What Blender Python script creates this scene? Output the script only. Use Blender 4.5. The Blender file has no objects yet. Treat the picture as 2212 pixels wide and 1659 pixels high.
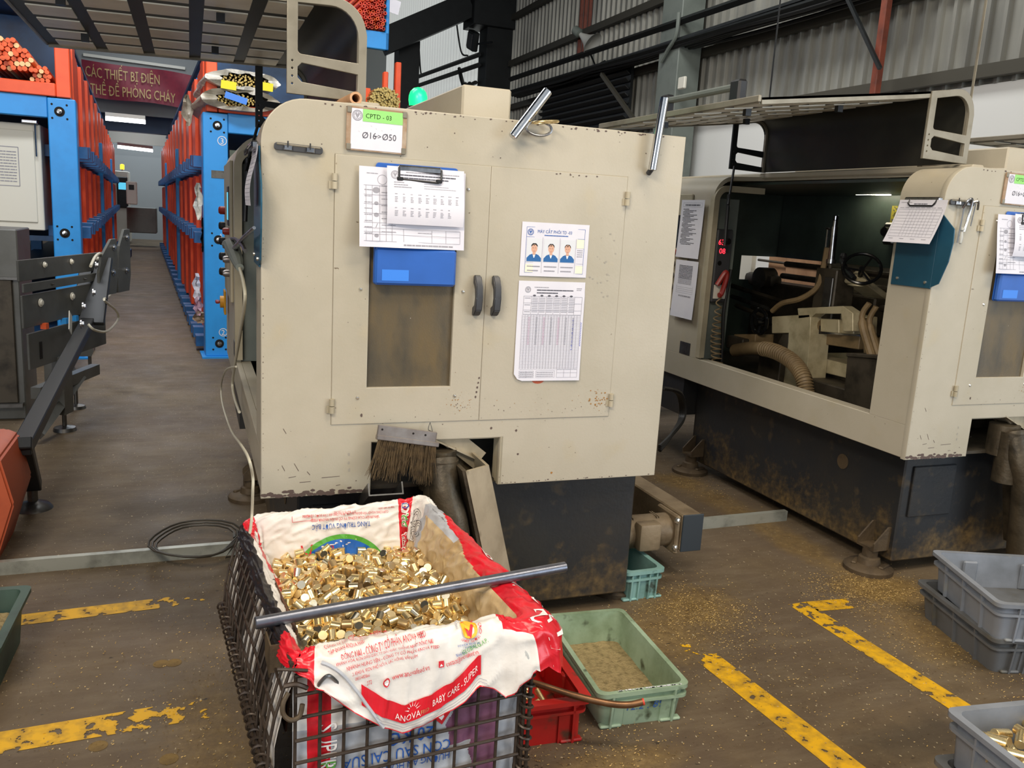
import bpy, bmesh, math, random
from math import sin, cos, pi, radians as rad
from mathutils import Vector, Matrix, Euler, noise
C = bpy.context.scene.collection
SC = bpy.context.scene
rng = random.Random(7)

# ---------------------------------------------------------------- camera
F_PX, W_PX, H_PX, EYE = 1830.0, 2212.0, 1659.0, 1.3
RC = Matrix(((0.93589047, 0.01492338, -0.35197488), (-0.34763992, 0.20093637, -0.91584445), (0.05705706, 0.97949062, 0.1932424)))
cam = bpy.data.cameras.new('camera'); cam_o = bpy.data.objects.new('camera', cam); C.objects.link(cam_o)
cam_o.matrix_world = Matrix.Translation((0, 0, EYE)) @ RC.to_4x4()
cam.sensor_width = 36.0; cam.lens = 36.0*F_PX/W_PX; cam.clip_start = 0.05; cam.clip_end = 200
SC.camera = cam_o
def _ray(px, py): return RC @ Vector((px-W_PX/2, -(py-H_PX/2), -F_PX))
def onZ(px, py, z=0.0):                     # where the sight line meets a real plane of the hall
    r = _ray(px, py); t = (z-EYE)/r.z; return Vector((t*r.x, t*r.y, z))
def onY(px, py, y):
    r = _ray(px, py); t = y/r.y; return Vector((t*r.x, y, EYE+t*r.z))
def onX(px, py, x):
    r = _ray(px, py); t = x/r.x; return Vector((x, t*r.y, EYE+t*r.z))

# ---------------------------------------------------------------- light and exposure
SC.view_settings.view_transform = 'Standard'; SC.view_settings.look = 'None'
SC.view_settings.exposure = 0.27; SC.view_settings.gamma = 1.0; SC.view_settings.use_curve_mapping = False
world = bpy.data.worlds.new('world'); SC.world = world; world.use_nodes = True
world.node_tree.nodes['Background'].inputs[0].default_value = (0.86, 0.93, 1.0, 1)
world.node_tree.nodes['Background'].inputs[1].default_value = 0.45
def area(name, loc, target, sx, sy, watts, col):
    l = bpy.data.lights.new(name, 'AREA'); l.shape = 'RECTANGLE'; l.size = sx; l.size_y = sy; l.energy = watts; l.color = col
    o = bpy.data.objects.new(name, l); C.objects.link(o); o.location = loc
    o.rotation_euler = (Vector(target)-Vector(loc)).to_track_quat('-Z', 'Y').to_euler(); return o
WARM = (1.0, 0.87, 0.70); COOL = (0.78, 0.89, 1.0)
area('hall_and_fill_lamp', (-1.3, -0.5, 3.5), (1.0, 2.2, 0.6), 1.6, 0.7, 86, WARM)
area('hall_and_fill_lamp', (2.6, 0.2, 4.2), (2.4, 2.2, 0.4), 1.8, 0.5, 62, WARM)
area('hall_and_fill_lamp', (1.1, 1.0, 4.2), (2.5, 3.2, 0.6), 1.4, 0.5, 42, WARM)  # added fill without a known fixture, lifts the right machine's side and floor
area('hall_and_fill_lamp', (-0.6, 4.6, 4.6), (-0.5, 7.6, 1.4), 2.6, 0.5, 95, (0.95, 0.97, 1.0))  # added to brighten the rack fronts
area('hall_and_fill_lamp', (-1.2, 25.0, 4.6), (-1.2, 27.5, 1.0), 3.0, 1.0, 160, (0.82, 0.91, 1.0))  # added fill that lifts the dark far end of the aisle
area('door_daylight_and_fill', (5.2, -2.4, 1.35), (1.2, 2.3, 1.0), 2.6, 2.6, 105, COOL)
area('door_daylight_and_fill', (-3.6, -2.4, 1.25), (0.0, 3.0, 1.6), 2.6, 2.4, 60, (0.95, 0.97, 1.0))  # added fill, no door known on this side; brightens the raised hood's underside
area('hall_and_fill_lamp', (-0.35, 8.5, 5.2), (-0.35, 9.5, 0), 1.5, 5.0, 130, (1, 0.95, 0.88))
area('hall_and_fill_lamp', (-0.6, 17.0, 5.2), (-0.6, 17.0, 0), 1.5, 6.0, 150, (0.86, 0.93, 1))
area('hall_and_fill_lamp', (3.6, 7.0, 5.6), (6.0, 7.2, 3.0), 3.0, 1.0, 105, (0.97, 0.97, 0.93))

# ---------------------------------------------------------------- materials
def lin(h):
    h = h.lstrip('#'); v = [int(h[i:i+2], 16)/255 for i in (0, 2, 4)]
    return tuple(c/12.92 if c <= 0.04045 else ((c+0.055)/1.055)**2.4 for c in v)
M = {}
def mat(name, col, rough=0.5, metal=0.0, col2=None, scale=6.0, lo=0.45, hi=0.7, detail=6.0, bump=0.0, bscale=60.0, spec=0.5, emit=None, estr=1.0, spots=None, alpha=1.0, trans=0.0, stretch=None, rvar=0.0):
    m = bpy.data.materials.new(name); m.use_nodes = True; nt = m.node_tree; N = nt.nodes; L = nt.links
    b = N['Principled BSDF']
    b.inputs['Base Color'].default_value = (*lin(col), 1); b.inputs['Roughness'].default_value = rough; b.inputs['Metallic'].default_value = metal
    b.inputs['Specular IOR Level'].default_value = spec
    if trans: b.inputs['Transmission Weight'].default_value = trans
    if alpha < 1: b.inputs['Alpha'].default_value = alpha
    tc = N.new('ShaderNodeTexCoord'); src = tc.outputs['Object']
    if stretch:
        mp = N.new('ShaderNodeMapping'); mp.inputs['Scale'].default_value = stretch; L.new(src, mp.inputs[0]); src = mp.outputs[0]
    last = None
    def mask(sc, a, bb, det, rough_=0.6):
        n = N.new('ShaderNodeTexNoise'); n.inputs['Scale'].default_value = sc; n.inputs['Detail'].default_value = det; n.inputs['Roughness'].default_value = rough_
        L.new(src, n.inputs['Vector']); r = N.new('ShaderNodeValToRGB'); r.color_ramp.elements[0].position = a; r.color_ramp.elements[1].position = bb
        L.new(n.outputs['Fac'], r.inputs[0]); return r.outputs[0]
    def mix(f, a, c):
        x = N.new('ShaderNodeMix'); x.data_type = 'RGBA'; L.new(f, x.inputs[0])
        if a is None: x.inputs[6].default_value = (*lin(col), 1)
        else: L.new(a, x.inputs[6])
        x.inputs[7].default_value = (*lin(c), 1); return x.outputs[2]
    if col2: last = mix(mask(scale, lo, hi, detail), None, col2)
    for sp in (spots or []):                       # (colour, scale, lo, hi)
        last = mix(mask(sp[1], sp[2], sp[3], 3.0, 0.5), last, sp[0])
    if last is not None: L.new(last, b.inputs['Base Color'])
    if rvar:
        mr = N.new('ShaderNodeMapRange'); mr.inputs[3].default_value = max(0.02, rough-rvar); mr.inputs[4].default_value = min(1, rough+rvar)
        n = N.new('ShaderNodeTexNoise'); n.inputs['Scale'].default_value = scale*2.2; n.inputs['Detail'].default_value = 5; L.new(src, n.inputs['Vector']); L.new(n.outputs['Fac'], mr.inputs[0]); L.new(mr.outputs[0], b.inputs['Roughness'])
    if bump:
        n = N.new('ShaderNodeTexNoise'); n.inputs['Scale'].default_value = bscale; n.inputs['Detail'].default_value = 5; L.new(src, n.inputs['Vector'])
        bp = N.new('ShaderNodeBump'); bp.inputs['Strength'].default_value = bump; bp.inputs['Distance'].default_value = 0.01; L.new(n.outputs['Fac'], bp.inputs['Height']); L.new(bp.outputs[0], b.inputs['Normal'])
    if emit:
        b.inputs['Emission Color'].default_value = (*lin(emit), 1); b.inputs['Emission Strength'].default_value = estr
    M[name] = m; return m
mat('beige', '#b5ad9b', 0.42, col2='#a69e8a', scale=2.3, lo=0.4, hi=0.75, spots=[('#6d5f4c', 55, 0.735, 0.76), ('#b3a78c', 9, 0.6, 0.9)], bump=0.05, bscale=140)
mat('beige_dull', '#b5ab93', 0.55, col2='#8f866f', scale=3, lo=0.4, hi=0.8, bump=0.05)
mat('beige_chipped', '#cfc5ae', 0.45, col2='#5d4c46', scale=30, lo=0.56, hi=0.6)
mat('hood_metal', '#8d8778', 0.4, 0.25, col2='#6f6858', scale=5, bump=0.04)
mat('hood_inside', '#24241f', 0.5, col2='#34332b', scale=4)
mat('hood_reflection', '#f1ead8', 0.4, col2='#ddd5c0', scale=6)  # pale colour standing in for light reflected under the raised hood
mat('inside_green', '#4a5650', 0.35, col2='#3a423c', scale=3)
mat('pane_brown', '#5a5140', 0.35, col2='#786238', scale=3.0, lo=0.4, hi=0.75, spots=[('#484338', 9, 0.5, 0.72)], stretch=(1.6, 1, 0.7), bump=0.08, bscale=220)
mat('black_plastic', '#1d1d1f', 0.42, bump=0.03, bscale=300)
mat('dark_grey_plastic', '#3c3d40', 0.45)
mat('steel', '#b9babd', 0.22, 1.0, col2='#8e9094', scale=18, rvar=0.1)
mat('steel_dark', '#6c6b69', 0.38, 0.85, col2='#4c4a45', scale=14)
mat('chrome', '#cfd1d4', 0.13, 1.0, rvar=0.08, scale=20)
mat('bar_steel', '#7b7e88', 0.34, 0.85, col2='#666973', scale=26, rvar=0.08, bump=0.02, bscale=90)
mat('chip_brown', '#5a4a44', 0.7)
mat('rust_spot', '#a06f30', 0.8)
mat('scuff_grey', '#a09a8e', 0.6)
mat('screw', '#d6d2c8', 0.25, 0.9)
mat('brass', '#f3dca6', 0.27, 0.88, col2='#ebcf94', scale=25, rvar=0.07)
mat('brass_face', '#f6e2b2', 0.36, 0.8, col2='#efd49c', scale=40, rvar=0.08)
mat('brass_pale', '#d9d3c0', 0.25, 1.0, col2='#e2cfa0', scale=25)
mat('bar_end', '#bba566', 0.35, 0.6, col2='#8c7a48', scale=40)
mat('brass_dull', '#d0b484', 0.35, 0.8, col2='#b29664', scale=9)
mat('copper_rod', '#8a6648', 0.36, 0.8, col2='#654832', scale=12)
mat('paper', '#dcdbe3', 0.75, col2='#d3d2dd', scale=5)
mat('paper_cream', '#ece6cf', 0.75)
mat('ink', '#98979f', 0.8)
mat('ink_dark', '#4c4c56', 0.8)
mat('ink_blue', '#3b63a8', 0.8)
mat('ink_pen', '#5560c0', 0.8)
mat('ink_pink', '#c9a5b8', 0.8)
mat('sign_green', '#93d678', 0.6)
mat('board_wood', '#9a7d62', 0.7, col2='#b7aa98', scale=14)
mat('clip_blue', '#2f63b8', 0.35, col2='#2a58a2', scale=3)
mat('clip_label', '#3f86e8', 0.35)
mat('clip_teal', '#1d4a5f', 0.35, col2='#245870', scale=3)
mat('skin', '#d3a58d', 0.7); mat('hair', '#2a2624', 0.7); mat('shirt_blue', '#27639f', 0.7); mat('photo_back', '#d5d8dd', 0.7); mat('shirt_white', '#e8e8ea', 0.7)

mat('base_dust', '#7d6539', 0.8, col2='#5d4a2b', scale=8, bump=0.3, bscale=70)
mat('foot_iron', '#5d4e3a', 0.62, 0.3, col2='#3f352a', scale=12, bump=0.2)
mat('chute_metal', '#b3a78f', 0.45, 0.25, col2='#8d826c', scale=7, stretch=(1, 1, 0.5), spots=[('#6a5e4a', 16, 0.62, 0.72)])
mat('chute_dark', '#5a5040', 0.45, 0.5, col2='#2d281f', scale=10, bump=0.2)
mat('bristle', '#66543a', 0.8, col2='#3d3122', scale=60)
mat('brush_bar', '#98928e', 0.35, 0.6, col2='#766a63', scale=8)
mat('motor', '#8a7960', 0.55, 0.2, col2='#6a5a44', scale=8, bump=0.15)
mat('motor_cap', '#2e363d', 0.4)
mat('channel_galv', '#b3b5ab', 0.42, 0.4, col2='#83857c', scale=9)
mat('crate_green', '#9db399', 0.5, col2='#768a6c', scale=7, lo=0.42, hi=0.7, spots=[('#47503c', 17, 0.62, 0.72)], bump=0.05)
mat('crate_teal', '#82aaa4', 0.5, col2='#60827a', scale=5, spots=[('#44524a', 17, 0.62, 0.72)])
mat('crate_dark_green', '#3d5349', 0.5, col2='#2c3a35', scale=6)
mat('crate_red', '#c9241f', 0.38, col2='#98211a', scale=6, lo=0.4, hi=0.8, spots=[('#5a3a2a', 12, 0.66, 0.74)])
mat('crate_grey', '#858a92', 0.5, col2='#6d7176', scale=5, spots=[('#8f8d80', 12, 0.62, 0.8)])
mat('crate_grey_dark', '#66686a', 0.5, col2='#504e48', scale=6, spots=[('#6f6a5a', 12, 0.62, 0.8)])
mat('swarf', '#a8946a', 0.55, 0.2, col2='#7d6d4a', scale=60, bump=0.6, bscale=160)
mat('swarf_floor', '#b99a5c', 0.5, 0.25, col2='#8a6d3c', scale=40)
mat('wire', '#4a3e34', 0.45, 0.35, col2='#2c2520', scale=20)
mat('rust_board', '#5f3a22', 0.6, col2='#3c2c20', scale=6)
mat('bag_white', '#e6e1da', 0.36, col2='#d6cec4', scale=7, lo=0.5, hi=0.8, bump=0.25, bscale=26)
mat('bag_red', '#d9202e', 0.28, col2='#c01a26', scale=8, bump=0.2, bscale=24)
mat('bag_blue', '#1f62b8', 0.35, bump=0.2, bscale=24)
mat('bag_green', '#56a63c', 0.35, bump=0.2, bscale=24)
mat('bag_cream', '#cdb58c', 0.25, col2='#b09266', scale=9, stretch=(1, 1, 0.35), bump=0.5, bscale=30)
mat('bag_purple', '#865870', 0.22, col2='#6a4458', scale=8, bump=0.25, bscale=24)
mat('bag_black', '#2a2627', 0.4, bump=0.2, bscale=30)
mat('bag_grey', '#b9bcc2', 0.4, col2='#a2a3a6', scale=8, bump=0.25, bscale=26)
mat('print_red', '#d5303c', 0.4); mat('print_blue', '#1f56a8', 0.4); mat('print_white', '#f0e8e2', 0.4); mat('print_green', '#5aa63f', 0.4); mat('print_black', '#2c2a2c', 0.45); mat('print_yellow', '#efb92c', 0.4)
mat('twine', '#b9bbb8', 0.7)
mat('rack_blue', '#2c96e4', 0.4, col2='#2a8ad4', scale=4)
mat('rack_blue_arm', '#2b6aa8', 0.45, col2='#1f4f80', scale=5)
mat('rack_blue_dark', '#27527f', 0.45, col2='#1f3f63', scale=5)
mat('rack_orange', '#ee5a30', 0.4, col2='#dd4a25', scale=3)
mat('tube_orange', '#e8632c', 0.45, col2='#d14f22', scale=30)
mat('tube_pale', '#eec58c', 0.45)
mat('tube_red', '#d2452f', 0.45)
mat('dark_hole', '#120d0a', 0.9)
mat('wrap_plastic', '#dedbd2', 0.25, col2='#8d8a80', scale=9, bump=0.6, bscale=20)
mat('wrap_grey', '#a8a192', 0.3, col2='#777060', scale=9, bump=0.6, bscale=20)
mat('label_yellow', '#efe11e', 0.5)
mat('cabinet_cream', '#dcd9cc', 0.45)
mat('feeder_grey', '#5d5e5b', 0.42, 0.2, col2='#4b4b46', scale=4)
mat('feeder_dark', '#26282a', 0.42, 0.2)
mat('orange_box', '#b5532f', 0.5, col2='#8f3d24', scale=4)
mat('cable_white', '#c7c2ae', 0.45); mat('cable_dark', '#3d382f', 0.5); mat('cable_black', '#161616', 0.5)
mat('banner_red', '#7e2233', 0.6, col2='#6b1b2b', scale=4); mat('banner_gold', '#b59a63', 0.6)
mat('wall_sheet', '#9c9b93', 0.45, 0.3, col2='#7d7c75', scale=2.0, stretch=(1, 1, 0.3), spots=[('#5a5a57', 1.2, 0.5, 0.8)])
mat('wall_white', '#e2e3e1', 0.6)
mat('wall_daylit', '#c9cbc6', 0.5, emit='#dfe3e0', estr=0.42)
mat('louvre', '#2b2c2c', 0.6)
mat('steel_column', '#6f7670', 0.55, col2='#5d645f', scale=3)
mat('steel_black', '#1e2122', 0.5, 0.2, col2='#16191a', scale=5)
mat('girt', '#4a473e', 0.6, 0.2)
mat('rust_pole', '#7c3a26', 0.6, col2='#5b2b1e', scale=6)
mat('wall_back', '#8a8d8c', 0.6); mat('wall_blue', '#3a4f6b', 0.6)
mat('ceiling', '#3c4046', 0.7)
mat('lamp_tube', '#ffffff', 0.5, emit='#f3f8ff', estr=9.0)
mat('lamp_inside', '#ffffff', 0.5, emit='#fff6d8', estr=60.0)
mat('beacon_green', '#18d060', 0.3, emit='#12e070', estr=1.7)
mat('led_red', '#ff2030', 0.4, emit='#ff2b3a', estr=3.0)
mat('lamp_amber', '#ffb020', 0.4, emit='#ffae20', estr=4.0)
mat('screen_blue', '#59b7d6', 0.4, emit='#58c0e0', estr=0.8)
mat('cast_iron', '#c2b695', 0.45, 0.15, col2='#978a6a', scale=8, bump=0.1)
mat('cast_dark', '#4c453a', 0.5, 0.4, col2='#2a261f', scale=9)
mat('kraft', '#c79a73', 0.7, col2='#a97d58', scale=5)
mat('hose_tan', '#857050', 0.55, col2='#6d5a3e', scale=12)
mat('gloss_black', '#141415', 0.14)
mat('notice_olive', '#9a8f28', 0.6)
mat('knob_red', '#8e2720', 0.4); mat('knob_yellow', '#c8912a', 0.4)
mat('button_metal', '#8b8787', 0.3, 0.7)
mat('paint_yellow', '#d3a116', 0.6, col2='#a9801c', scale=18)
mat('horn_white', '#b9b9b3', 0.5)
def blot(nt, spots, warp=0.22):
    """soft-edged patches of dirt at given places of the surface (x, y, rx, ry), edges broken up by noise."""
    N = nt.nodes; L = nt.links; tc = N.new('ShaderNodeTexCoord'); n = N.new('ShaderNodeTexNoise'); n.inputs['Scale'].default_value = 3.2; n.inputs['Detail'].default_value = 8; n.inputs['Roughness'].default_value = 0.7
    L.new(tc.outputs['Object'], n.inputs['Vector']); out = None
    for x, y, rx, ry, amt in spots:
        mp = N.new('ShaderNodeMapping'); mp.inputs['Location'].default_value = (-x/rx, -y/ry, 0); mp.inputs['Scale'].default_value = (1/rx, 1/ry, 0); L.new(tc.outputs['Object'], mp.inputs[0])
        ln = N.new('ShaderNodeVectorMath'); ln.operation = 'LENGTH'; L.new(mp.outputs[0], ln.inputs[0])
        ad = N.new('ShaderNodeMath'); ad.operation = 'MULTIPLY_ADD'; ad.inputs[1].default_value = 2.2; L.new(n.outputs['Fac'], ad.inputs[0]); L.new(ln.outputs['Value'], ad.inputs[2])
        r = N.new('ShaderNodeMapRange'); r.inputs[1].default_value = 2.35; r.inputs[2].default_value = 1.55; r.inputs[3].default_value = 0; r.inputs[4].default_value = amt; L.new(ad.outputs[0], r.inputs[0])
        if out is None: out = r.outputs[0]
        else:
            m = N.new('ShaderNodeMath'); m.operation = 'MAXIMUM'; L.new(out, m.inputs[0]); L.new(r.outputs[0], m.inputs[1]); out = m.outputs[0]
    return out
def mat_floor():
    m = bpy.data.materials.new('floor'); m.use_nodes = True; nt = m.node_tree; N = nt.nodes; L = nt.links; b = N['Principled BSDF']
    tc = N.new('ShaderNodeTexCoord')
    def nz(sc, det, ro=0.6, st=None):
        n = N.new('ShaderNodeTexNoise'); n.inputs['Scale'].default_value = sc; n.inputs['Detail'].default_value = det; n.inputs['Roughness'].default_value = ro
        if st:
            mp = N.new('ShaderNodeMapping'); mp.inputs['Scale'].default_value = st; L.new(tc.outputs['Object'], mp.inputs[0]); L.new(mp.outputs[0], n.inputs['Vector'])
        else: L.new(tc.outputs['Object'], n.inputs['Vector'])
        return n.outputs['Fac']
    def ramp(f, *st):
        r = N.new('ShaderNodeValToRGB'); e = r.color_ramp.elements
        e[0].position, e[0].color = st[0][0], (*lin(st[0][1]), 1); e[1].position, e[1].color = st[-1][0], (*lin(st[-1][1]), 1)
        for p, c in st[1:-1]:
            x = e.new(p); x.color = (*lin(c), 1)
        L.new(f, r.inputs[0]); return r.outputs[0]
    def mix(f, a, c):
        x = N.new('ShaderNodeMix'); x.data_type = 'RGBA'; L.new(f, x.inputs[0]); L.new(a, x.inputs[6]); L.new(c, x.inputs[7]); return x.outputs[2]
    base = ramp(nz(0.8, 9, 0.65), (0.3, '#53463a'), (0.5, '#625444'), (0.72, '#746551'))
    dirt = ramp(nz(2.6, 10, 0.72), (0.35, '#4b3e2f'), (0.65, '#77674d'))
    f1 = ramp(nz(1.1, 6, 0.65), (0.42, '#000000'), (0.68, '#ffffff'))
    c = mix(f1, base, dirt)
    streak = ramp(nz(7, 8, 0.7, (0.5, 2.2, 1)), (0.46, '#000000'), (0.72, '#8a8a8a')); c = mix(streak, c, ramp(nz(2, 3), (0, '#857a66'), (1, '#978a72')))
    gold = ramp(nz(30, 8, 0.75), (0.35, '#66502c'), (0.55, '#8a7040'), (0.72, '#b49a66'))
    c = mix(blot(nt, [(2.42, 2.3, .16, .2, .8), (2.40, 3.0, .10, .8, .5), (1.60, 2.33, .22, .16, .6), (1.42, 2.2, .14, .16, .5), (2.32, 1.98, .16, .26, .55), (0.02, 1.95, .12, .35, .45), (2.36, 3.6, .12, .2, .6), (0.95, 1.62, .2, .06, .5)]), c, gold)
    oil = ramp(nz(4, 4), (0, '#3d352c'), (1, '#4a4238'))
    c = mix(blot(nt, [(1.80, 1.50, .20, .10, .7), (1.95, 1.42, .12, .09, .6), (2.38, 1.72, .16, .1, .5), (0.0, 3.75, .5, .16, .55), (-0.25, 3.45, .45, .14, .4)]), c, oil)
    sp = ramp(nz(120, 2, 0.5, (1, 0.5, 1)), (0.69, '#000000'), (0.72, '#ffffff')); c = mix(sp, c, ramp(nz(3, 2), (0, '#a8987a'), (1, '#c2b494')))
    sp = ramp(nz(60, 3, 0.5, (0.6, 1, 1)), (0.70, '#000000'), (0.73, '#ffffff')); c = mix(sp, c, ramp(nz(5, 2), (0, '#3c342b'), (1, '#4a4034')))
    L.new(c, b.inputs['Base Color'])
    rr = N.new('ShaderNodeMapRange'); rr.inputs[3].default_value = 0.34; rr.inputs[4].default_value = 0.78; L.new(nz(5, 7), rr.inputs[0]); L.new(rr.outputs[0], b.inputs['Roughness'])
    bp = N.new('ShaderNodeBump'); bp.inputs['Strength'].default_value = 0.3; bp.inputs['Distance'].default_value = 0.006; L.new(nz(45, 6), bp.inputs['Height']); L.new(bp.outputs[0], b.inputs['Normal'])
    b.inputs['Specular IOR Level'].default_value = 0.22
    M['floor'] = m
def mat_base():                                                   # charcoal paint with brown dust settled towards the foot and in patches
    m = mat('machine_base', '#25272a', 0.42, col2='#34302a', scale=3, lo=0.45, hi=0.8, spots=[('#4b4132', 17, 0.6, 0.78)], bump=0.06); nt = m.node_tree; N = nt.nodes; L = nt.links; b = N['Principled BSDF']
    last = b.inputs['Base Color'].links[0].from_socket; tc = N.new('ShaderNodeTexCoord'); sx = N.new('ShaderNodeSeparateXYZ'); L.new(tc.outputs['Object'], sx.inputs[0])
    n = N.new('ShaderNodeTexNoise'); n.inputs['Scale'].default_value = 7; n.inputs['Detail'].default_value = 9; n.inputs['Roughness'].default_value = 0.72; L.new(tc.outputs['Object'], n.inputs['Vector'])
    a = N.new('ShaderNodeMath'); a.operation = 'MULTIPLY_ADD'; a.inputs[1].default_value = -0.85; L.new(n.outputs['Fac'], a.inputs[0]); L.new(sx.outputs['Z'], a.inputs[2])
    r = N.new('ShaderNodeMapRange'); r.inputs[1].default_value = -0.21; r.inputs[2].default_value = -0.46; r.inputs[3].default_value = 0; r.inputs[4].default_value = 0.72; L.new(a.outputs[0], r.inputs[0])
    n2 = N.new('ShaderNodeTexNoise'); n2.inputs['Scale'].default_value = 40; n2.inputs['Detail'].default_value = 6; L.new(tc.outputs['Object'], n2.inputs['Vector'])
    cr = N.new('ShaderNodeValToRGB'); cr.color_ramp.elements[0].color = (*lin('#4a3c26'), 1); cr.color_ramp.elements[1].color = (*lin('#8c7142'), 1); cr.color_ramp.elements[0].position = .35; cr.color_ramp.elements[1].position = .68; L.new(n2.outputs['Fac'], cr.inputs[0])
    x = N.new('ShaderNodeMix'); x.data_type = 'RGBA'; L.new(r.outputs[0], x.inputs[0]); L.new(last, x.inputs[6]); L.new(cr.outputs[0], x.inputs[7]); L.new(x.outputs[2], b.inputs['Base Color'])
mat_base()
mat_floor()
def mat_line():                                                 # worn road paint: flakes missing where noise says so
    m = bpy.data.materials.new('worn_yellow_line'); m.use_nodes = True; nt = m.node_tree; N = nt.nodes; L = nt.links; b = N['Principled BSDF']
    tc = N.new('ShaderNodeTexCoord'); n = N.new('ShaderNodeTexNoise'); n.inputs['Scale'].default_value = 26; n.inputs['Detail'].default_value = 7; L.new(tc.outputs['Object'], n.inputs['Vector'])
    n2 = N.new('ShaderNodeTexNoise'); n2.inputs['Scale'].default_value = 2.0; n2.inputs['Detail'].default_value = 3; L.new(tc.outputs['Object'], n2.inputs['Vector'])
    r = N.new('ShaderNodeValToRGB'); r.color_ramp.elements[0].color = (*lin('#dda90f'), 1); r.color_ramp.elements[1].color = (*lin('#a07c26'), 1); r.color_ramp.elements[0].position = 0.4; r.color_ramp.elements[1].position = 0.68
    L.new(n.outputs['Fac'], r.inputs[0]); L.new(r.outputs[0], b.inputs['Base Color']); b.inputs['Roughness'].default_value = 0.6
    ad = N.new('ShaderNodeMath'); ad.operation = 'MULTIPLY_ADD'; ad.inputs[1].default_value = 0.6; L.new(n2.outputs['Fac'], ad.inputs[0]); L.new(n.outputs['Fac'], ad.inputs[2])
    at = N.new('ShaderNodeAttribute'); at.attribute_name = 'wear'; ad2 = N.new('ShaderNodeMath'); ad2.operation = 'ADD'; L.new(ad.outputs[0], ad2.inputs[0]); L.new(at.outputs['Fac'], ad2.inputs[1])
    g = N.new('ShaderNodeMath'); g.operation = 'LESS_THAN'; g.inputs[1].default_value = 0.90; L.new(ad2.outputs[0], g.inputs[0]); L.new(g.outputs[0], b.inputs['Alpha'])
    M['worn_yellow_line'] = m
mat_line()

# ---------------------------------------------------------------- mesh helpers
def new(): return bmesh.new()
def box(bm, x0, x1, y0, y1, z0, z1, bevel=0.0, seg=1):
    vs = [bm.verts.new(p) for p in ((x0,y0,z0),(x1,y0,z0),(x1,y1,z0),(x0,y1,z0),(x0,y0,z1),(x1,y0,z1),(x1,y1,z1),(x0,y1,z1))]
    fs = [bm.faces.new([vs[i] for i in f]) for f in ((0,3,2,1),(4,5,6,7),(0,1,5,4),(1,2,6,5),(2,3,7,6),(3,0,4,7))]
    if bevel:
        es = list({e for f in fs for e in f.edges}); bmesh.ops.bevel(bm, geom=es, offset=bevel, segments=seg, affect='EDGES', profile=0.5)
    return vs
def obox(bm, center, size, rot=(0,0,0), bevel=0.0):              # oriented box
    t = bmesh.new(); box(t, -size[0]/2, size[0]/2, -size[1]/2, size[1]/2, -size[2]/2, size[2]/2, bevel)
    t.transform(Matrix.Translation(center) @ Euler(rot).to_matrix().to_4x4()); me = bpy.data.meshes.new('t'); t.to_mesh(me); t.free(); bm.from_mesh(me); bpy.data.meshes.remove(me)
def frame_of(d):
    d = d.normalized(); a = Vector((0,0,1)) if abs(d.z) < 0.9 else Vector((1,0,0)); u = d.cross(a).normalized(); return u, d.cross(u).normalized()
def cyl(bm, p0, p1, r, n=16, r2=None, caps=True):
    p0, p1 = Vector(p0), Vector(p1); u, v = frame_of(p1-p0); r2 = r if r2 is None else r2
    A = [bm.verts.new(p0+(u*cos(2*pi*i/n)+v*sin(2*pi*i/n))*r) for i in range(n)]; B = [bm.verts.new(p1+(u*cos(2*pi*i/n)+v*sin(2*pi*i/n))*r2) for i in range(n)]
    for i in range(n): bm.faces.new((A[i], A[(i+1)%n], B[(i+1)%n], B[i]))
    if caps: bm.faces.new(A[::-1]); bm.faces.new(B)
def pipe(bm, p0, p1, r, ri, n=20):                                 # hollow tube
    p0, p1 = Vector(p0), Vector(p1); u, v = frame_of(p1-p0); R = []
    for p, rr in ((p0, ri), (p0, r), (p1, r), (p1, ri)): R.append([bm.verts.new(p+(u*cos(2*pi*i/n)+v*sin(2*pi*i/n))*rr) for i in range(n)])
    for k in range(4):
        A, B = R[k], R[(k+1)%4]
        for i in range(n): bm.faces.new((A[i], A[(i+1)%n], B[(i+1)%n], B[i]))
def spline(pts, k=6):
    P = [Vector(p) for p in pts]; out = []
    for i in range(len(P)-1):
        a, b, c, d = P[max(i-1,0)], P[i], P[i+1], P[min(i+2,len(P)-1)]
        for j in range(k):
            t = j/k; out.append(0.5*((2*b)+(c-a)*t+(2*a-5*b+4*c-d)*t*t+(3*b-a-3*c+d)*t**3))
    out.append(P[-1]); return out
def tube(bm, pts, r, n=8, caps=True, closed=False):
    P = [Vector(p) for p in pts]; L = len(P); u = None; rings = []
    for i, p in enumerate(P):
        d = (P[(i+1)%L]-P[i-1]) if closed else (P[min(i+1,L-1)]-P[max(i-1,0)])
        if d.length < 1e-9: d = Vector((0,0,1))
        d.normalize()
        if u is None: u, _ = frame_of(d)
        u = (u-d*u.dot(d)); u = u.normalized() if u.length > 1e-6 else frame_of(d)[0]
        w = d.cross(u); rr = r[i] if isinstance(r, (list, tuple)) else r
        rings.append([bm.verts.new(p+(u*cos(2*pi*k/n)+w*sin(2*pi*k/n))*rr) for k in range(n)])
    for i in range(L if closed else L-1):
        A, B = rings[i], rings[(i+1)%L]
        for k in range(n): bm.faces.new((A[k], A[(k+1)%n], B[(k+1)%n], B[k]))
    if caps and not closed: bm.faces.new(rings[0][::-1]); bm.faces.new(rings[-1])
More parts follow.
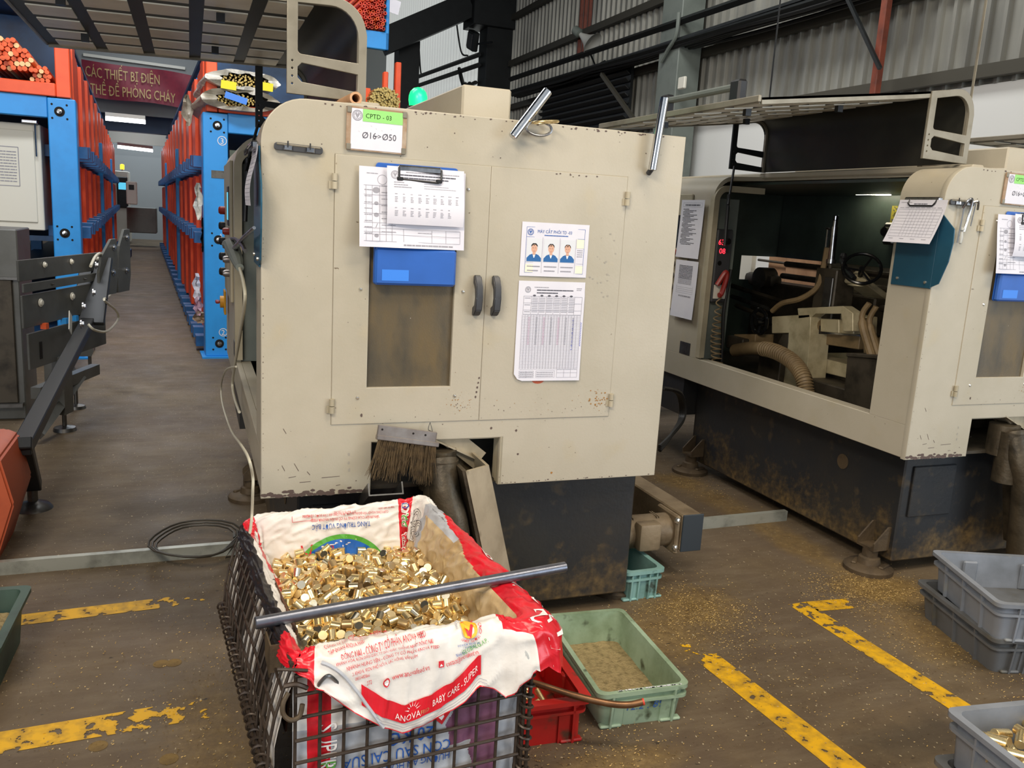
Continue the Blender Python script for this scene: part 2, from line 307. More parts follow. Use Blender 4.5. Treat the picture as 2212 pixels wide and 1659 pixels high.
def lathe(bm, prof, center=(0,0,0), axis='z', n=24):              # prof: (radius, height)
    c = Vector(center); R = []
    for r, h in prof:
        ring = []
        for i in range(n):
            a, b = r*cos(2*pi*i/n), r*sin(2*pi*i/n)
            ring.append(bm.verts.new(c+Vector({'z':(a,b,h),'y':(a,h,b),'x':(h,a,b)}[axis])))
        R.append(ring)
    for k in range(len(R)-1):
        for i in range(n): bm.faces.new((R[k][i], R[k][(i+1)%n], R[k+1][(i+1)%n], R[k+1][i]))
    if prof[0][0] > 1e-5: bm.faces.new(R[0][::-1])
    if prof[-1][0] > 1e-5: bm.faces.new(R[-1])
def prism(bm, pts, y0, y1, axis='y'):                             # outline (a, b) pushed along an axis
    def P(a, b, h): return {'y':(a,h,b),'x':(h,a,b),'z':(a,b,h)}[axis]
    A = [bm.verts.new(P(a,b,y0)) for a,b in pts]; B = [bm.verts.new(P(a,b,y1)) for a,b in pts]; n = len(pts)
    bm.faces.new(A); bm.faces.new(B[::-1])
    for i in range(n): bm.faces.new((A[i], A[(i+1)%n], B[(i+1)%n], B[i]))
def sheet(bm, prof, y0, y1, th):                                   # folded sheet: profile (x, z) swept along y with a thickness
    n = len(prof); out = []
    for i in range(n):
        a = Vector(prof[max(i-1,0)]); b = Vector(prof[min(i+1,n-1)]); d = (b-a).normalized(); nn = Vector((d.y, -d.x)); out.append(Vector(prof[i])+nn*th)
    prism(bm, [tuple(p) for p in prof]+[tuple(p) for p in out[::-1]], y0, y1)
def arc(cx, cz, r, a0, a1, n=8): return [(cx+r*cos(rad(a0+(a1-a0)*i/n)), cz+r*sin(rad(a0+(a1-a0)*i/n))) for i in range(n+1)]
def rrect(x0, x1, z0, z1, r, n=5):
    return arc(x1-r, z1-r, r, 0, 90, n)+arc(x0+r, z1-r, r, 90, 180, n)+arc(x0+r, z0+r, r, 180, 270, n)+arc(x1-r, z0+r, r, 270, 360, n)
def plate_mesh(outlines, th, bevel=0.0):                           # flat plate in XZ with holes, thickness along +Y from 0 to th
    cu = bpy.data.curves.new('p', 'CURVE'); cu.dimensions = '2D'; cu.fill_mode = 'BOTH'; cu.extrude = max(th/2-bevel, 1e-4); cu.bevel_depth = bevel; cu.bevel_resolution = 1
    for o in outlines:
        s = cu.splines.new('POLY'); s.points.add(len(o)-1); s.use_cyclic_u = True
        for p, q in zip(s.points, o): p.co = (q[0], q[1], 0, 1)
    ob = bpy.data.objects.new('p', cu); C.objects.link(ob); dg = bpy.context.evaluated_depsgraph_get(); me = bpy.data.meshes.new_from_object(ob.evaluated_get(dg))
    bpy.data.objects.remove(ob); bpy.data.curves.remove(cu)
    me.transform(Matrix.Translation((0, th/2, 0)) @ Matrix.Rotation(pi/2, 4, 'X')); return me
def plate(bm, outlines, th, loc=(0,0,0), bevel=0.0, rotz=0):
    me = plate_mesh(outlines, th, bevel); me.transform(Matrix.Translation(loc) @ Matrix.Rotation(rotz, 4, 'Z')); bm.from_mesh(me); bpy.data.meshes.remove(me)
def smooth_by_angle(me, deg=35):
    bm = bmesh.new(); bm.from_mesh(me); bmesh.ops.recalc_face_normals(bm, faces=bm.faces); lim = rad(deg)
    for f in bm.faces: f.smooth = True
    for e in bm.edges: e.smooth = not (len(e.link_faces) == 2 and e.calc_face_angle(0) > lim)
    bm.to_mesh(me); bm.free()
def obj(name, bm, m, parent=None, smooth=True, loc=None, rot=None, fix=True):
    me = bpy.data.meshes.new(name); bm.to_mesh(me); bm.free()
    if smooth and fix: smooth_by_angle(me)
    o = bpy.data.objects.new(name, me); C.objects.link(o)
    for x in (m if isinstance(m, (list, tuple)) else [m]): me.materials.append(M[x] if isinstance(x, str) else x)
    if parent: o.parent = parent
    if loc is not None: o.location = loc
    if rot is not None: o.rotation_euler = rot
    return o
def inst(o, loc=None, rot=None, parent=None, **props):              # a copy of one object sharing its mesh
    c = o.copy(); C.objects.link(c)
    if parent: c.parent = parent
    if loc is not None: c.location = loc
    if rot is not None: c.rotation_euler = rot
    for k, v in props.items(): c[k] = v
    return c
def tag(o, label=None, cat=None, group=None, kind=None):
    for k, v in (('label', label), ('category', cat), ('group', group), ('kind', kind)):
        if v: o[k] = v
    return o
def thing(name, label, cat, loc=(0,0,0), rotz=0.0, group=None):
    o = bpy.data.objects.new(name, None); C.objects.link(o); o.location = loc; o.rotation_euler = (0,0,rotz); o.empty_display_size = 0.1
    return tag(o, label, cat, group)
KIDS = {}
def children(o):
    return [c for c in C.objects if c.parent == o]
def dup(root, loc=None, label=None):
    r = root.copy(); C.objects.link(r)
    if loc is not None: r.location = loc
    if label: r['label'] = label
    for ch in children(root):
        c = ch.copy(); C.objects.link(c); c.parent = r
        for g in children(ch):
            d = g.copy(); C.objects.link(d); d.parent = c
    return r
def struct(o): o['kind'] = 'structure'; return o
_tx = {}
def text_tris(s, align='LEFT'):                                     # cap height about 0.7 for size 1
    if (s, align) in _tx: return _tx[(s, align)]
    if 'Đ' in s or 'đ' in s:
        plain = s.replace('Đ', 'D').replace('đ', 'd'); V, Fc = [list(q) for q in text_tris(plain, align)]
        wid = lambda q: max([x for x, y in text_tris(q+'|')[0]], default=0) if q else max(x for x, y in text_tris('|')[0])
        x0 = min(x for x, y in V) if align != 'LEFT' else 0.0; bar = wid('')
        for i, ch in enumerate(s):
            if ch in 'Đđ':
                a = x0+wid(plain[:i])-bar; b = len(V); u0, u1, v0 = (a-.02, a+.30, .31) if ch == 'Đ' else (a+.25, a+.60, .55)
                V += [(u0, v0), (u1, v0), (u1, v0+.075), (u0, v0+.075)]; Fc.append((b, b+1, b+2, b+3))
        _tx[(s, align)] = (V, Fc); return V, Fc
    cu = bpy.data.curves.new('t', 'FONT'); cu.body = s; cu.align_x = align; cu.resolution_u = 2; ob = bpy.data.objects.new('t', cu); C.objects.link(ob)
    me = bpy.data.meshes.new_from_object(ob.evaluated_get(bpy.context.evaluated_depsgraph_get())); bpy.data.objects.remove(ob); bpy.data.curves.remove(cu)
    V = [(v.co.x, v.co.y) for v in me.vertices]; Fc = [tuple(p.vertices) for p in me.polygons]; bpy.data.meshes.remove(me)
    _tx[(s, align)] = (V, Fc); return V, Fc
class Print:                                                        # flat print on a sheet: shapes in sheet coordinates, one material slot per ink
    def __init__(s): s.V = []; s.F = []; s.I = []; s.inks = []
    def ink(s, m):
        if m not in s.inks: s.inks.append(m)
        return s.inks.index(m)
    def poly(s, pts, m):
        b = len(s.V); s.V += [tuple(p) for p in pts]; s.F.append(tuple(range(b, b+len(pts)))); s.I.append(s.ink(m))
    def rect(s, x0, y0, x1, y1, m): s.poly([(x0,y0),(x1,y0),(x1,y1),(x0,y1)], m)
    def disc(s, x, y, r, m, n=20, sy=1.0): s.poly([(x+r*cos(2*pi*i/n), y+r*sy*sin(2*pi*i/n)) for i in range(n)], m)
    def ring(s, x, y, r, w, m, n=24):
        for i in range(n):
            a, b = 2*pi*i/n, 2*pi*(i+1)/n; s.poly([(x+r*cos(a),y+r*sin(a)),(x+r*cos(b),y+r*sin(b)),(x+(r-w)*cos(b),y+(r-w)*sin(b)),(x+(r-w)*cos(a),y+(r-w)*sin(a))], m)
    def text(s, t, x, y, size, m, align='LEFT', rot=0.0, sx=1.0, shear=0.0):
        V, Fc = text_tris(t, align); b = len(s.V); c, n = cos(rot), sin(rot)
        for u, v in V:
            u, v = (u+shear*v)*size*sx, v*size; s.V.append((x+u*c-v*n, y+u*n+v*c))
        k = s.ink(m)
        for f in Fc: s.F.append(tuple(i+b for i in f)); s.I.append(k)
    def lines(s, x0, x1, y, h, m, seed=0, gap=0.3):                # a line of small print too blurred to read in the photograph
        r = random.Random(seed); x = x0
        while x < x1:
            w = min(r.uniform(1.2, 4.5)*h, x1-x); s.rect(x, y, x+w, y+h, m); x += w+h*gap*r.uniform(0.8, 1.8)
    def grid(s, x0, y0, x1, y1, xs, ys, w, m):
        for x in xs: s.rect(x-w/2, y0, x+w/2, y1, m)
        for y in ys: s.rect(x0, y-w/2, x1, y+w/2, m)
    def build(s, name, parent, fn, cuts=0):
        V, Fc, I = s.V, s.F, s.I
        if cuts:
            bm = bmesh.new(); vs = [bm.verts.new((x,y,0)) for x,y in V]
            for f, k in zip(Fc, I):
                try: bm.faces.new([vs[i] for i in f]).material_index = k
                except ValueError: pass
            long = [e for e in bm.edges if e.calc_length() > cuts]
            for _ in range(4):
                if not long: break
                bmesh.ops.subdivide_edges(bm, edges=long, cuts=1, use_grid_fill=False); bmesh.ops.triangulate(bm, faces=[f for f in bm.faces if len(f.verts) > 4]); long = [e for e in bm.edges if e.calc_length() > cuts]
            for v in bm.verts: v.co = fn(v.co.x, v.co.y)
            me = bpy.data.meshes.new(name); bm.to_mesh(me); bm.free()
        else:
            me = bpy.data.meshes.new(name); me.from_pydata([tuple(fn(x,y)) for x,y in V], [], Fc); me.polygons.foreach_set('material_index', I)
        for m in s.inks: me.materials.append(M[m])
        o = bpy.data.objects.new(name, me); C.objects.link(o); o.parent = parent; return o
def grid_surface(fn, nu, nv, matfn=None, thick=None):
    bm = bmesh.new(); V = [[bm.verts.new(fn(i/nu, j/nv)) for j in range(nv+1)] for i in range(nu+1)]
    for i in range(nu):
        for j in range(nv):
            f = bm.faces.new((V[i][j], V[i+1][j], V[i+1][j+1], V[i][j+1])); f.smooth = True
            if matfn: f.material_index = matfn((i+.5)/nu, (j+.5)/nv)
    return bm
# ================================================================= the hall
def quad(name, pts, m):
    bm = new(); bm.faces.new([bm.verts.new(p) for p in pts]); return obj(name, bm, m, smooth=False)
bm = new(); box(bm, -9, 6.3, -3, 30, -0.2, 0.0); floor = struct(obj('floor', bm, 'floor', smooth=False))
XW = 6.0
# right wall: white masonry below, ribbed steel sheets above, white sheets at the far end
bm = new(); box(bm, XW, XW+0.2, -3, 30, 0, 2.56); wall_right = struct(obj('wall_right', bm, 'wall_white', smooth=False))
def ribbed(y0, y1, z0, z1, pitch, x=XW):
    pr = []; y = y0
    while y < y1-1e-6:
        pr += [(y, x+0.03), (y+pitch*0.62, x+0.03), (y+pitch*0.70, x-0.012), (y+pitch*0.90, x-0.012), (y+pitch*0.98, x+0.03)]; y += pitch
    bm = new(); A = [bm.verts.new((b, a, z0)) for a, b in pr]; B = [bm.verts.new((b, a, z1)) for a, b in pr]
    for i in range(len(pr)-1): bm.faces.new((A[i], B[i], B[i+1], A[i+1]))
    return bm
def child(o, parent): o.parent = parent; return o
y = 1.0; k = 0
while y < 16.4:                                                       # sheets one by one, a rib every 0.167 m
    for (z0, z1) in ((2.56, 4.25), (4.25, 8.0)):
        obj('sheet_panel', ribbed(y, y+1.002, z0, z1, 0.167), 'wall_sheet', wall_right, smooth=False)
    y += 1.002
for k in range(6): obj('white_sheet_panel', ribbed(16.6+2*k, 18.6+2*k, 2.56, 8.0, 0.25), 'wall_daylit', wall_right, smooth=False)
bm = new(); box(bm, XW+0.1, XW+0.3, -3, 30, 2.5, 8); struct(obj('wall_outer', bm, 'wall_back', smooth=False)).name = 'trim_1'
for z in (2.60, 3.36, 4.20, 5.05):                                   # girts along the sheets
    bm = new(); box(bm, XW-0.10, XW-0.02, 1, 16.6, z, z+0.10); obj('girt', bm, 'girt', wall_right, smooth=False)
bm = new(); box(bm, -9, 6.3, 28.6, 28.9, 0, 8); wall_back = struct(obj('wall_back', bm, 'wall_back', smooth=False))
bm = new(); box(bm, -9.2, -9, -3, 30, 0, 8); struct(obj('wall_left', bm, 'wall_blue', smooth=False))
bm = new(); box(bm, -9.2, 6.4, 0.0, 30, 8.0, 8.2); struct(obj('ceiling', bm, 'ceiling', smooth=False))
# a rusty sheet, a louvre, columns, trays, lamps on the right wall
bm = ribbed(onX(1283, 30, XW).y, onX(1262, 30, XW).y, 3.9, 8, 0.167, XW-0.02); tag(obj('rusty_wall_sheet', bm, 'rust_pole', smooth=False), 'rust brown ribbed sheet patch high on the dark steel wall, above the horn loudspeaker', 'sheet')
ly0, ly1 = onX(1385, 215, XW).y, onX(1195, 215, XW).y
lv = thing('louvre', 'dark louvred vent opening low in the ribbed steel wall behind the near machine', 'vent', (XW-0.24, (ly0+ly1)/2, 2.62))
bm = new(); box(bm, 0.05, 0.09, -(ly1-ly0)/2, (ly1-ly0)/2, 0, 0.92); obj('backing', bm, 'steel_black', lv, smooth=False)
for k in range(9):
    bm = new(); obox(bm, (0, 0, 0.06+0.1*k), (0.07, ly1-ly0, 0.012), (0, rad(35), 0)); obj('slat', bm, 'louvre', lv, smooth=False)
def hcolumn(name, x, y, z0, z1, w, d, m, label):
    t = thing(name, label, 'column', (x, y, z0))
    bm = new(); box(bm, -d/2, d/2, -w/2, -w/2+0.02, 0, z1-z0); obj('flange', bm, m, t, smooth=False)
    bm = new(); box(bm, -d/2, d/2, w/2-0.02, w/2, 0, z1-z0); obj('flange', bm, m, t, smooth=False)
    bm = new(); box(bm, -0.01, 0.01, -w/2+0.02, w/2-0.02, 0, z1-z0); obj('web', bm, m, t, smooth=False); return t
def post(name, x, y, z0, z1, wx, wy, m, label, cat='column'):
    bm = new(); box(bm, -wx/2, wx/2, -wy/2, wy/2, 0, z1-z0, 0.008); o = obj(name, bm, m, loc=(x, y, z0)); return tag(o, label, cat)
c = onX(1462, 240, 5.75)
col = thing('steel_column', 'pale grey green steel column on the right wall with a switch box and a pipe', 'column', (5.72, c.y, 0))
bm = new(); box(bm, -0.16, 0.16, -0.24, 0.24, 0, 7.9, 0.01); obj('shaft', bm, 'steel_column', col)
sb = onX(1470, 178, 5.5); bm = new(); box(bm, -0.2, -0.16, sb.y-c.y-0.05, sb.y-c.y+0.1, sb.z-0.07, sb.z+0.07, 0.01); obj('switch_box', bm, 'cabinet_cream', col)
bm = new(); tube(bm, spline([(-0.24,-0.3,3.8),(-0.22,-0.25,3.55),(-0.2,-0.05,3.42),(-0.2,0.1,3.3)]), 0.025); obj('conduit', bm, 'steel_column', col)
d0 = onX(1055, 150, 5.6)
t = thing('black_column', 'black steel column with a wider upper box, before the daylit white sheets', 'column', (5.6, d0.y, 0))
zb = onX(1055, 67, 5.6).z
bm = new(); box(bm, -0.14, 0.40, -0.25, 0.25, 0, zb+0.1, 0.01); obj('shaft', bm, 'steel_black', t)
bm = new(); box(bm, -0.46, 0.40, -0.35, 0.35, zb, 7.9, 0.01); obj('head_box', bm, 'steel_black', t)
f = onX(1030, 83, 5.25)
t = thing('flood_lamp', 'black floodlight tilted on the left of the black column', 'lamp', f)
bm = new(); obox(bm, (0, 0.25, 0), (0.12, 0.42, 0.36), (rad(18), 0, 0), 0.02); obj('housing', bm, 'steel_black', t)
bm = new(); obox(bm, (-0.07, 0.25, 0), (0.02, 0.3, 0.26), (rad(18), 0, 0)); obj('lens', bm, 'dark_grey_plastic', t)
bm = new(); cyl(bm, (0.02, 0, -0.1), (0.2, -0.35, -0.1), 0.02, 8); obj('bracket', bm, 'steel_black', t)
def beam_pts(name, p0, p1, w, h, m, label, cat='beam'):
    p0, p1 = Vector(p0), Vector(p1); d = p1-p0; bm = new(); box(bm, -w/2, w/2, 0, d.length, -h/2, h/2)
    o = obj(name, bm, m, smooth=False); o.matrix_world = Matrix.Translation(p0) @ d.to_track_quat('Y', 'Z').to_matrix().to_4x4(); return tag(o, label, cat)
# cable tray along the wall: two rails, rungs and cables
tr0, tr1 = onX(1102, 186, 5.55), onX(1640, 14, 5.55)
tray = thing('cable_tray', 'long black cable tray loaded with cables along the ribbed wall', 'tray', tr0); dv = tr1-tr0; dv = dv*1.25
for dz, nm in ((0.0, 'rail'), (0.24, 'rail')):
    bm = new(); tube(bm, [(0,0,dz-0.12), tuple(dv+Vector((0,0,dz-0.12)))], 0.045, 4); obj(nm, bm, 'steel_black', tray, smooth=False)
bm = new(); box(bm, -0.02, 0.3, dv.y, 0, -0.16, -0.13); o = obj('tray_floor', bm, 'steel_black', tray, smooth=False)
for k in range(5):
    bm = new(); tube(bm, spline([tuple(dv*(j/8)+Vector((0.05*k, 0, -0.14-0.05*rng.random()))) for j in range(9)], 4), 0.022, 6); obj('cable', bm, 'cable_black', tray)
tr2, tr3 = onX(1000, 165, 5.4), onX(880, 208, 5.4)
t2 = thing('cable_bracket', 'black slotted cable bracket with hanging cables before the daylit sheets', 'bracket', tr2)
d2 = onX(1030, 122, 5.4)-tr2; d3 = tr3-tr2
for (ax, ay, bx, by) in ((1035, 118, 886, 172), (1035, 140, 900, 186)):
    bm = new(); tube(bm, [tuple(onX(ax, ay, 5.4)-tr2), tuple(onX(bx, by, 5.4)-tr2)], 0.05, 4); obj('rail', bm, 'steel_black', t2, smooth=False)
for px, py in ((1005, 178), (1015, 180), (1028, 178)):
    e = onX(px, py, 5.4)-tr2; bm = new(); tube(bm, spline([(0,0.3,0.2), (0,-0.1,-0.2), tuple(e)]), 0.04, 6); obj('cable', bm, 'cable_black', t2)
for px0, py0, px1, py1 in ((905, 100, 915, 160), (985, 40, 1010, 120)):
    bm = new(); a, b = onX(px0, py0, 5.6)-tr2, onX(px1, py1, 5.6)-tr2; tube(bm, spline([tuple(a), tuple((a+b)/2-Vector((0,0,.3))), tuple(b)]), 0.02, 6); obj('cable', bm, 'cable_black', t2)
yb = d0.y
beam_pts('roof_beam', onY(825, 92, yb), onY(1012, 12, yb), 0.4, 0.46, 'steel_black', 'thick black roof beam slanting up to the black column')
q0 = onY(880, 90, yb+0.5); bm = new(); box(bm, -0.21, 0.21, -0.2, 0.2, 0, q0.z); tag(obj('roof_post', bm, 'steel_black', smooth=False, loc=(q0.x, yb+0.5, 0)), 'black steel post under the slanting roof beam, behind the orange uprights', 'post')
beam_pts('wall_brace', onX(1300, 160, 5.6), onX(1372, 262, 5.6), 0.05, 0.05, 'girt', 'thin diagonal brace across the dark louvred vent')
beam_pts('wall_brace', onX(1830, -5, 5.5), onX(1901, 148, 5.5), 0.03, 0.03, 'steel_black', 'thin black diagonal tie meeting the rusty pole')
o = post('rusty_pole', *onX(1903, 100, 5.6).xy, 0, 7.9, 0.07, 0.07, 'rust_pole', 'rust red steel pole standing before the ribbed wall on the right', 'pole')
hs = onX(1273, 90, 5.6)
t = thing('horn_loudspeaker', 'off white horn loudspeaker pointing down from the dark wall', 'loudspeaker', hs)
bm = new(); lathe(bm, [(0.025,0.22),(0.045,0.15),(0.09,0.04),(0.16,-0.06),(0.18,-0.075),(0.17,-0.07),(0.08,0.03)], axis='y', n=20); o = obj('horn', bm, 'horn_white', t); o.rotation_euler = (rad(35), 0, rad(35))
bm = new(); lathe(bm, [(0.0,0.34),(0.065,0.33),(0.07,0.22),(0.03,0.2)], axis='y', n=14); o = obj('driver', bm, 'steel_column', t); o.rotation_euler = (rad(35), 0, rad(35))
bm = new(); tube(bm, [(0.05,0.1,-0.1),(0.2,0.15,-0.3),(0.38,0.2,-0.2)], 0.015, 6); obj('bracket', bm, 'steel_black', t)
# yellow floor lines (worn paint, part of the floor)
def line(p0, p1, w, wear0=0.0, wear1=0.0, n=24):
    p0, p1 = Vector(p0), Vector(p1); d = (p1-p0); s = Vector((-d.y, d.x, 0)).normalized()*w/2
    me = bpy.data.meshes.new('painted_line'); V = []; Fc = []
    for i in range(n+1):
        p = p0+d*i/n; V += [tuple(p+s+Vector((0,0,0.0012))), tuple(p-s+Vector((0,0,0.0012)))]
    for i in range(n): Fc.append((2*i, 2*i+1, 2*i+3, 2*i+2))
    me.from_pydata(V, [], Fc); at = me.attributes.new('wear', 'FLOAT', 'POINT')
    for i in range(n+1):
        t = i/n
        for k in (0, 1): at.data[2*i+k].value = wear0*max(0,1-t*4)+wear1*max(0,(t-0.55)/0.45)
    me.materials.append(M['worn_yellow_line']); o = bpy.data.objects.new('painted_line', me); C.objects.link(o); o.parent = floor; return o
line((-0.80, 2.085, 0), (0.11, 2.135, 0), 0.095, 0, 0.32)
line((-0.56, 2.76, 0), (0.05, 2.795, 0), 0.075, 0, 0.42)
line((1.462, 2.17, 0), (1.53, 1.25, 0), 0.088, 0.28, -0.03)
line((2.015, 2.27, 0), (2.045, 1.35, 0), 0.080, 0.1, 0.0)
line((2.05, 2.235, 0), (2.28, 2.215, 0), 0.075, 0.0, 0.4)
# two anchor holes in the floor
for px, py in ((348, 1434), (375, 1432), (212, 1612), (365, 1640)):
    p = onZ(px, py); bm = new(); lathe(bm, [(0.022, 0.0008), (0.013, 0.0014), (0.006, 0.0006)], n=14); o = obj('anchor_hole', bm, 'base_dust', floor, loc=(p.x, p.y, 0))
# spilled swarf: tiny chips and curls, uncountable
def swarf(name, label, spots, m):
    bm = new(); r = random.Random(3)
    for (x, y, sx, sy, n) in spots:
        for _ in range(n):
            px, py = x+r.gauss(0, sx), y+r.gauss(0, sy); a = r.uniform(0, 6.28); l = r.uniform(.0009, .0028); w = l*r.uniform(.25, .6); z = r.uniform(0.0006, 0.003)
            c_, s_ = cos(a), sin(a); v = [bm.verts.new((px+u*c_-q*s_, py+u*s_+q*c_, z+(h))) for u, q, h in ((-l,-w,0),(l,-w*.5,.001),(l,w,.0022),(-l,w*.6,.0012))]; bm.faces.new(v)
    return tag(obj(name, bm, m, smooth=False), label, 'swarf', kind='stuff')
swarf('metal_swarf', 'fine brassy metal chips scattered over the factory floor', [(1.62, 2.30, .12, .13, 2400), (1.55, 2.1, .15, .2, 700), (2.36, 2.3, .12, .09, 2600), (2.26, 1.95, .1, .22, 900), (0.95, 1.68, .12, .07, 600), (2.0, 1.8, .4, .3, 700), (-0.1, 2.2, .35, .5, 1100), (0.02, 1.9, .12, .35, 900), (2.42, 3.5, .08, .15, 400), (1.5,1.75,.3,.3,500), (-0.3,3.0,.3,.2,250)], 'swarf_floor')
# ================================================================= storage racks
def rack(name, label, ox, oy, rz, sgn, width, nbay):
    """sgn +1: the rack body lies to the right of its aisle face (x from 0 to width)."""
    t = thing(name, label, 'rack', (ox, oy, 0), rz)
    def X(a, b): return (min(sgn*a, sgn*b), max(sgn*a, sgn*b))
    def part(nm, a, b, y0, y1, z0, z1, m, bev=0.006):
        x0, x1 = X(a, b); bm = new(); box(bm, x0, x1, y0, y1, z0, z1, bev); return obj(nm, bm, m, t, smooth=False)
    for bay in range(nbay):
        y = bay*5.9
        p = part('post', 0.0, 0.19, y, y+0.24, 0.012, 1.975, 'rack_blue')
        bm = new(); x0, x1 = X(-0.03, 0.22); box(bm, x0, x1, y-0.05, y+0.28, 0, 0.014); obj('foot_plate', bm, 'rack_blue', p, smooth=False)
        if bay == 0:
            for zz in (0.12, 0.98, 1.88):
                bm = new(); lathe(bm, [(0.0,-0.016),(0.018,-0.013),(0.022,0.0)], (sgn*0.11, y-0.001, zz), 'y', 14); obj('bolt', bm, 'steel', p)
                bm = new(); lathe(bm, [(0.036,-0.003),(0.036,0.0)], (sgn*0.11, y, zz), 'y', 18); obj('bolt_ring', bm, 'dark_hole', p)
                for dx, dz in ((-1,-1),(-1,1),(1,-1),(1,1)):
                    bm = new(); lathe(bm, [(0.008,-0.002),(0.008,0.0)], (sgn*0.11+dx*0.05, y, zz+dz*0.05), 'y', 10); obj('bolt_hole', bm, 'dark_hole', p)
        part('post', width-0.19, width, y, y+0.24, 0.012, 1.975, 'rack_blue')
        for z in (1.83,): part('cross_beam', 0.19, width-0.19, y+0.02, y+0.10, z, z+0.155, 'rack_blue')
    L = nbay*5.9-1.0; y = 0.30; k = 0
    while y < L:
        off = 0.012*(k % 3)
        for (z0, z1) in ((0.14, 0.90), (1.02, 1.52), (1.66, 2.42)):
            part('upright', 0.025+off, 0.085+off, y, y+0.34, z0, z1-0.02*(k % 2), 'rack_orange', 0)
        part('upright_tip', 0.09, 0.14, y+0.06, y+0.30, 2.40, 2.52, 'rack_blue', 0)
        for z in (0.04, 0.93, 1.56): part('arm', -0.055, 0.25, y+0.06, y+0.22, z+0.02*(k%2), z+0.09+0.02*(k%2), 'rack_blue_arm', 0)
        y += 0.40; k += 1
    part('aisle_beam', 0.1, 0.16, 0.24, L, 0.0, 0.13, 'rack_blue_dark', 0)
    part('aisle_beam', 0.1, 0.16, 0.24, L, 0.88, 1.0, 'rack_blue_dark', 0)
    part('aisle_beam', 0.1, 0.16, 0.24, L, 1.50, 1.66, 'rack_blue_dark', 0)
    for z in (0.1, 0.9, 1.86, 2.75): part('deck', 0.15, width-0.05 if z < 2 else min(width-0.05, 1.45), 0.3, L, z, z+0.04, 'rack_blue_dark', 0)
    return t, part
rr, rpart = rack('storage_rack', 'blue and orange steel bar rack on the right of the aisle, numbered posts', 0.10, 7.42, rad(2.8), 1, 1.75, 3)
lr, lpart = rack('storage_rack', 'blue and orange steel bar rack on the left of the aisle behind the feeder', -0.80, 7.42, rad(3.2), -1, 1.5, 3)
rpart('upright', 0.03, 0.115, 0.02, 0.2, 1.985, 2.53, 'rack_orange'); lpart('upright', 0.03, 0.13, 0.02, 0.2, 1.985, 2.38, 'rack_orange')
lpart('shelf_front', 0.13, 1.4, 0.0, 0.06, 1.985, 2.08, 'rack_orange'); rpart('shelf_front', 0.12, 1.2, 0.0, 0.06, 1.985, 2.05, 'rack_orange')
for a, b, z0, z1 in ((1.30, 1.35, 1.97, 2.30), (1.46, 1.50, 1.97, 2.45), (1.565, 1.612, 1.97, 2.54), (1.0, 1.06, 1.97, 2.62), (0.9, 0.95, 1.97, 2.5)): rpart('upright', a, b, 0.02, 0.08, z0, z1, 'rack_orange')
rpart('top_beam', 1.20, 1.49, 0.0, 0.06, 2.62, 2.76, 'rack_blue'); rpart('top_post', 1.46, 1.49, 0.0, 0.06, 2.62, 3.2, 'rack_blue')
rpart('back_panel', 0.15, 0.95, 0.9, 0.95, 1.99, 2.62, 'rack_blue_dark'); lpart('back_panel', 0.15, 1.45, 1.2, 1.25, 1.99, 2.72, 'rack_blue_dark')
def rag(px, py, l, lab, m='wrap_plastic', y=7.6, w=.05):
    q = onY(px, py, y); bm = new(); V = []
    for j in range(9):
        t_ = j/8; row = []
        for i in range(5):
            a = (i/4-.5)*w*(0.5+0.8*sin(pi*t_)); row.append(bm.verts.new((a+.03*noise.noise(Vector((t_*4, i*.7, px))), -.02*abs(i-2)+.05*noise.noise(Vector((i*.9, t_*5, py))), -l*t_)))
        V.append(row)
    for j in range(8):
        for i in range(4): bm.faces.new((V[j][i], V[j][i+1], V[j+1][i+1], V[j+1][i]))
    tag(obj('plastic_rag', bm, m, loc=q), lab, 'rag')
rag(428, 395, .30, 'torn grey plastic strip hanging midway down the right rack face'); rag(437, 470, .28, 'loose black strap hanging below the torn strip on the right rack', 'cable_black', 7.55, .015); rag(425, 590, .22, 'white plastic tatters tied low on the right rack face', 'paper'); rag(428, 640, .16, 'pinkish plastic shred near the foot of the right rack', 'ink_pink'); rag(405, 205, .26, 'torn plastic tail under the wrapped bundles on the right rack', 'wrap_grey', 8.2, .07); rag(432, 672, .10, 'brown paper scrap at the foot of the right rack', 'board_wood', 7.6, .09)
def marks(parent, items):
    p = Print()
    for it in items: it(p)
    return p
rp = [c for c in children(rr) if c.name.startswith('post')][0]
p = Print(); p.ring(0.145, 1.765, 0.036, 0.005, 'print_white'); p.text('3', 0.145, 1.742, 0.062, 'print_white', 'CENTER'); p.ring(0.14, 0.215, 0.034, 0.005, 'print_white'); p.text('2', 0.14, 0.193, 0.06, 'print_white', 'CENTER'); p.text('5', 0.12, 1.0, 0.04, 'print_white')
p.build('chalk_number', rp, lambda u, v: Vector((u, -0.0015, v)))
bm = new(); box(bm, 0.06, 0.19, -0.004, 0.0, 1.47, 1.53); obj('name_plate', bm, 'steel_dark', rp, smooth=False)
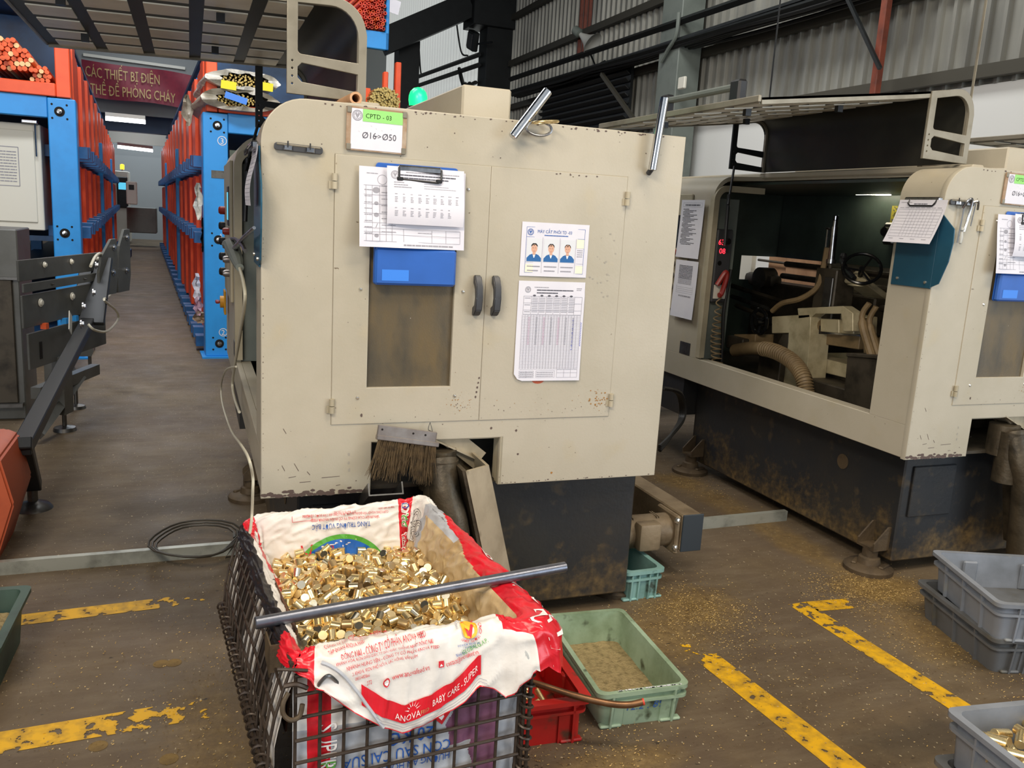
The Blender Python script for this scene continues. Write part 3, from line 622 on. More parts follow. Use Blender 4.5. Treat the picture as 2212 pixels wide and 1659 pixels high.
# bar bundles on the racks
def tube_pile(spots, r, ln, name, mats, label, cat, group, hollow=False, y=7.40, rz=rad(2.8)):
    protos = {}
    for i, (x, z) in enumerate(spots):
        m = mats[rng.randrange(len(mats))]
        if m not in protos:
            bm = new()
            if hollow: pipe(bm, (0,0,0), (0,ln,0), r, r*0.55, 10)
            else: cyl(bm, (0,0,0), (0,ln,0), r, 10)
            o = obj(name, bm, m); protos[m] = o; o.location = (x, y+rng.uniform(-.03,.05), z); o.rotation_euler = (0,0,rz); tag(o, label, cat, group)
        else: inst(protos[m], (x, y+rng.uniform(-.03,.05), z), (0,0,rz))
def pack(x0, x1, z0, hfun, r):
    out = []; row = 0; z = z0+r
    while True:
        x = x0+r+(r if row % 2 else 0); any_ = False
        while x < x1-r*0.5:
            if z-z0 < hfun((x-x0)/(x1-x0)): out.append((x+rng.uniform(-.15,.15)*r, z)); any_ = True
            x += 2.02*r
        if not any_: return out
        z += 1.76*r; row += 1
tube_pile(pack(-1.36, -1.06, 2.14, lambda t: 0.24*(1-abs(t-.4)**2*2.2), 0.0185), 0.018, 3.0, 'steel_bar', ['tube_orange', 'tube_orange', 'tube_orange', 'tube_pale'], 'round bar with an orange painted end in the heap on the left rack', 'bar', 'orange ended bars on the left rack')
tube_pile(pack(-1.10, -0.95, 2.08, lambda t: 0.13*(1-abs(t-.55)**2*2.5), 0.0165), 0.016, 3.0, 'steel_bar', ['tube_orange', 'tube_orange', 'tube_pale'], 'round bar with an orange end in the small bundle beside the orange upright', 'bar', 'small bundle of orange ended bars on the left rack')
bm = new(); box(bm, -1.02, -0.99, 7.42, 8.6, 2.23, 2.29); o = tag(obj('steel_strip', bm, 'wrap_grey', smooth=False), 'grey flat strip lying over the orange ended bars', 'strip'); o.rotation_euler=(0,rad(25),0); o.location=(1.0,0,-0.42)
tube_pile(pack(1.325, 1.555, 2.77, lambda t: 0.36, 0.0165), 0.0145, 3.0, 'steel_tube', ['tube_red', 'tube_red', 'tube_orange'], 'red ended hollow tube in the stack on the top shelf of the right rack', 'tube', 'red ended tubes on the top shelf', hollow=True, y=7.45)
def bundle(name, label, cx_, cz, rx, rz_, n, r, sag=0.0, y=7.38):
    bm = new(); rr_ = random.Random(n)
    a = 0; pts = []
    for i in range(n):
        q = math.sqrt((i+.5)/n); th = i*2.39996; pts.append((cx_+rx*q*cos(th), cz+rz_*q*sin(th)))
    for x, z in pts:
        d = rr_.uniform(-.03, .03); cyl(bm, (x, y+d, z), (x-0.12, y+2.5, z), r*rr_.uniform(.8, 1.1), 7)
    o = obj(name, bm, 'bar_end'); tag(o, label, 'bars', kind='stuff'); return o
bundle('brass_bar_bundle', 'round bundle of thin brass bars on the right rack behind the near machine', 1.545, 2.20, 0.125, 0.105, 150, 0.010)
bundle('brass_bar_bundle', 'thin brass bars packed in the upper plastic wrapped bundle on the right rack', 0.40, 2.235, 0.22, 0.045, 90, 0.0085)
bundle('brass_bar_bundle', 'thin brass bars packed in the lower plastic wrapped bundle on the right rack', 0.33, 2.085, 0.17, 0.055, 90, 0.0085)
def wrap(name, label, cx_, cz, rx, rz_, m, cut=None, y=7.34):
    # torn plastic skin around a bundle: a crumpled sleeve along the bars
    bm = new(); rows = []
    for i in range(40):
        th = 2*pi*i/40; row = []
        for j in range(8):
            k = 1+0.10*noise.noise(Vector((cos(th)*2.4, sin(th)*2.4, j*0.7+cz*9))); fl = (0.66 if j == 0 else 1.0)+(0.2 if j == 0 else 0)*noise.noise(Vector((th*3, 1, 2)))
            row.append(bm.verts.new((cx_+rx*k*fl*cos(th)-0.05*j*.3, y+0.02*sin(5*th)+(j-1)*0.22*(j > 0)+(0.03*noise.noise(Vector((th*2, 5, cz))) if j == 0 else 0), cz+rz_*k*fl*sin(th))))
        rows.append(row)
    for i in range(40):
        for j in range(7): bm.faces.new((rows[i][j], rows[(i+1) % 40][j], rows[(i+1) % 40][j+1], rows[i][j+1]))
    return tag(obj(name, bm, m), label, 'wrapping')
wrap('plastic_wrap', 'clear grey plastic sleeve torn open around the upper brass bundle', 0.42, 2.235, 0.285, 0.075, 'wrap_plastic')
wrap('plastic_wrap', 'dark dirty plastic sleeve around the lower brass bundle', 0.40, 2.085, 0.30, 0.085, 'wrap_grey')
for px, py, w, lab in ((494, 184, .115, 'yellow paper label on the plastic wrapped brass bundle, left of the black strut'), (573, 187, .12, 'yellow paper label on the plastic wrapped brass bundle, right of the black strut')):
    p = onY(px, py, 7.30); bm = new(); obox(bm, p, (w, 0.003, 0.062), (0, rad(4), 0)); tag(obj('yellow_label', bm, 'label_yellow', smooth=False), lab, 'label')
p = onY(510, 212, 7.29); bm = new(); obox(bm, p, (0.17, 0.004, 0.05), (0, rad(14), 0)); tag(obj('blue_plastic_piece', bm, 'clip_label', smooth=False), 'crumpled blue plastic sheet on the lower brass bundle', 'sheet')
q = onY(851, 14, 7.5); bm = new(); obox(bm, q, (.10, .003, .11), (0, rad(12), 0)); tag(obj('white_tag', bm, 'paper', smooth=False), 'white paper tag hanging beside the red ended tubes', 'tag')
# cream cabinet behind the left rack's front post
t = thing('control_cabinet', 'cream control cabinet with a notice, behind the left rack front post', 'cabinet', (-1.07, 7.60, 0.985))
bm = new(); box(bm, -0.75, 0, 0, 0.5, 0, 0.80, 0.006); obj('body', bm, 'cabinet_cream', t)
bm = new(); box(bm, -0.70, -0.045, -0.012, 0, 0.06, 0.75, 0.004); obj('door', bm, 'cabinet_cream', t)
p = Print(); p.grid(-0.42, 0.33, -0.155, 0.62, (-0.42, -0.155), (0.33, 0.62), 0.006, 'ink')
for k in range(11): p.lines(-0.4, -0.17, 0.36+0.022*k, 0.008, 'ink', k)
p.build('notice', t, lambda u, v: Vector((u, -0.0135, v)))
bm = new(); box(bm, -0.12, -0.01, -0.05, 0.0, 0.80, 0.83, 0.006); cyl(bm, (-0.03,-0.03,0.80), (-0.03,-0.03,0.56), 0.006, 6); obj('latch_cord', bm, 'steel', t)
bm = new(); box(bm, -0.09, 0.02, 0, 0.09, 0, 0.035, 0.01); tube(bm, spline([(-0.09,0.04,.02),(-0.15,0.03,.03),(-0.2,0.02,0.0)]), 0.006, 6); tag(obj('sensor_box', bm, 'black_plastic', loc=(-0.985, 7.42, 1.985)), 'small black sensor with a cable on the left rack beam', 'sensor')
# far end of the aisle
t = thing('banner', 'dark red banner with gold capital lettering across the far aisle', 'banner', (0, 0, 0))
b0, b1, b2, b3 = onY(180, 128, 21), onY(396, 160, 21), onY(390, 228, 21), onY(212, 208, 21)
def bann(u, v): return Vector((b3.x-0.3+(b2.x+0.25-b3.x+0.3)*u, 21+0.06*sin(9*u+3*v), b3.z+(b0.z-b3.z)*v-0.02*sin(7*u)-(0.55*u*0.16)))
bm = grid_surface(lambda u, v: bann(u, v), 30, 8); obj('cloth', bm, 'banner_red', t)
p = Print(); p.text('CÁC THIẾT BỊ ĐIỆN', 0.03, 0.56, 0.40, 'banner_gold', sx=0.185); p.text('THỂ ĐỂ PHÒNG CHÁY', 0.07, 0.10, 0.40, 'banner_gold', sx=0.185)
p.build('lettering', t, lambda u, v: bann(u, v)-Vector((0, 0.07, 0)), 0.03)
beam_pts('banner_rail', onY(180, 118, 21.46), onY(400, 148, 21.46), 0.05, 0.06, 'cabinet_cream', 'white rail above the red banner', 'rail')
bm = new(); q = onY(290, 150, 21.6); box(bm, -3.2, 2.4, 21.5, 21.6, 3.05, 8); tag(obj('gantry_wall', bm, 'wall_back', smooth=False), 'grey sheeted wall above the far aisle behind the banner', 'wall')
bm = new(); box(bm, -3.2, 2.4, 22.0, 22.3, onY(300,286,22).z, onY(300,232,22).z); tag(obj('header_beam', bm, 'wall_blue', smooth=False), 'dark blue header beam below the red banner', 'beam')
def tube_lamp(p0, p1, r, lab, wt=0):
    p0, p1 = Vector(p0), Vector(p1); t = thing('tube_lamp', lab, 'lamp', (p0+p1)/2); a, b = p0-(p0+p1)/2, p1-(p0+p1)/2
    bm = new(); cyl(bm, a, b, r, 10); obj('tube', bm, 'lamp_tube', t)
    bm = new(); obox(bm, Vector((0,0,r*2.2)), ((b-a).length, r*3, r*2), (0, -math.atan2((b-a).z, (b-a).x), 0)); obj('batten', bm, 'cabinet_cream', t, smooth=False)
tube_lamp(onY(228, 256, 18), onY(314, 264, 18), 0.035, 'bright fluorescent tube under the red banner, upper one')
tube_lamp(onY(254, 317, 24), onY(330, 326, 24), 0.035, 'bright fluorescent tube far down the aisle, lower one')
t = thing('white_duct', 'pale horizontal duct hung across the far end of the aisle', 'duct', (-.7, 25.0, onY(300,312,25).z)); bm = new(); box(bm, -2.3, 2.3, 0, 0.1, 0, 0.36); obj('duct', bm, 'cabinet_cream', t, smooth=False)
for x in (-2, 2):
    bm = new(); cyl(bm, (x, .05, .5), (x, .05, 5.25), .015, 6); obj('hanger', bm, 'steel', t)
bm = new(); box(bm, -4, 2.0, 28.2, 28.4, 0.0, onY(300,338,28.2).z); tag(obj('grey_partition', bm, 'wall_back', smooth=False), 'grey partition closing the far end of the aisle', 'partition')
mc = onZ(262, 505); my = 25.2
mc = None; t = thing('lathe_machine', 'white machine with a blue screen and an amber lamp at the aisle end', 'machine', (onY(265, 450, my).x, my, 0))
bm = new(); box(bm, -0.5, 0.16, 0, 0.8, 0.05, 1.9, 0.02); obj('body', bm, 'cabinet_cream', t)
bm = new(); box(bm, -0.12, 0.14, -0.08, 0, 0.95, 1.75, 0.02); obj('panel', bm, 'steel_black', t)
bm = new(); box(bm, -0.08, 0.1, -0.09, -0.08, 1.42, 1.6); obj('screen', bm, 'screen_blue', t)
bm = new(); lathe(bm, [(0.05, 0), (0.05, .12), (0, .14)], (-0.0, 0.3, 1.95), n=12); obj('beacon', bm, 'lamp_amber', t)
bm = new(); cyl(bm, (0,0.3,1.88), (0,0.3,1.96), 0.02, 8); obj('beacon_stem', bm, 'steel', t)
q = onY(284, 410, 23); t = thing('wall_switch_box', 'small white box with a dark socket beside the white machine', 'box', q)
bm = new(); box(bm, -0.12, 0.12, 0, 0.2, -0.35, 0.2, 0.02); obj('body', bm, 'cabinet_cream', t)
bm = new(); box(bm, -0.06, 0.06, -0.01, 0, 0, 0.12); obj('socket', bm, 'steel_black', t)
bm = new(); q = onY(306, 462, 24); box(bm, q.x-0.35, q.x+0.35, 24, 24.6, 0.35, 1.0, 0.02); tag(obj('grey_bench', bm, 'steel_column'), 'dark grey block on the floor at the aisle end', 'block')
bm = new(); box(bm, -1.75, -1.2, 19.6, 20.2, 0.0, 0.16, 0.01); tag(obj('blue_pallet', bm, 'rack_blue_dark'), 'low dark blue pallet at the foot of the left rack, far along the aisle', 'pallet')
# overhead blue girders at the upper left
for k in range(4): beam_pts('blue_girder', (-3.2, 9.2+0.9*k, 3.15+0.42*k), (0.4, 9.2+0.9*k, 3.15+0.42*k), 0.12, 0.16, 'rack_blue_dark', ('lowest', 'second lowest', 'second highest', 'highest')[k]+' of the dark blue girders above the left rack', 'girder')
# ================================================================= the sawing machines (three alike, 2.282 m apart)
XL, YF, DX, LEN = 0.171, 2.30, 2.282, 2.42
W = 1.224
def make_machine(label):
    t = thing('sawing_machine', label, 'machine', (XL, YF, 0))
    A = lambda nm, bm, m, par=t, **k: obj(nm, bm, m, par, **k)
    # front panel with door opening, discharge notch and rounded top corner
    out = [(0,0.507),(0.296,0.507),(0.296,0.655),(0.689,0.655),(0.689,0.507),(W,0.507),(W,1.562)]+arc(0.11, 1.452, 0.11, 90, 180, 10)
    bm = new(); plate(bm, [out, [(0.181,0.705),(1.043,0.705),(1.043,1.437),(0.181,1.437)]], 0.024, (0,0,0), 0.003); fp = A('front_panel', bm, 'beige')
    bm = new(); box(bm, 0.297, 0.689, 0.02, 0.05, 0.645, 0.655); box(bm, 0.687, 0.695, 0.0, 0.06, 0.507, 0.655); A('notch_lip', bm, 'beige_dull', fp, smooth=False)
    # doors
    dl_out = [(0.1855,0.7095),(0.6115,0.7095),(0.6115,1.4325),(0.1855,1.4325)]
    bm = new(); plate(bm, [dl_out, [(0.278,0.809),(0.524,0.809),(0.524,1.36),(0.278,1.36)]], 0.02, (0,-0.003,0), 0.002); d1 = A('door', bm, 'beige')
    bm = new(); plate(bm, [[(0.6160,0.7095),(1.0385,0.7095),(1.0385,1.4325),(0.6160,1.4325)]], 0.02, (0,-0.003,0), 0.002); d2 = A('door', bm, 'beige')
    bm = new(); box(bm, 0.26, 0.54, 0.009, 0.014, 0.79, 1.38); A('window_pane', bm, 'pane_brown', d1, smooth=False)
    for x, z in ((0.257,1.085),(0.547,1.085),(0.255,0.783),(0.536,0.783),(0.257,1.385),(0.549,1.368)):
        bm = new(); lathe(bm, [(0.0,-0.0035),(0.0035,-0.003),(0.0055,0.0)], (x,-0.003,z), 'y', 10); A('screw', bm, 'screw', d1)
    for d, x in ((d1, 0.586), (d2, 0.641)):
        bm = new()
        prism(bm, [(-0.003,1.023-0.006),(-0.018,1.019),(-0.035,1.035),(-0.038,1.07),(-0.035,1.105),(-0.018,1.131),(-0.003,1.133),(-0.003,1.108),(-0.016,1.106),(-0.024,1.095),(-0.026,1.07),(-0.024,1.047),(-0.016,1.043),(-0.003,1.042)], x-0.010, x+0.010, 'x')
        bmesh.ops.bevel(bm, geom=list(bm.edges), offset=0.0025, segments=2, affect='EDGES')
        h = A('handle', bm, 'dark_grey_plastic', d)
    for d, x, z in ((d1,0.182,1.365),(d1,0.184,0.762),(d2,1.042,1.372),(d2,1.042,0.760)):
        bm = new(); cyl(bm, (x,-0.008,z-0.020), (x,-0.008,z-0.001), 0.0075, 12); cyl(bm, (x,-0.008,z+0.001), (x,-0.008,z+0.020), 0.0075, 12); box(bm, x-0.014, x, -0.005, -0.001, z-0.02, z+0.0)
        A('hinge', bm, 'beige_dull', d)
    bm = new(); plate(bm, [[(0.17,0.695),(1.055,0.695),(1.055,1.447),(0.17,1.447)],[(0.27,0.80),(0.53,0.80),(0.53,1.37),(0.27,1.37)]], 0.004, (0,0.025,0)); A('door_gap_shade', bm, 'cable_black', fp, smooth=False)  # black plate added behind the doors, puts the gaps' shade into colour
    # chipped paint, scratches and rust specks: flat marks on the paint
    rc = random.Random(11); p = Print()
    def blob(x, z, r, m, sx=1.0):
        p.poly([(x+sx*r*(0.6+0.5*rc.random())*cos(2*pi*k/8), z+r*(0.6+0.5*rc.random())*sin(2*pi*k/8)) for k in range(8)], m)
    for k in range(46): blob(rc.uniform(0.004,0.295), 0.5085+abs(rc.gauss(0,.006)), rc.uniform(.0015,.007), 'chip_brown', 2.2)
    for k in range(24): blob(rc.uniform(0.69,1.21), 0.5085+abs(rc.gauss(0,.0015)), rc.uniform(.0008,.002), 'chip_brown', 2)
    for k in range(60): blob(rc.uniform(0.14,1.22), 1.5605-abs(rc.gauss(0,.003)), rc.uniform(.001,.0028), 'chip_brown', 1.6)
    for k in range(30): blob(0.0025+abs(rc.gauss(0,.001)), rc.uniform(.51,1.45), rc.uniform(.0008,.002), 'chip_brown', .7)
    for k in range(40): blob(rc.uniform(0.02,1.2), rc.choice((rc.uniform(1.445,1.55), rc.uniform(.52,.70))), rc.uniform(.0006,.0018), rc.choice(('chip_brown','scuff_grey')), 1.3)
    for (x, z, dx, dz) in ((.085,.60,.012,-.022),(.06,.58,-.008,.016),(.12,.575,.008,-.01),(.07,.56,.02,.003),(.10,.545,.03,.001),(.16,.555,.05,.002),(.055,.70,.008,-.014),(.20,.53,.012,.002)):
        p.poly([(x,z),(x+dx,z+dz),(x+dx+.001,z+dz+.0014),(x+.0008,z+.0016)], 'chip_brown')
    for x, z in ((.235,.595),(.237,.575),(.235,.62)): blob(x, z, .006, 'scuff_grey', .6)
    for x, z in ((0.655,.682),(0.735,.672),(0.745,.598),(0.86,.533)): blob(x, z, .0042, 'chip_brown' if x < .8 else 'rust_spot')
    p.build('paint_wear', fp, lambda u, v: Vector((u, -0.0006, v)))['kind'] = 'stuff'
    p = Print()
    for k in range(34): blob(rc.gauss(0.555,.022), rc.gauss(0.765,.018), rc.uniform(.0007,.002), rc.choice(('chip_brown','rust_spot')))
    for k in range(8): blob(rc.uniform(.29,.5), rc.gauss(0.725,.012), rc.uniform(.0007,.0016), 'chip_brown')
    for k in range(14): blob(rc.uniform(.19,.6), rc.uniform(.72,1.42), rc.uniform(.0006,.0015), rc.choice(('scuff_grey','chip_brown')))
    blob(.267,.733,.006,'chip_brown',.7)
    for k in range(5): blob(.608-.002*k, .835-.014*k, .004, 'chip_brown', .8)
    p.build('paint_wear', d1, lambda u, v: Vector((u, -0.0038, v)))['kind'] = 'stuff'
    p = Print()
    for k in range(44): blob(1.03-abs(rc.gauss(0,.035)), rc.gauss(0.765,.014), rc.uniform(.0008,.003), 'rust_spot', 1.2)
    for k in range(40): blob(rc.uniform(.62,1.03), rc.gauss(0.735,.022), rc.uniform(.0006,.0016), rc.choice(('chip_brown','scuff_grey','rust_spot')))
    for k in range(18): blob(rc.uniform(.93,1.02), rc.uniform(1.05,1.3), rc.uniform(.0008,.003), 'scuff_grey', 1.5)
    for k in range(6): blob(rc.uniform(.75,.95), 1.430-abs(rc.gauss(0,.002)), .002, 'chip_brown', 1.8)
    p.build('paint_wear', d2, lambda u, v: Vector((u, -0.0038, v)))['kind'] = 'stuff'
    # side of the enclosure: sill, near column, far column, roof, inner walls
    bm = new(); box(bm, 0.0, 0.022, 0.024, LEN, 0.507, 0.632, 0.002); box(bm, 0.022, 0.06, 0.16, 1.42, 0.62, 0.632); A('sill_rail', bm, 'beige')
    colp = [(0.0,0.632)]+[(0.0,1.452)]+arc(0.11,1.452,0.11,180,90,10)[1:]+[(0.29,1.572)]
    bm = new(); sheet(bm, [(x, z) for x, z in colp], 0.024, 0.205, 0.02); box(bm, 0.02, 0.10, 0.185, 0.205, 0.632, 1.45); A('side_column', bm, 'beige')
    bm = new(); sheet(bm, colp, 1.42, LEN, 0.02); A('side_column', bm, 'beige')
    bm = new(); sheet(bm, [(-0.004,0.64),(-0.004,1.44)]+[(x-0.004, z) for x, z in arc(0.075,1.44,0.075,180,90,8)][1:]+[(0.29,1.515)], 1.405, 1.44, 0.03); A('arch_trim', bm, 'beige_dull')
    bm = new(); box(bm, 0.022, 0.16, 1.43, 1.45, 0.632, 1.45); A('column_inner_plate', bm, 'steel_column', smooth=False)
    bm = new(); box(bm, 0.29, W, 0.024, LEN, 1.552, 1.562); box(bm, 0.27, 0.33, 0.15, LEN, 1.562, 1.590, 0.006); A('roof', bm, 'beige')
    bm = new(); box(bm, W-0.02, W, 0.024, LEN, 0.507, 0.632); box(bm, W-0.02, W, 0.024, LEN, 1.14, 1.552); box(bm, W-0.02, W, 0.024, 1.95, 0.632, 1.14); A('side_wall', bm, 'beige_dull', smooth=False)
    bm = new(); box(bm, W-0.05, W-0.03, 0.05, LEN-0.03, 1.14, 1.545); box(bm, 0.3, W-0.06, 0.05, LEN-0.03, 1.535, 1.548); A('inner_wall', bm, 'inside_green', smooth=False)
    bm = new(); box(bm, 0.02, W, LEN-0.02, LEN, 1.14, 1.552); box(bm, 0.02, 0.9, LEN-0.02, LEN, 0.507, 1.14); box(bm, 0.9, W, LEN-0.02, LEN, 0.507, 0.985); A('end_wall', bm, 'inside_green', smooth=False)
    bm = new(); box(bm, 0.10, W-0.03, 0.03, 0.04, 0.66, 0.70); box(bm, 0.06, W-0.03, 0.04, LEN-0.04, 0.50, 0.512); A('inner_floor', bm, 'cast_dark', smooth=False)
    # pedestal
    bm = new(); box(bm, 0.105, 1.214, 0.093, 1.557, 0.055, 0.507, 0.006); bs = A('pedestal', bm, 'machine_base')
    bm = new(); box(bm, 0.02, 1.18, 1.557, LEN-0.1, 0.30, 0.507); A('pedestal', bm, 'machine_base', smooth=False)
    bm = new(); lathe(bm, [(0.032,-0.002),(0.032,0.0)], (0.104,0.42,0.37), 'x', 20); A('plug', bm, 'foot_iron', bs)
    bm = new(); box(bm, 0.145, 0.36, 0.082, 0.093, 0.24, 0.445, 0.003); A('cover_plate', bm, 'machine_base', bs)
    # levelling feet: gusset bracket, screw, disc pad
    bm = new(); box(bm, -0.075, 0.0, -0.045, 0.045, 0.095, 0.105)
    for s in (-0.045, 0.038): prism(bm, [(-0.075,0.095),(0.0,0.095),(0.0,0.19),(-0.012,0.19),(-0.075,0.125)], s, s+0.007, 'y')
    br = bpy.data.meshes.new('bracket'); bm.to_mesh(br); bm.free(); br.materials.append(M['foot_iron'])
    bm = new(); lathe(bm, [(0.095,0.0),(0.095,0.016),(0.082,0.026),(0.045,0.03),(0.04,0.055),(0.03,0.06),(0.03,0.095)], n=24); obox(bm, (0.03,-0.05,0.03), (0.07,0.02,0.012), (0,0,0.4), 0.004); obox(bm, (-0.04,0.03,0.03), (0.07,0.02,0.012), (0,0,0.6), 0.004)
    pd = bpy.data.meshes.new('foot_pad'); bm.to_mesh(pd); bm.free(); pd.materials.append(M['foot_iron']); smooth_by_angle(pd)
    for x, y, rz in ((0.105,0.16,0.0),(0.105,1.48,0.0),(1.195,0.24,pi),(1.195,1.48,pi)):
        b = bpy.data.objects.new('foot', br); C.objects.link(b); b.parent = t; b.location = (x,y,0); b.rotation_euler = (0,0,rz)
        q = bpy.data.objects.new('foot_pad', pd); C.objects.link(q); q.parent = b; q.location = (-0.045,0,0)
    # discharge: steel chute, dark duct, inside guide
    bm = new()
    a, b_ = Vector((0.575,-0.03,0.615)), Vector((0.70,-0.18,0.10))
    def strip(bm, p, q, w0, w1, up):
        d = (q-p).normalized(); s = d.cross(up).normalized(); v = [bm.verts.new(x) for x in (p-s*w0/2, p+s*w0/2, q+s*w1/2, q-s*w1/2)]; return bm.faces.new(v), s
    prism(bm, [(0.545,0.588),(0.612,0.603),(0.738,0.115),(0.668,0.115)], -0.115, -0.105, 'y'); ch = A('discharge_chute', bm, 'chute_metal', smooth=False)
    bm = new(); prism(bm, [(0.535,0.59),(0.548,0.59),(0.672,0.115),(0.655,0.115)], -0.112, 0.06, 'y'); A('chute_side', bm, 'chute_dark', ch, smooth=False)
    bm = new(); prism(bm, [(0.605,0.603),(0.614,0.603),(0.740,0.115),(0.730,0.115)], -0.112, 0.06, 'y'); prism(bm, [(0.545,0.585),(0.61,0.60),(0.735,0.115),(0.668,0.115)], 0.05, 0.06, 'y'); A('chute_side', bm, 'chute_metal', ch, smooth=False)
    bm = new(); tube(bm, spline([(0.50,-0.02,0.60),(0.505,-0.06,0.50),(0.53,-0.08,0.40),(0.57,-0.08,0.10)]), 0.045, 14); A('discharge_pipe', bm, 'chute_dark')
    bm = new(); sheet(bm, [(0.47,0.66),(0.645,0.575)], 0.0, 0.12, 0.004); sheet(bm, [(0.50,0.72),(0.65,0.60)], 0.02, 0.03, 0.06); A('chute_guide', bm, 'chute_metal', ch)
    bm = new(); cyl(bm, (0.50,0.02,0.50), (0.50,0.02,0.62), 0.055, 16); cyl(bm, (0.50,-0.02,0.40), (0.50,-0.02,0.60), 0.05, 16); A('rubber_sleeve', bm, 'chute_dark', ch)
    # chip conveyor motor at the right foot
    mo = A('chip_motor', (lambda b: (cyl(b, (1.22,0.33,0.175), (1.50,0.33,0.175), 0.062, 24), cyl(b, (1.20,0.33,0.175), (1.30,0.33,0.175), 0.07, 24), obox(b, (1.505,0.33,0.175), (0.02,0.15,0.15), (0,0,0), 0.006), b)[-1])(new()), 'motor')
    bm = new(); box(bm, 1.335, 1.425, 0.235, 0.29, 0.13, 0.235, 0.012, 2); A('terminal_box', bm, 'motor', mo)
    for k in range(4):
        bm = new(); obox(bm, (1.33+0.009*k+0.09*(k > 1),0.33,0.175+0.0605), (0.004,0.06,0.005)); A('cooling_fin', bm, 'motor', mo, smooth=False)
    bm = new(); cyl(bm, (1.23,0.40,0.27), (1.34,0.40,0.27), 0.04, 16); A('gear_knob', bm, 'motor', mo)
    bm = new(); box(bm, 1.515, 1.60, 0.25, 0.95, 0.115, 0.255, 0.005); A('belt_housing', bm, 'motor', mo)
    bm = new(); box(bm, 1.515, 1.603, 0.243, 0.25, 0.113, 0.257, 0.002); A('housing_cap', bm, 'motor_cap', mo)
    for z in (0.13, 0.235):
        bm = new(); lathe(bm, [(0.0,-0.012),(0.010,-0.009),(0.012,0.0)], (1.495,0.255,z), 'y', 8); A('bolt', bm, 'screw', mo)
    # cabinet on the roof, with the beacon behind
    bm = new(); box(bm, 0.611, 0.771, 0.30, 1.60, 1.562, 1.688, 0.006); A('roof_cabinet', bm, 'beige')
    # control column fittings on the outer side of the far column
    bm = new(); box(bm, -0.012, 0.0, 1.60, 2.30, 0.86, 1.47, 0.004); cp = A('control_panel', bm, 'beige_dull')
    bm = new(); box(bm, -0.016, -0.012, 1.70, 1.86, 1.19, 1.36); A('screen', bm, 'black_plastic', cp, smooth=False)
    bm = new(); box(bm, -0.018, -0.016, 1.715, 1.80, 1.215, 1.335); A('screen_face', bm, 'screen_blue', cp, smooth=False)
    for k in range(4):
        bm = new(); lathe(bm, [(0.016,0.0),(0.016,-0.02),(0.012,-0.028),(0.0,-0.03)], (-0.012,1.72,1.165-0.062*k), 'x', 14); A('button', bm, 'button_metal' if k else 'knob_red', cp)
    for k in range(5):
        bm = new(); lathe(bm, [(0.02,0.0),(0.02,-0.022),(0.014,-0.03),(0.0,-0.032)], (-0.012,2.2,1.25-0.075*k), 'x', 14); A('button', bm, ['knob_red','black_plastic','black_plastic','black_plastic','black_plastic'][k], cp)
    bm = new(); box(bm, -0.022, -0.012, 2.12, 2.24, 0.74, 0.86, 0.004); lathe(bm, [(0.03,0.0),(0.03,-0.02),(0.0,-0.022)], (-0.02,2.18,0.80), 'x', 14); A('main_switch', bm, 'knob_yellow', cp)
    bm = new(); obox(bm, (-0.052,2.18,0.80), (0.02,0.06,0.014), (0,0,0), 0.004); A('switch_lever', bm, 'knob_red', cp)
    bm = new(); box(bm, -0.002, 0.0, 1.50, 1.60, 0.635, 0.70); A('type_plate', bm, 'steel_dark', smooth=False)
    return t
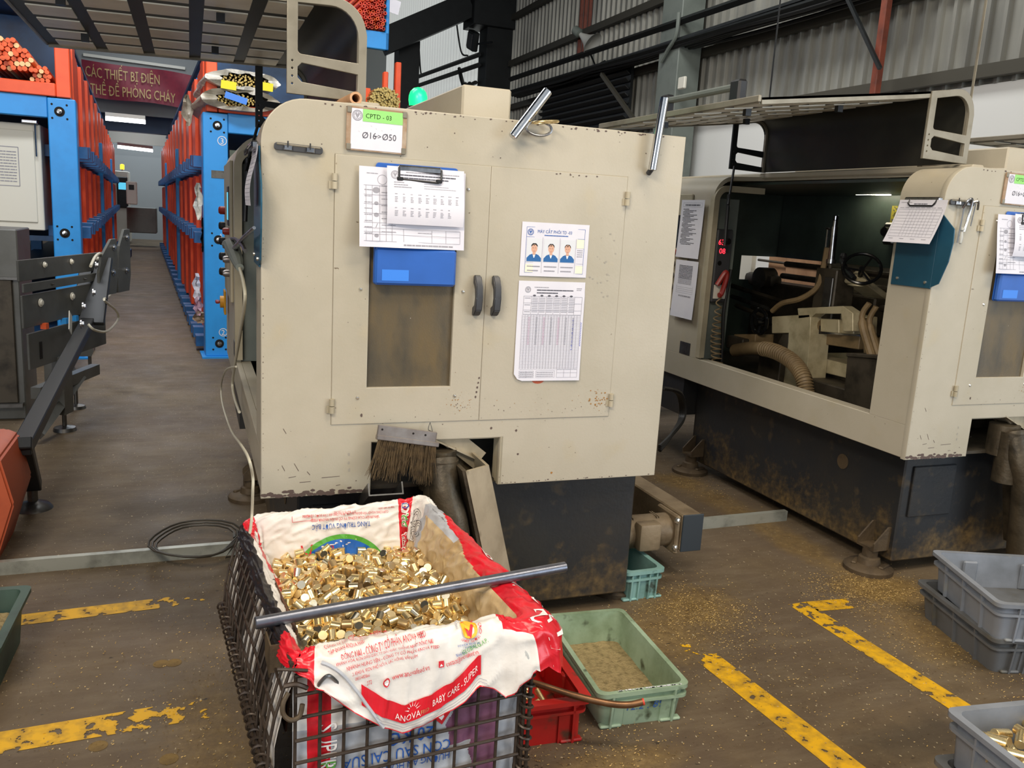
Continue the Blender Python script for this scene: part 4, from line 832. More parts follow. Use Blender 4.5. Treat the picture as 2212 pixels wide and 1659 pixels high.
def add_hood(t, drop):
    """raised L-shaped hood, hinged on the roof edge; its closed position covers side and shoulder."""
    y0, y1 = 0.212, 1.435; R = 0.09; xh, zc = 0.295, 1.862; c, s = cos(rad(drop)), sin(rad(drop)); px_, pz = xh, zc
    def rot(x, z): dx, dz = x-px_, z-pz; f = min(1.0, max(0.0, -dx/0.12)); a = rad(drop)*f; return (px_+dx*cos(a)-dz*sin(-a)*-1*0, pz+dz+dx*math.tan(a))
    prof = [(xh,1.595),(xh,zc-R)]+arc(xh-R, zc-R, R, 0, 90, 8)[1:]+[(xh-0.3,zc),(-0.655,zc)]
    prof = [rot(x, z) for x, z in prof]
    hd_bm = new(); sheet(hd_bm, prof, y0, y1, -0.008); hood = obj('hood', hd_bm, 'hood_metal', t)
    lip = new(); x_, z_ = prof[-1]; box(lip, x_-0.012, x_, y0, y1, z_-0.016, z_+0.008, 0.003)
    n = len(prof)
    def edge_strip(yy0, yy1):
        o = [Vector(p) for p in prof]; q = []
        for i, p in enumerate(o):
            d = (o[min(i+1,n-1)]-o[max(i-1,0)]).normalized(); q.append(p+Vector((d.y,-d.x))*-0.022)
        prism(lip, [tuple(p) for p in o]+[tuple(p) for p in q[::-1]], yy0, yy1)
    edge_strip(y0, y0+0.012); edge_strip(y1-0.012, y1); obj('hood_edge', lip, 'hood_metal', hood, smooth=False)
    o = [Vector(p) for p in prof]; q = []
    for i, p in enumerate(o):
        d = (o[min(i+1,n-1)]-o[max(i-1,0)]).normalized(); q.append(tuple(p+Vector((d.y,-d.x))*-0.0095))
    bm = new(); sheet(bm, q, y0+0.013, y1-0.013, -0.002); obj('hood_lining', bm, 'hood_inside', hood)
    # rows of thin pale plates imitating light reflected on the canopy's underside
    zc2 = lambda x: pz+(x-px_)*math.tan(rad(drop))-0.0125
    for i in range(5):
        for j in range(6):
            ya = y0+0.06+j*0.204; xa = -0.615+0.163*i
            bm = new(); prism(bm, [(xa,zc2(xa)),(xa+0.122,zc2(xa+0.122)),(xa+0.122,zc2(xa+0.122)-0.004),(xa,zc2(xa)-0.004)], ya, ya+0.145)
            obj('reflection_patch', bm, 'hood_reflection', hood, smooth=False)
    for x in (-0.5, -0.08):
        for y in (0.5, 1.1):
            bm = new(); z = zc2(x)-0.004; box(bm, x-0.012, x+0.012, y-0.01, y+0.01, z-0.025, z); obj('bumper', bm, 'black_plastic', hood, smooth=False)
    # ladder-shaped end frames
    zt = pz+(0.085-px_)*math.tan(rad(drop))
    out = [(0.082,1.60),(0.297,1.595),(0.297,zc-R)]+[rot(x,z) for x,z in arc(xh-R, zc-R, R, 0, 90, 8)[1:]]+[(0.082,zt)]
    w1 = rrect(0.108, 0.276, 1.703, 1.75, 0.012)
    w1 = arc(0.120,1.715,0.012,180,270,4)+[(0.276,1.695)]+[(0.276,zc-R)]+[rot(x,z) for x,z in arc(0.196,zc-0.1,0.08,0,90,8)]+[(0.108,zt-0.02)]
    w2 = [(0.108,1.642),(0.120,1.630),(0.276,1.618),(0.276,1.668),(0.120,1.683),(0.108,1.671)]
    holes = [[(0.095+0.0045*cos(2*pi*i/10), z+0.0045*sin(2*pi*i/10)) for i in range(10)] for z in (1.625,1.645,1.665,1.685)]
    for yy, mm in ((y0-0.006, 'hood_metal'), (y1-0.006, 'steel_black')):
        bm = new(); plate(bm, [out, w1, w2]+holes, 0.012, (0,yy,0), 0.0015); obj('end_frame', bm, mm, t)
    bm = new(); cyl(bm, (0.09,y1-0.03,1.61), (0.036,y1-0.09,1.42), 0.006, 10); cyl(bm, (0.045,y1-0.075,1.47), (0.034,y1-0.10,1.22), 0.009, 12); obj('gas_strut', bm, 'black_plastic', t)
    xh_, = (-0.52,); zz = pz+(xh_-px_)*math.tan(rad(drop))+0.008
    h = new(); box(h, xh_-0.018, xh_+0.018, 0.55, 1.05, zz+0.050, zz+0.072, 0.006); hb = obj('hood_handle', h, 'steel_column', t)
    for y in (0.53, 1.05):
        bm = new(); box(bm, xh_-0.02, xh_+0.02, y-0.02, y+0.045, zz, zz+0.085, 0.008); obj('handle_bracket', bm, 'black_plastic', hb)
def add_interior(t):
    """vise, column, handwheels and hoses seen through the open side (local coordinates)."""
    A = lambda nm, bm, m, par=t, **k: obj(nm, bm, m, par, **k)
    def L(px, py, x): p = onX(px, py, x+XL+DX); return Vector((x, p.y-YF, p.z))
    bm = new(); p, q = L(1740,760,0.5), L(1890,810,0.5); box(bm, 0.40, 1.05, 0.35, 1.35, 0.50, 0.60, 0.006); box(bm, 0.55, 0.98, 0.40, 1.30, 0.60, 0.62, 0.004); A('saw_bed', bm, 'cast_dark')
    def slabx(nm, m, x, d, pts, par=t, bev=0.003):                  # casting with its outline in the YZ plane, depth d along X
        bm = new(); prism(bm, [(p.y, p.z) for p in (L(px, py, x) for px, py in pts)], x, x+d, 'x')
        if bev: bmesh.ops.bevel(bm, geom=list(bm.edges), offset=bev, segments=1, affect='EDGES')
        return A(nm, bm, m, par, smooth=False)
    v = slabx('vise_block', 'cast_iron', 0.40, 0.16, [(1667,684),(1749,679),(1751,719),(1667,720)])
    slabx('vise_column', 'cast_iron', 0.395, 0.12, [(1704,690),(1751,684),(1748,740),(1740,840),(1688,836),(1704,740)], v)
    slabx('vise_bridge', 'cast_iron', 0.40, 0.06, [(1722,666),(1820,661),(1842,676),(1842,716),(1822,716),(1818,676),(1762,676),(1747,690),(1725,690)], v)
    slabx('guide_block', 'cast_iron', 0.45, 0.14, [(1772,688),(1812,690),(1812,720),(1772,716)], v); slabx('guide_block', 'cast_iron', 0.47, 0.14, [(1815,678),(1846,684),(1844,722),(1815,720)], v)
    slabx('cross_beam', 'hose_tan', 0.50, 0.16, [(1750,717),(1858,726),(1854,755),(1750,739)]); slabx('beam_edge', 'steel', 0.495, 0.17, [(1750,714),(1858,723),(1858,727),(1750,718)], None or v, 0)
    q0, q1 = L(1750,702,0.47), L(1777,703,0.47); bm = new(); cyl(bm, q0, q1, 0.032, 18); A('vise_screw', bm, 'hose_tan', v)
    slabx('bed_table', 'cast_iron', 0.52, 0.34, [(1730,762),(1850,792),(1848,822),(1727,792)])
    slabx('clamp_arm', 'cast_dark', 0.40, 0.14, [(1690,722),(1704,722),(1700,780),(1670,760)]); slabx('casting_block', 'hose_tan', 0.34, 0.12, [(1585,722),(1632,722),(1630,745),(1585,745)])
    for k, (x0, y0, x1, y1) in enumerate(((1580,617,1690,652),(1580,640,1660,668),(1590,660,1650,684))):
        q0, q1 = L(x0,y0,0.72), L(x1,y1,0.72); bm = new(); tube(bm, [q0, q1], 0.014, 4); A('support_rail', bm, 'cast_dark' if k != 1 else 'steel_dark', smooth=False)
    slabx('pump_box', 'cast_dark', 0.36, 0.18, [(1830,768),(1898,776),(1886,900),(1820,878)]); slabx('box_lid', 'cast_dark', 0.35, 0.20, [(1828,762),(1902,768),(1901,776),(1827,770)])
    w = L(1640,695,0.36); bm = new(); tube(bm, [(0.36, w.y+0.065*cos(2*pi*i/24), w.z+0.065*sin(2*pi*i/24)) for i in range(24)], 0.010, 8, closed=True)
    for k in range(3): cyl(bm, (0.37,w.y,w.z), (0.36,w.y+0.062*cos(2.09*k+.5),w.z+0.062*sin(2.09*k+.5)), 0.009, 8)
    cyl(bm, (0.34,w.y,w.z), (0.44,w.y,w.z), 0.02, 14); A('black_handwheel', bm, 'gloss_black')
    # upright cylinder with fittings
    a, b = L(1803,490,0.5), L(1796,560,0.5)
    bm = new(); cyl(bm, b, a, 0.018, 16); cyl(bm, a, a+Vector((0,0,.03)), 0.013, 12); cyl(bm, b-Vector((0,0,.02)), b, 0.026, 16); cy = A('lift_cylinder', bm, 'steel')
    bm = new(); box(bm, a.x-0.01, a.x+0.01, a.y-0.01, a.y+0.01, a.z+0.03, a.z+0.055, 0.003); cyl(bm, a+Vector((0,0.02,-0.01)), a+Vector((0,0.055,-0.01)), 0.007, 8); cyl(bm, a+Vector((0,0.045,-0.01)), b+Vector((0,0.05,0.04)), 0.006, 8); A('cylinder_fitting', bm, 'steel', cy)
    cb = L(1790,620,0.5); bm = new(); box(bm, 0.46, 0.58, cb.y-0.09, cb.y+0.06, 0.86, 1.14, 0.006); cyl(bm, (0.50,b.y,1.14), b, 0.010, 10); box(bm, 0.45,0.6, cb.y-0.03,cb.y+0.01,0.80,0.86); A('saw_head', bm, 'cast_dark', cy)
    bm = new(); box(bm, 0.45, 0.46, cb.y-0.08, cb.y-0.02, 0.93, 1.10, 0.003); A('head_cover', bm, 'steel_dark', cy)
    bm = new(); tube(bm, spline([L(1787,535,0.48), L(1778,580,0.48), L(1765,620,0.45), L(1730,645,0.42), L(1690,655,0.42), L(1668,672,0.42)]), 0.014, 8); A('feed_hose', bm, 'hose_tan')
    # steering-wheel type hand wheel on an angled bracket
    hw = L(1862,580,0.52); n_ = Vector((-0.50,-0.62,0.60)).normalized(); u, vv = frame_of(n_)
    bm = new(); tube(bm, [hw+(u*cos(2*pi*i/28)+vv*sin(2*pi*i/28))*0.085 for i in range(28)], 0.008, 8, closed=True)
    for k in range(3): cyl(bm, hw-n_*0.02, hw+(u*cos(2.09*k)+vv*sin(2.09*k))*0.083, 0.005, 8)
    cyl(bm, hw-n_*0.10, hw, 0.013, 12); wh = A('hand_wheel', bm, 'gloss_black')
    pd = hw-n_*0.11; bm = new(); lathe(bm, [(0.05,-.02),(0.05,.02),(0.03,.04),(0.02,.05)], pd, 'z', 20); obox(bm, pd+Vector((0.05,0.0,-0.03)), (0.22,0.12,0.03), (0,rad(20),0.3), 0.006); A('wheel_bracket', bm, 'cast_iron', wh)
    bm = new(); tube(bm, [L(1818,560,0.5), L(1826,580,0.5), L(1845,602,0.5)], 0.014, 10); lathe(bm, [(0,-.016),(.016,-.008),(.018,.0),(.012,.014),(0,.016)], L(1822,553,0.5), 'z', 12); A('crank', bm, 'black_plastic', wh)
    # dark post at the right with grey hoses
    for k, (x0, y0, x1, y1, x2, y2) in enumerate(((1878,655,1862,690,1885,775),(1893,662,1878,700,1900,775),(1868,690,1874,720,1876,775))):
        bm = new(); tube(bm, spline([L(x0,y0,0.40+.03*k), L(x1,y1,0.39+.03*k), L(x2,y2,0.40+.03*k)], 10), [0.013]*11+[0.02]*10, 10); A('coolant_hose', bm, 'hose_tan')
    # ribbed hose arching over the sill
    pts = spline([L(1588,757,0.30), L(1625,752,0.28), L(1670,758,0.26), L(1710,780,0.24), L(1735,815,0.22), L(1742,858,0.22)], 9)
    bm = new(); tube(bm, pts, 0.034, 14); hs = A('ribbed_hose', bm, 'hose_tan')
    for i in range(14, len(pts)-1, 1):
        p = pts[i]; d = (pts[i+1]-pts[i-1]).normalized(); u, vv = frame_of(d); bm = new(); tube(bm, [p+(u*cos(2*pi*k/16)+vv*sin(2*pi*k/16))*0.0355 for k in range(16)], 0.0042, 5, closed=True); A('hose_rib', bm, 'hose_tan', hs)
    a = L(1605,745,0.34); bm = new(); box(bm, 0.30, 0.46, a.y-0.05, a.y+0.10, 0.66, 0.73, 0.006); box(bm, 0.36,0.44, a.y-0.3, a.y-0.12, 0.52, 0.68,0.005); A('hose_clamp', bm, 'cast_dark')
    # rails and shapes behind, across the opening in the opposite wall
    for z, x in ((1.105,1.10),(1.03,1.08),(0.93,1.05)):
        bm = new(); cyl(bm, (x,0.5,z), (x,2.2,z), 0.018, 8); A('guard_rail', bm, 'cast_dark')
    bm = new(); box(bm, 1.0, 1.19, 1.3, 2.39, 0.51, 0.985, 0.01); A('inner_bench', bm, 'cast_dark')
    g = L(1645,600,1.02); bm = new(); box(bm, 0.97, 1.07, g.y-0.16, g.y+0.13, 0.95, g.z+0.03, 0.03, 2); cyl(bm, (0.96,g.y-.05,g.z), (1.06,g.y-.05,g.z), 0.07, 20); A('gear_case', bm, 'cast_dark')
    # tube lamp, yellow notice and switch on the inner wall
    a, b = L(1832,417,1.10), L(1923,418,1.10); bm = new(); cyl(bm, a, b, 0.010, 10); lp = A('inner_lamp', bm, 'lamp_inside')
    bm = new(); box(bm, 1.10, 1.16, b.y-0.02, a.y+0.02, a.z+0.012, a.z+0.03); A('lamp_batten', bm, 'steel_column', lp, smooth=False)
    a = L(1929,462,1.12); bm = new(); box(bm, 1.165, 1.17, a.y-0.16, a.y+0.06, a.z-0.045, a.z+0.045); nt = A('warning_notice', bm, 'notice_olive', smooth=False)
    p = Print(); p.text('注意安全', 0, 0, 0.06, 'ink_dark')
    for k in range(1): p.lines(0, 0.2, -0.03, 0.012, 'ink_dark', 3)
    p.build('lettering', nt, lambda u, v: Vector((1.163, a.y+0.05-u, a.z+v-0.008)))
    a = L(1912,500,1.1); bm = new(); box(bm, 1.12, 1.17, a.y-0.04, a.y+0.04, a.z-0.07, a.z+0.05, 0.01); cyl(bm, (1.09,a.y,a.z), (1.12,a.y,a.z), 0.025, 14); A('inner_switch', bm, 'steel_dark')
    # pendant panel with red digits, air gun and coiled hose inside the far column
    yb = 1.425
    bm = new(); box(bm, 0.028, 0.12, yb-0.03, yb, 0.93, 1.30, 0.006); pn = A('display_box', bm, 'dark_grey_plastic')
    p = Print(); p.text('63', 0.035, 1.222, 0.038, 'led_red'); p.text('08', 0.045, 1.178, 0.038, 'led_red'); p.rect(0.035, 0.95, 0.11, 1.02, 'cabinet_cream'); p.disc(0.055,1.13,0.012,'steel'); p.disc(0.095,1.24,0.016,'steel')
    p.build('display_digits', pn, lambda u, v: Vector((u, yb-0.0315, v)))
    bm = new(); tube(bm, spline([(0.04,yb-0.05,1.02),(0.075,yb-0.06,1.085),(0.085,yb-0.06,1.06),(0.065,yb-0.06,0.98),(0.05,yb-0.06,0.97)]), 0.013, 8); A('air_gun', bm, 'knob_red')
    pts = []; 
    for i in range(11*16+1):
        tt = i/16; z = 0.96-0.34*(i/176)**0.75; r = 0.012+0.013*min(1,i/90); pts.append((0.055+0.10*(i/176)**3*0.3+r*cos(2*pi*tt), yb-0.06+r*sin(2*pi*tt), z))
    bm = new(); tube(bm, pts, 0.0035, 5); A('coiled_air_hose', bm, 'hose_tan')
    bm = new(); tube(bm, spline([(0.135,yb-0.02,1.10),(0.11,yb-0.03,0.9),(0.12,yb-0.03,0.75),(0.13,yb-0.03,0.6)]), 0.009, 8); A('cable', bm, 'cable_black')
m1 = make_machine('beige bar sawing machine in the centre, both cabinet doors facing the crates')
m2 = dup(m1, (XL+DX, YF, 0), 'beige bar sawing machine on the right with its side open, showing vise and hand wheel')
m3 = dup(m1, (XL+2*DX, YF, 0), 'beige bar sawing machine at the far right edge, only its raised hood edge showing')
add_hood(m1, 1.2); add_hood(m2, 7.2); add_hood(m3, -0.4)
add_interior(m2)
# what stands behind the second machine's inner opening
t = thing('cardboard_stack', 'tan cardboard sheets standing behind the inside opening of the right machine', 'cardboard', (XL+DX+1.55, onX(1715,600,XL+DX+1.55).y, 0))
for k, (y0, y1, x) in enumerate(((-.42,.10,0),(.14,.34,0.03),(-.35,.2,0.08))):
    bm = new(); box(bm, x, x+0.02, y0, y1, 0.0, 1.22); obj('cardboard_sheet', bm, 'kraft', t, smooth=False)
bm = new(); tube(bm, [(-.02,-.4,1.08),(-.02,.4,1.09)], 0.01, 6); obj('strap', bm, 'cast_dark', t)
bm = new(); ya, yb_ = onX(1621,590,XL+DX+1.56).y, onX(1584,590,XL+DX+1.56).y; box(bm, XL+DX+1.56, XL+DX+1.60, ya, yb_, 0.0, 1.16); tag(obj('white_screen', bm, 'cabinet_cream', smooth=False), 'white upright panel seen through the right machine, left of the cardboard', 'screen')
q = onX(2080, 357, 3.0); t = thing('spindle_cover', 'dark cap and brown shaft lying on the roof of the right machine', 'cover', (2.72, 2.75, 1.562))
bm = new(); cyl(bm, (0.05,0,0.03), (0.40,0,0.03), 0.014, 12); obj('shaft', bm, 'foot_iron', t)
bm = new(); lathe(bm, [(0.0,-0.02),(0.05,-0.015),(0.062,0.03),(0.062,0.11),(0.03,0.13),(0,0.13)], (0.40,0,0.063), 'x', 20); obj('cap', bm, 'black_plastic', t)
# ================================================================= papers and fittings on the machines
FACE = YF-0.003
def logo(p, x, y, r, m):
    p.ring(x, y, r, r*0.16, m); p.poly([(x-r*.45,y+r*.25),(x-r*.2,y+r*.5),(x,y+r*.15),(x+r*.2,y+r*.5),(x+r*.45,y+r*.25),(x,y-r*.55)], m); p.ring(x, y, r*.72, r*.06, m)
    for k in range(10):
        a = k*0.628; p.disc(x+r*.6*cos(a), y+r*.6*sin(a), r*.07, m, 6)
def sheet_thing(name, label, cat, w, h, loc, rotz, curl, m='paper', nu=10, nv=14, group=None, tilt=0.0, cut=None):
    t = thing(name, label, cat, loc, rotz, group); t.rotation_euler = (0, tilt, rotz)
    f = lambda u, v: Vector((u, -curl(u/w, v/h), v))
    bm = grid_surface(lambda a, b: f(a*w, b*h), nu, nv)
    if cut:
        for v in bm.verts:
            if v.co.x < cut and v.co.z < cut*0.9-v.co.x*0.0 and v.co.x+v.co.z*1.0 < cut: v.co.x += (cut-v.co.x-v.co.z)*0.5; v.co.z += (cut-v.co.x-v.co.z)*0.5
    obj('paper', bm, m, t)
    return t, (lambda u, v: f(u, v)-Vector((0, 0.0006, 0)))
def machine_sign(x, z0, label, code):
    t = thing('machine_sign', label, 'sign', (x, FACE, z0)); w, h = 0.158, 0.109
    bm = new(); plate(bm, [rrect(0, w, 0, h, 0.005)], 0.004, (0, -0.004, 0), 0.001); obj('backing_board', bm, 'board_wood', t)
    p = Print(); p.rect(0.011, 0.003, w-0.011, h-0.004, 'paper'); p.build('card', t, lambda u, v: Vector((u, -0.0046, v)))
    p = Print(); p.rect(0.041, 0.074, w-0.011, h-0.004, 'sign_green'); logo(p, 0.027, 0.088, 0.0135, 'ink'); p.text(code, 0.048, 0.083, 0.0165, 'ink_dark', sx=0.95); p.text('Ø16', 0.040, 0.032, 0.023, 'ink_dark', sx=.92); p.rect(0.0735, 0.0385, 0.0815, 0.0402, 'ink_dark'); p.text('>', 0.081, 0.033, 0.018, 'ink_dark'); p.text('Ø50', 0.093, 0.032, 0.023, 'ink_dark', sx=.92)
    for a, b in ((.062,.066),(.075,.06),(.09,.057),(.03,.05),(.115,.062)): p.poly([(a,b),(a+.003,b-.003),(a+.0036,b-.0024)], 'ink')
    p.build('lettering', t, lambda u, v: Vector((u, -0.0052, v)))
    for px_, pz in ((0.0,0.0),(w-0.012,0.0),(0,h-0.016),(w-0.012,h-0.016)):
        bm = new(); box(bm, px_, px_+0.012, -0.0062, -0.004, pz, pz+0.016, 0.001); obj('corner_clip', bm, 'hood_metal', t, smooth=False)
    t.rotation_euler = (0, 0.01, 0)
machine_sign(0.381, 1.448, 'white and green sign reading CPTD - 03 above the left door of the centre machine', 'CPTD - 03')
machine_sign(2.712, 1.446, 'white and green CPTD sign at the right edge, on the right machine', 'CPTD - 04')
def clipboard(x0, tag_where, first):
    t = thing('clipboard', 'bright blue clipboard hanging on the left door of '+tag_where, 'clipboard', (x0, FACE, 1.10))
    bm = new(); plate(bm, [rrect(0, 0.225, 0, 0.32, 0.008)], 0.004, (0, -0.006, 0), 0.001); bm2 = bm
    obj('board', bm, 'clip_blue', t)
    bm = new(); box(bm, -0.001, 0.226, -0.028, -0.006, 0.0, 0.10, 0.006); obj('pocket', bm, 'clip_blue', t)
    p = Print(); p.rect(0.018, 0.012, 0.092, 0.042, 'clip_label'); p.build('pocket_label', t, lambda u, v: Vector((u, -0.0287, v)))
    bm = new(); box(bm, 0.055, 0.175, -0.024, -0.008, 0.300, 0.318, 0.004); cl = obj('clip', bm, 'steel', t)
    bm = new(); tube(bm, [(0.058,-0.022,0.312),(0.058,-0.026,0.286),(0.068,-0.026,0.281),(0.165,-0.026,0.278),(0.174,-0.026,0.283),(0.174,-0.022,0.312)], 0.003, 8); obj('clip_wire', bm, 'black_plastic', cl)
    for xx in (0.06, 0.167):
        bm = new(); box(bm, xx-0.008, xx+0.009, -0.030, -0.022, 0.277, 0.287, 0.002); obj('clip_foot', bm, 'black_plastic', cl)
    # landscape form behind
    c1 = lambda a, b: 0.010+0.022*(1-b)**1.5+0.006*sin(a*5+b*3)*(1-b)+0.008*(a < 0.15)*(0.15-a)*6*(1-b)
    s1, f1 = sheet_thing('form_sheet', 'landscape printed form under the front page on the blue clipboard of '+tag_where, 'paper', 0.292, 0.208, (x0-0.046, FACE, 1.201), 0, c1, nu=18)
    p = Print(); xs = (0.018, 0.035, 0.055, 0.072, 0.088); ys = [0.016+0.024*k for k in range(7)]+[0.192]
    p.grid(0.012, 0.016, 0.1, 0.16, xs, ys[:7], 0.0009, 'ink'); p.grid(0.012, 0.016, 0.28, 0.05, (0.12,0.2,0.24,0.28), (0.016,0.034,0.05), 0.0009, 'ink')
    for k in range(8):
        p.lines(0.014, 0.034, 0.035+0.016*k, 0.0022, 'ink', k); p.lines(0.06, 0.098, 0.04+0.017*k, 0.002, 'ink', k+9)
    for z, r in ((0.148,0.010),(0.114,0.006),(0.084,0.007),(0.03,0.006)): p.disc(0.046, z, r, 'ink', 12, 0.8); p.disc(0.046, z, r*.5, 'paper', 10, .7)
    p.poly([(0.043,0.05),(0.045,0.05),(0.05,0.062),(0.048,0.062)], 'ink'); p.ring(0.062, 0.176, 0.013, 0.001, 'ink'); p.lines(0.02, 0.05, 0.19, 0.002, 'ink', 2); p.lines(0.12, 0.26, 0.006, 0.004, 'ink', 21)
    p.lines(0.16, 0.2, 0.04, 0.002, 'ink', 22); p.build('print', s1, f1)
    c2 = lambda a, b: 0.019+0.035*(1-b)**1.3*(1.0)-0.020*(1-b)**4+0.004*sin(a*6)
    s2, f2 = sheet_thing('report_sheet', 'front page of printed tables curling out from the blue clipboard of '+tag_where, 'paper', 0.213, 0.150, (x0+0.026, FACE, 1.264), 0, c2, nu=14)
    p = Print(); logo(p, 0.021, 0.128, 0.011, 'ink')
    for k, (a, b) in enumerate(((.05,.125),(.135,.2))): p.lines(a, b, 0.135, 0.0022, 'ink', 30+k)
    p.lines(0.035, 0.19, 0.127, 0.003, 'ink_dark', 33, 0.2); p.lines(0.035, 0.17, 0.1195, 0.003, 'ink_dark', 34, 0.2)
    for k in range(3): p.lines(0.018, 0.045+0.01*k, 0.108-0.006*k, 0.002, 'ink', 40+k); p.lines(0.1, 0.15+.02*k, 0.108-0.006*k, 0.0012, 'ink', 44+k)
    for row in range(2):
        for col in range(9):
            if row and col == 8: continue
            for k in range(6):
                if k in (1,): continue
                p.lines(0.020+0.0212*col, 0.020+0.0212*col+rng.uniform(.005,.010), 0.078-0.004*k-0.036*row, 0.0017, 'ink', col*7+k+row)
    p.build('print', s2, f2)
clipboard(0.461, 'the centre machine', True); clipboard(2.743, 'the right machine', False)
# operators' notice with three portraits
t, f = sheet_thing('operator_notice', 'laminated notice with three staff portraits on the right door', 'notice', 0.212, 0.154, (0.885, FACE, 1.135), 0, lambda a, b: 0.002+0.002*sin(a*3), nu=6)
p = Print(); p.grid(0.015, 0.010, 0.199, 0.140, (0.015,0.199), (0.140,0.112,0.0105), 0.0009, 'ink_blue'); p.rect(0.0155,0.011,0.1985,0.034,'paper_cream'); p.rect(0.174,0.085,0.1985,0.111,'paper_cream'); p.grid(0.015,0.010,0.199,0.112,(0.066,0.120,0.172),(0.040,0.034,0.022),0.0007,'ink')
logo(p, 0.027, 0.126, 0.0095, 'ink_blue'); p.text('MÁY CẮT PHÔI TD -03', 0.048, 0.1245, 0.0125, 'ink_blue', sx=.86); p.lines(0.07, 0.145, 0.117, 0.0025, 'ink_blue', 4, 0.15)
for k in range(3):
    x = 0.041+0.0525*k; z = 0.0; p.rect(x-0.0235, 0.042, x+0.0235, 0.108, 'photo_back'); p.poly([(x-0.0225,0.0425),(x+0.0225,0.0425),(x+0.0225,0.052),(x+0.014,0.061),(x+0.006,0.064),(x-0.006,0.064),(x-0.014,0.061),(x-0.0225,0.052)], 'shirt_blue')
    p.poly([(x-.005,.0645),(x+.005,.0645),(x+.001,.053),(x-.001,.053)], 'shirt_white'); p.rect(x-.0045,.061,x+.0045,.07,'skin'); p.disc(x, 0.079+0.001*k, 0.0095, 'skin', 18, 1.25); p.poly([(x-.0102,.083),(x-.0098,.089),(x-.005,.0945),(x+.005,.0945),(x+.0098,.089),(x+.0102,.083),(x+.008,.0865),(x-.003,.088),(x-.008,.0865)], 'hair')
    for s in (-1, 1): p.rect(x+s*.004-.0018, .0805, x+s*.004+.0018, .0815, 'hair')
    p.rect(x-.003,.0715,x+.003,.0722,'banner_red'); p.lines(x-.02, x+.02, .027, .003, 'ink', 60+k, .1); p.lines(x-.019, x+.015, .015, .003, 'ink', 70+k, .1)
for k in range(4): p.lines(0.177, 0.195, 0.078-.006*k, 0.002, 'ink', 80+k)
p.build('print', t, f)
# daily check list
t, f = sheet_thing('check_sheet', 'tall check sheet with a fine ruled grid below the portraits notice', 'paper', 0.212, 0.296, (0.885, FACE, 0.825), 0, lambda a, b: 0.002+0.006*max(0, a-.6)*(b < .9)+0.003*(1-b)**3, nu=8, cut=0.022)
p = Print(); logo(p, 0.030, 0.271, 0.009, 'ink'); p.lines(0.05,0.095,0.277,0.002,'ink',1); p.lines(0.058,0.175,0.2685,0.003,'ink_dark',2,.15); p.lines(0.058,0.125,0.2605,0.003,'ink_dark',3,.15); p.lines(0.185,0.202,.276,.002,'ink',4); p.lines(0.185,0.2,.271,.002,'ink',5)
for k in range(6): p.disc(0.051+0.0235*k, 0.2535, 0.0048, 'ink_dark', 12, .62)
p.grid(0.018, 0.199, 0.204, 0.252, (0.018,.042,.066,.09,.113,.136,.158,.18,.204), (.252,.232,.211,.199), 0.0008, 'ink')
for c_ in range(7):
    for k in range(9):
        if c_ == 0 and k % 4: continue
        p.lines(0.021+.0235*c_-(0 if c_ else 0), .021+.0235*c_+.018, .2455-.005*k, .0017, 'ink', 100+c_*9+k, .1)
xs = [0.016+k*0.00925 for k in range(21)]; xs[-1] = .203
p.grid(0.016, 0.036, 0.203, 0.197, xs, [0.036+0.00460*k for k in range(36)], 0.0007, 'ink')
for c_ in range(7):
    for k in range(18): p.lines(0.036+.0235*c_, .042+.0235*c_, .1875-.0046*k, .0022, 'ink_pink' if c_ in (0,2,4) else 'ink', 200+c_*20+k)
for k in range(22): p.poly([(.176+.002*(k%3),.182-.0042*k),(.182,.185-.0042*k),(.181,.1815-.0042*k)], 'ink_pen')
for k in range(14): p.poly([(.2035,.178-.0052*k),(.2085,.1735-.0052*k),(.2065,.1725-.0052*k)], 'ink_pen')
p.grid(0.016,.010,.062,.030,(.016,.038,.062),(.010,.0165,.023,.030),.0007,'ink'); p.grid(.07,.010,.13,.030,(.07,.13),(.010,.030),.0007,'ink'); p.grid(.137,.010,.203,.034,(.137,.16,.182,.203),(.010,.024,.034),.0007,'ink')
for k in range(3): p.lines(.018,.06,.012+.0065*k,.002,'ink',300+k); p.lines(.072,.126,.013+.0055*k,.002,'ink',310+k)
p.build('print', t, f)
bm = new(); p_ = [(0.055+0.02*cos(a), 0.0+0.011*sin(a)) for a in [pi+pi*i/8 for i in range(9)]]; prism(bm, p_, -0.0012, 0, 'y'); tag(obj('red_sticker', bm, 'orange_box', loc=(0.91, FACE+0.001, 0.826), smooth=False), 'rust red half round sticker peeping out below the check sheet', 'sticker')
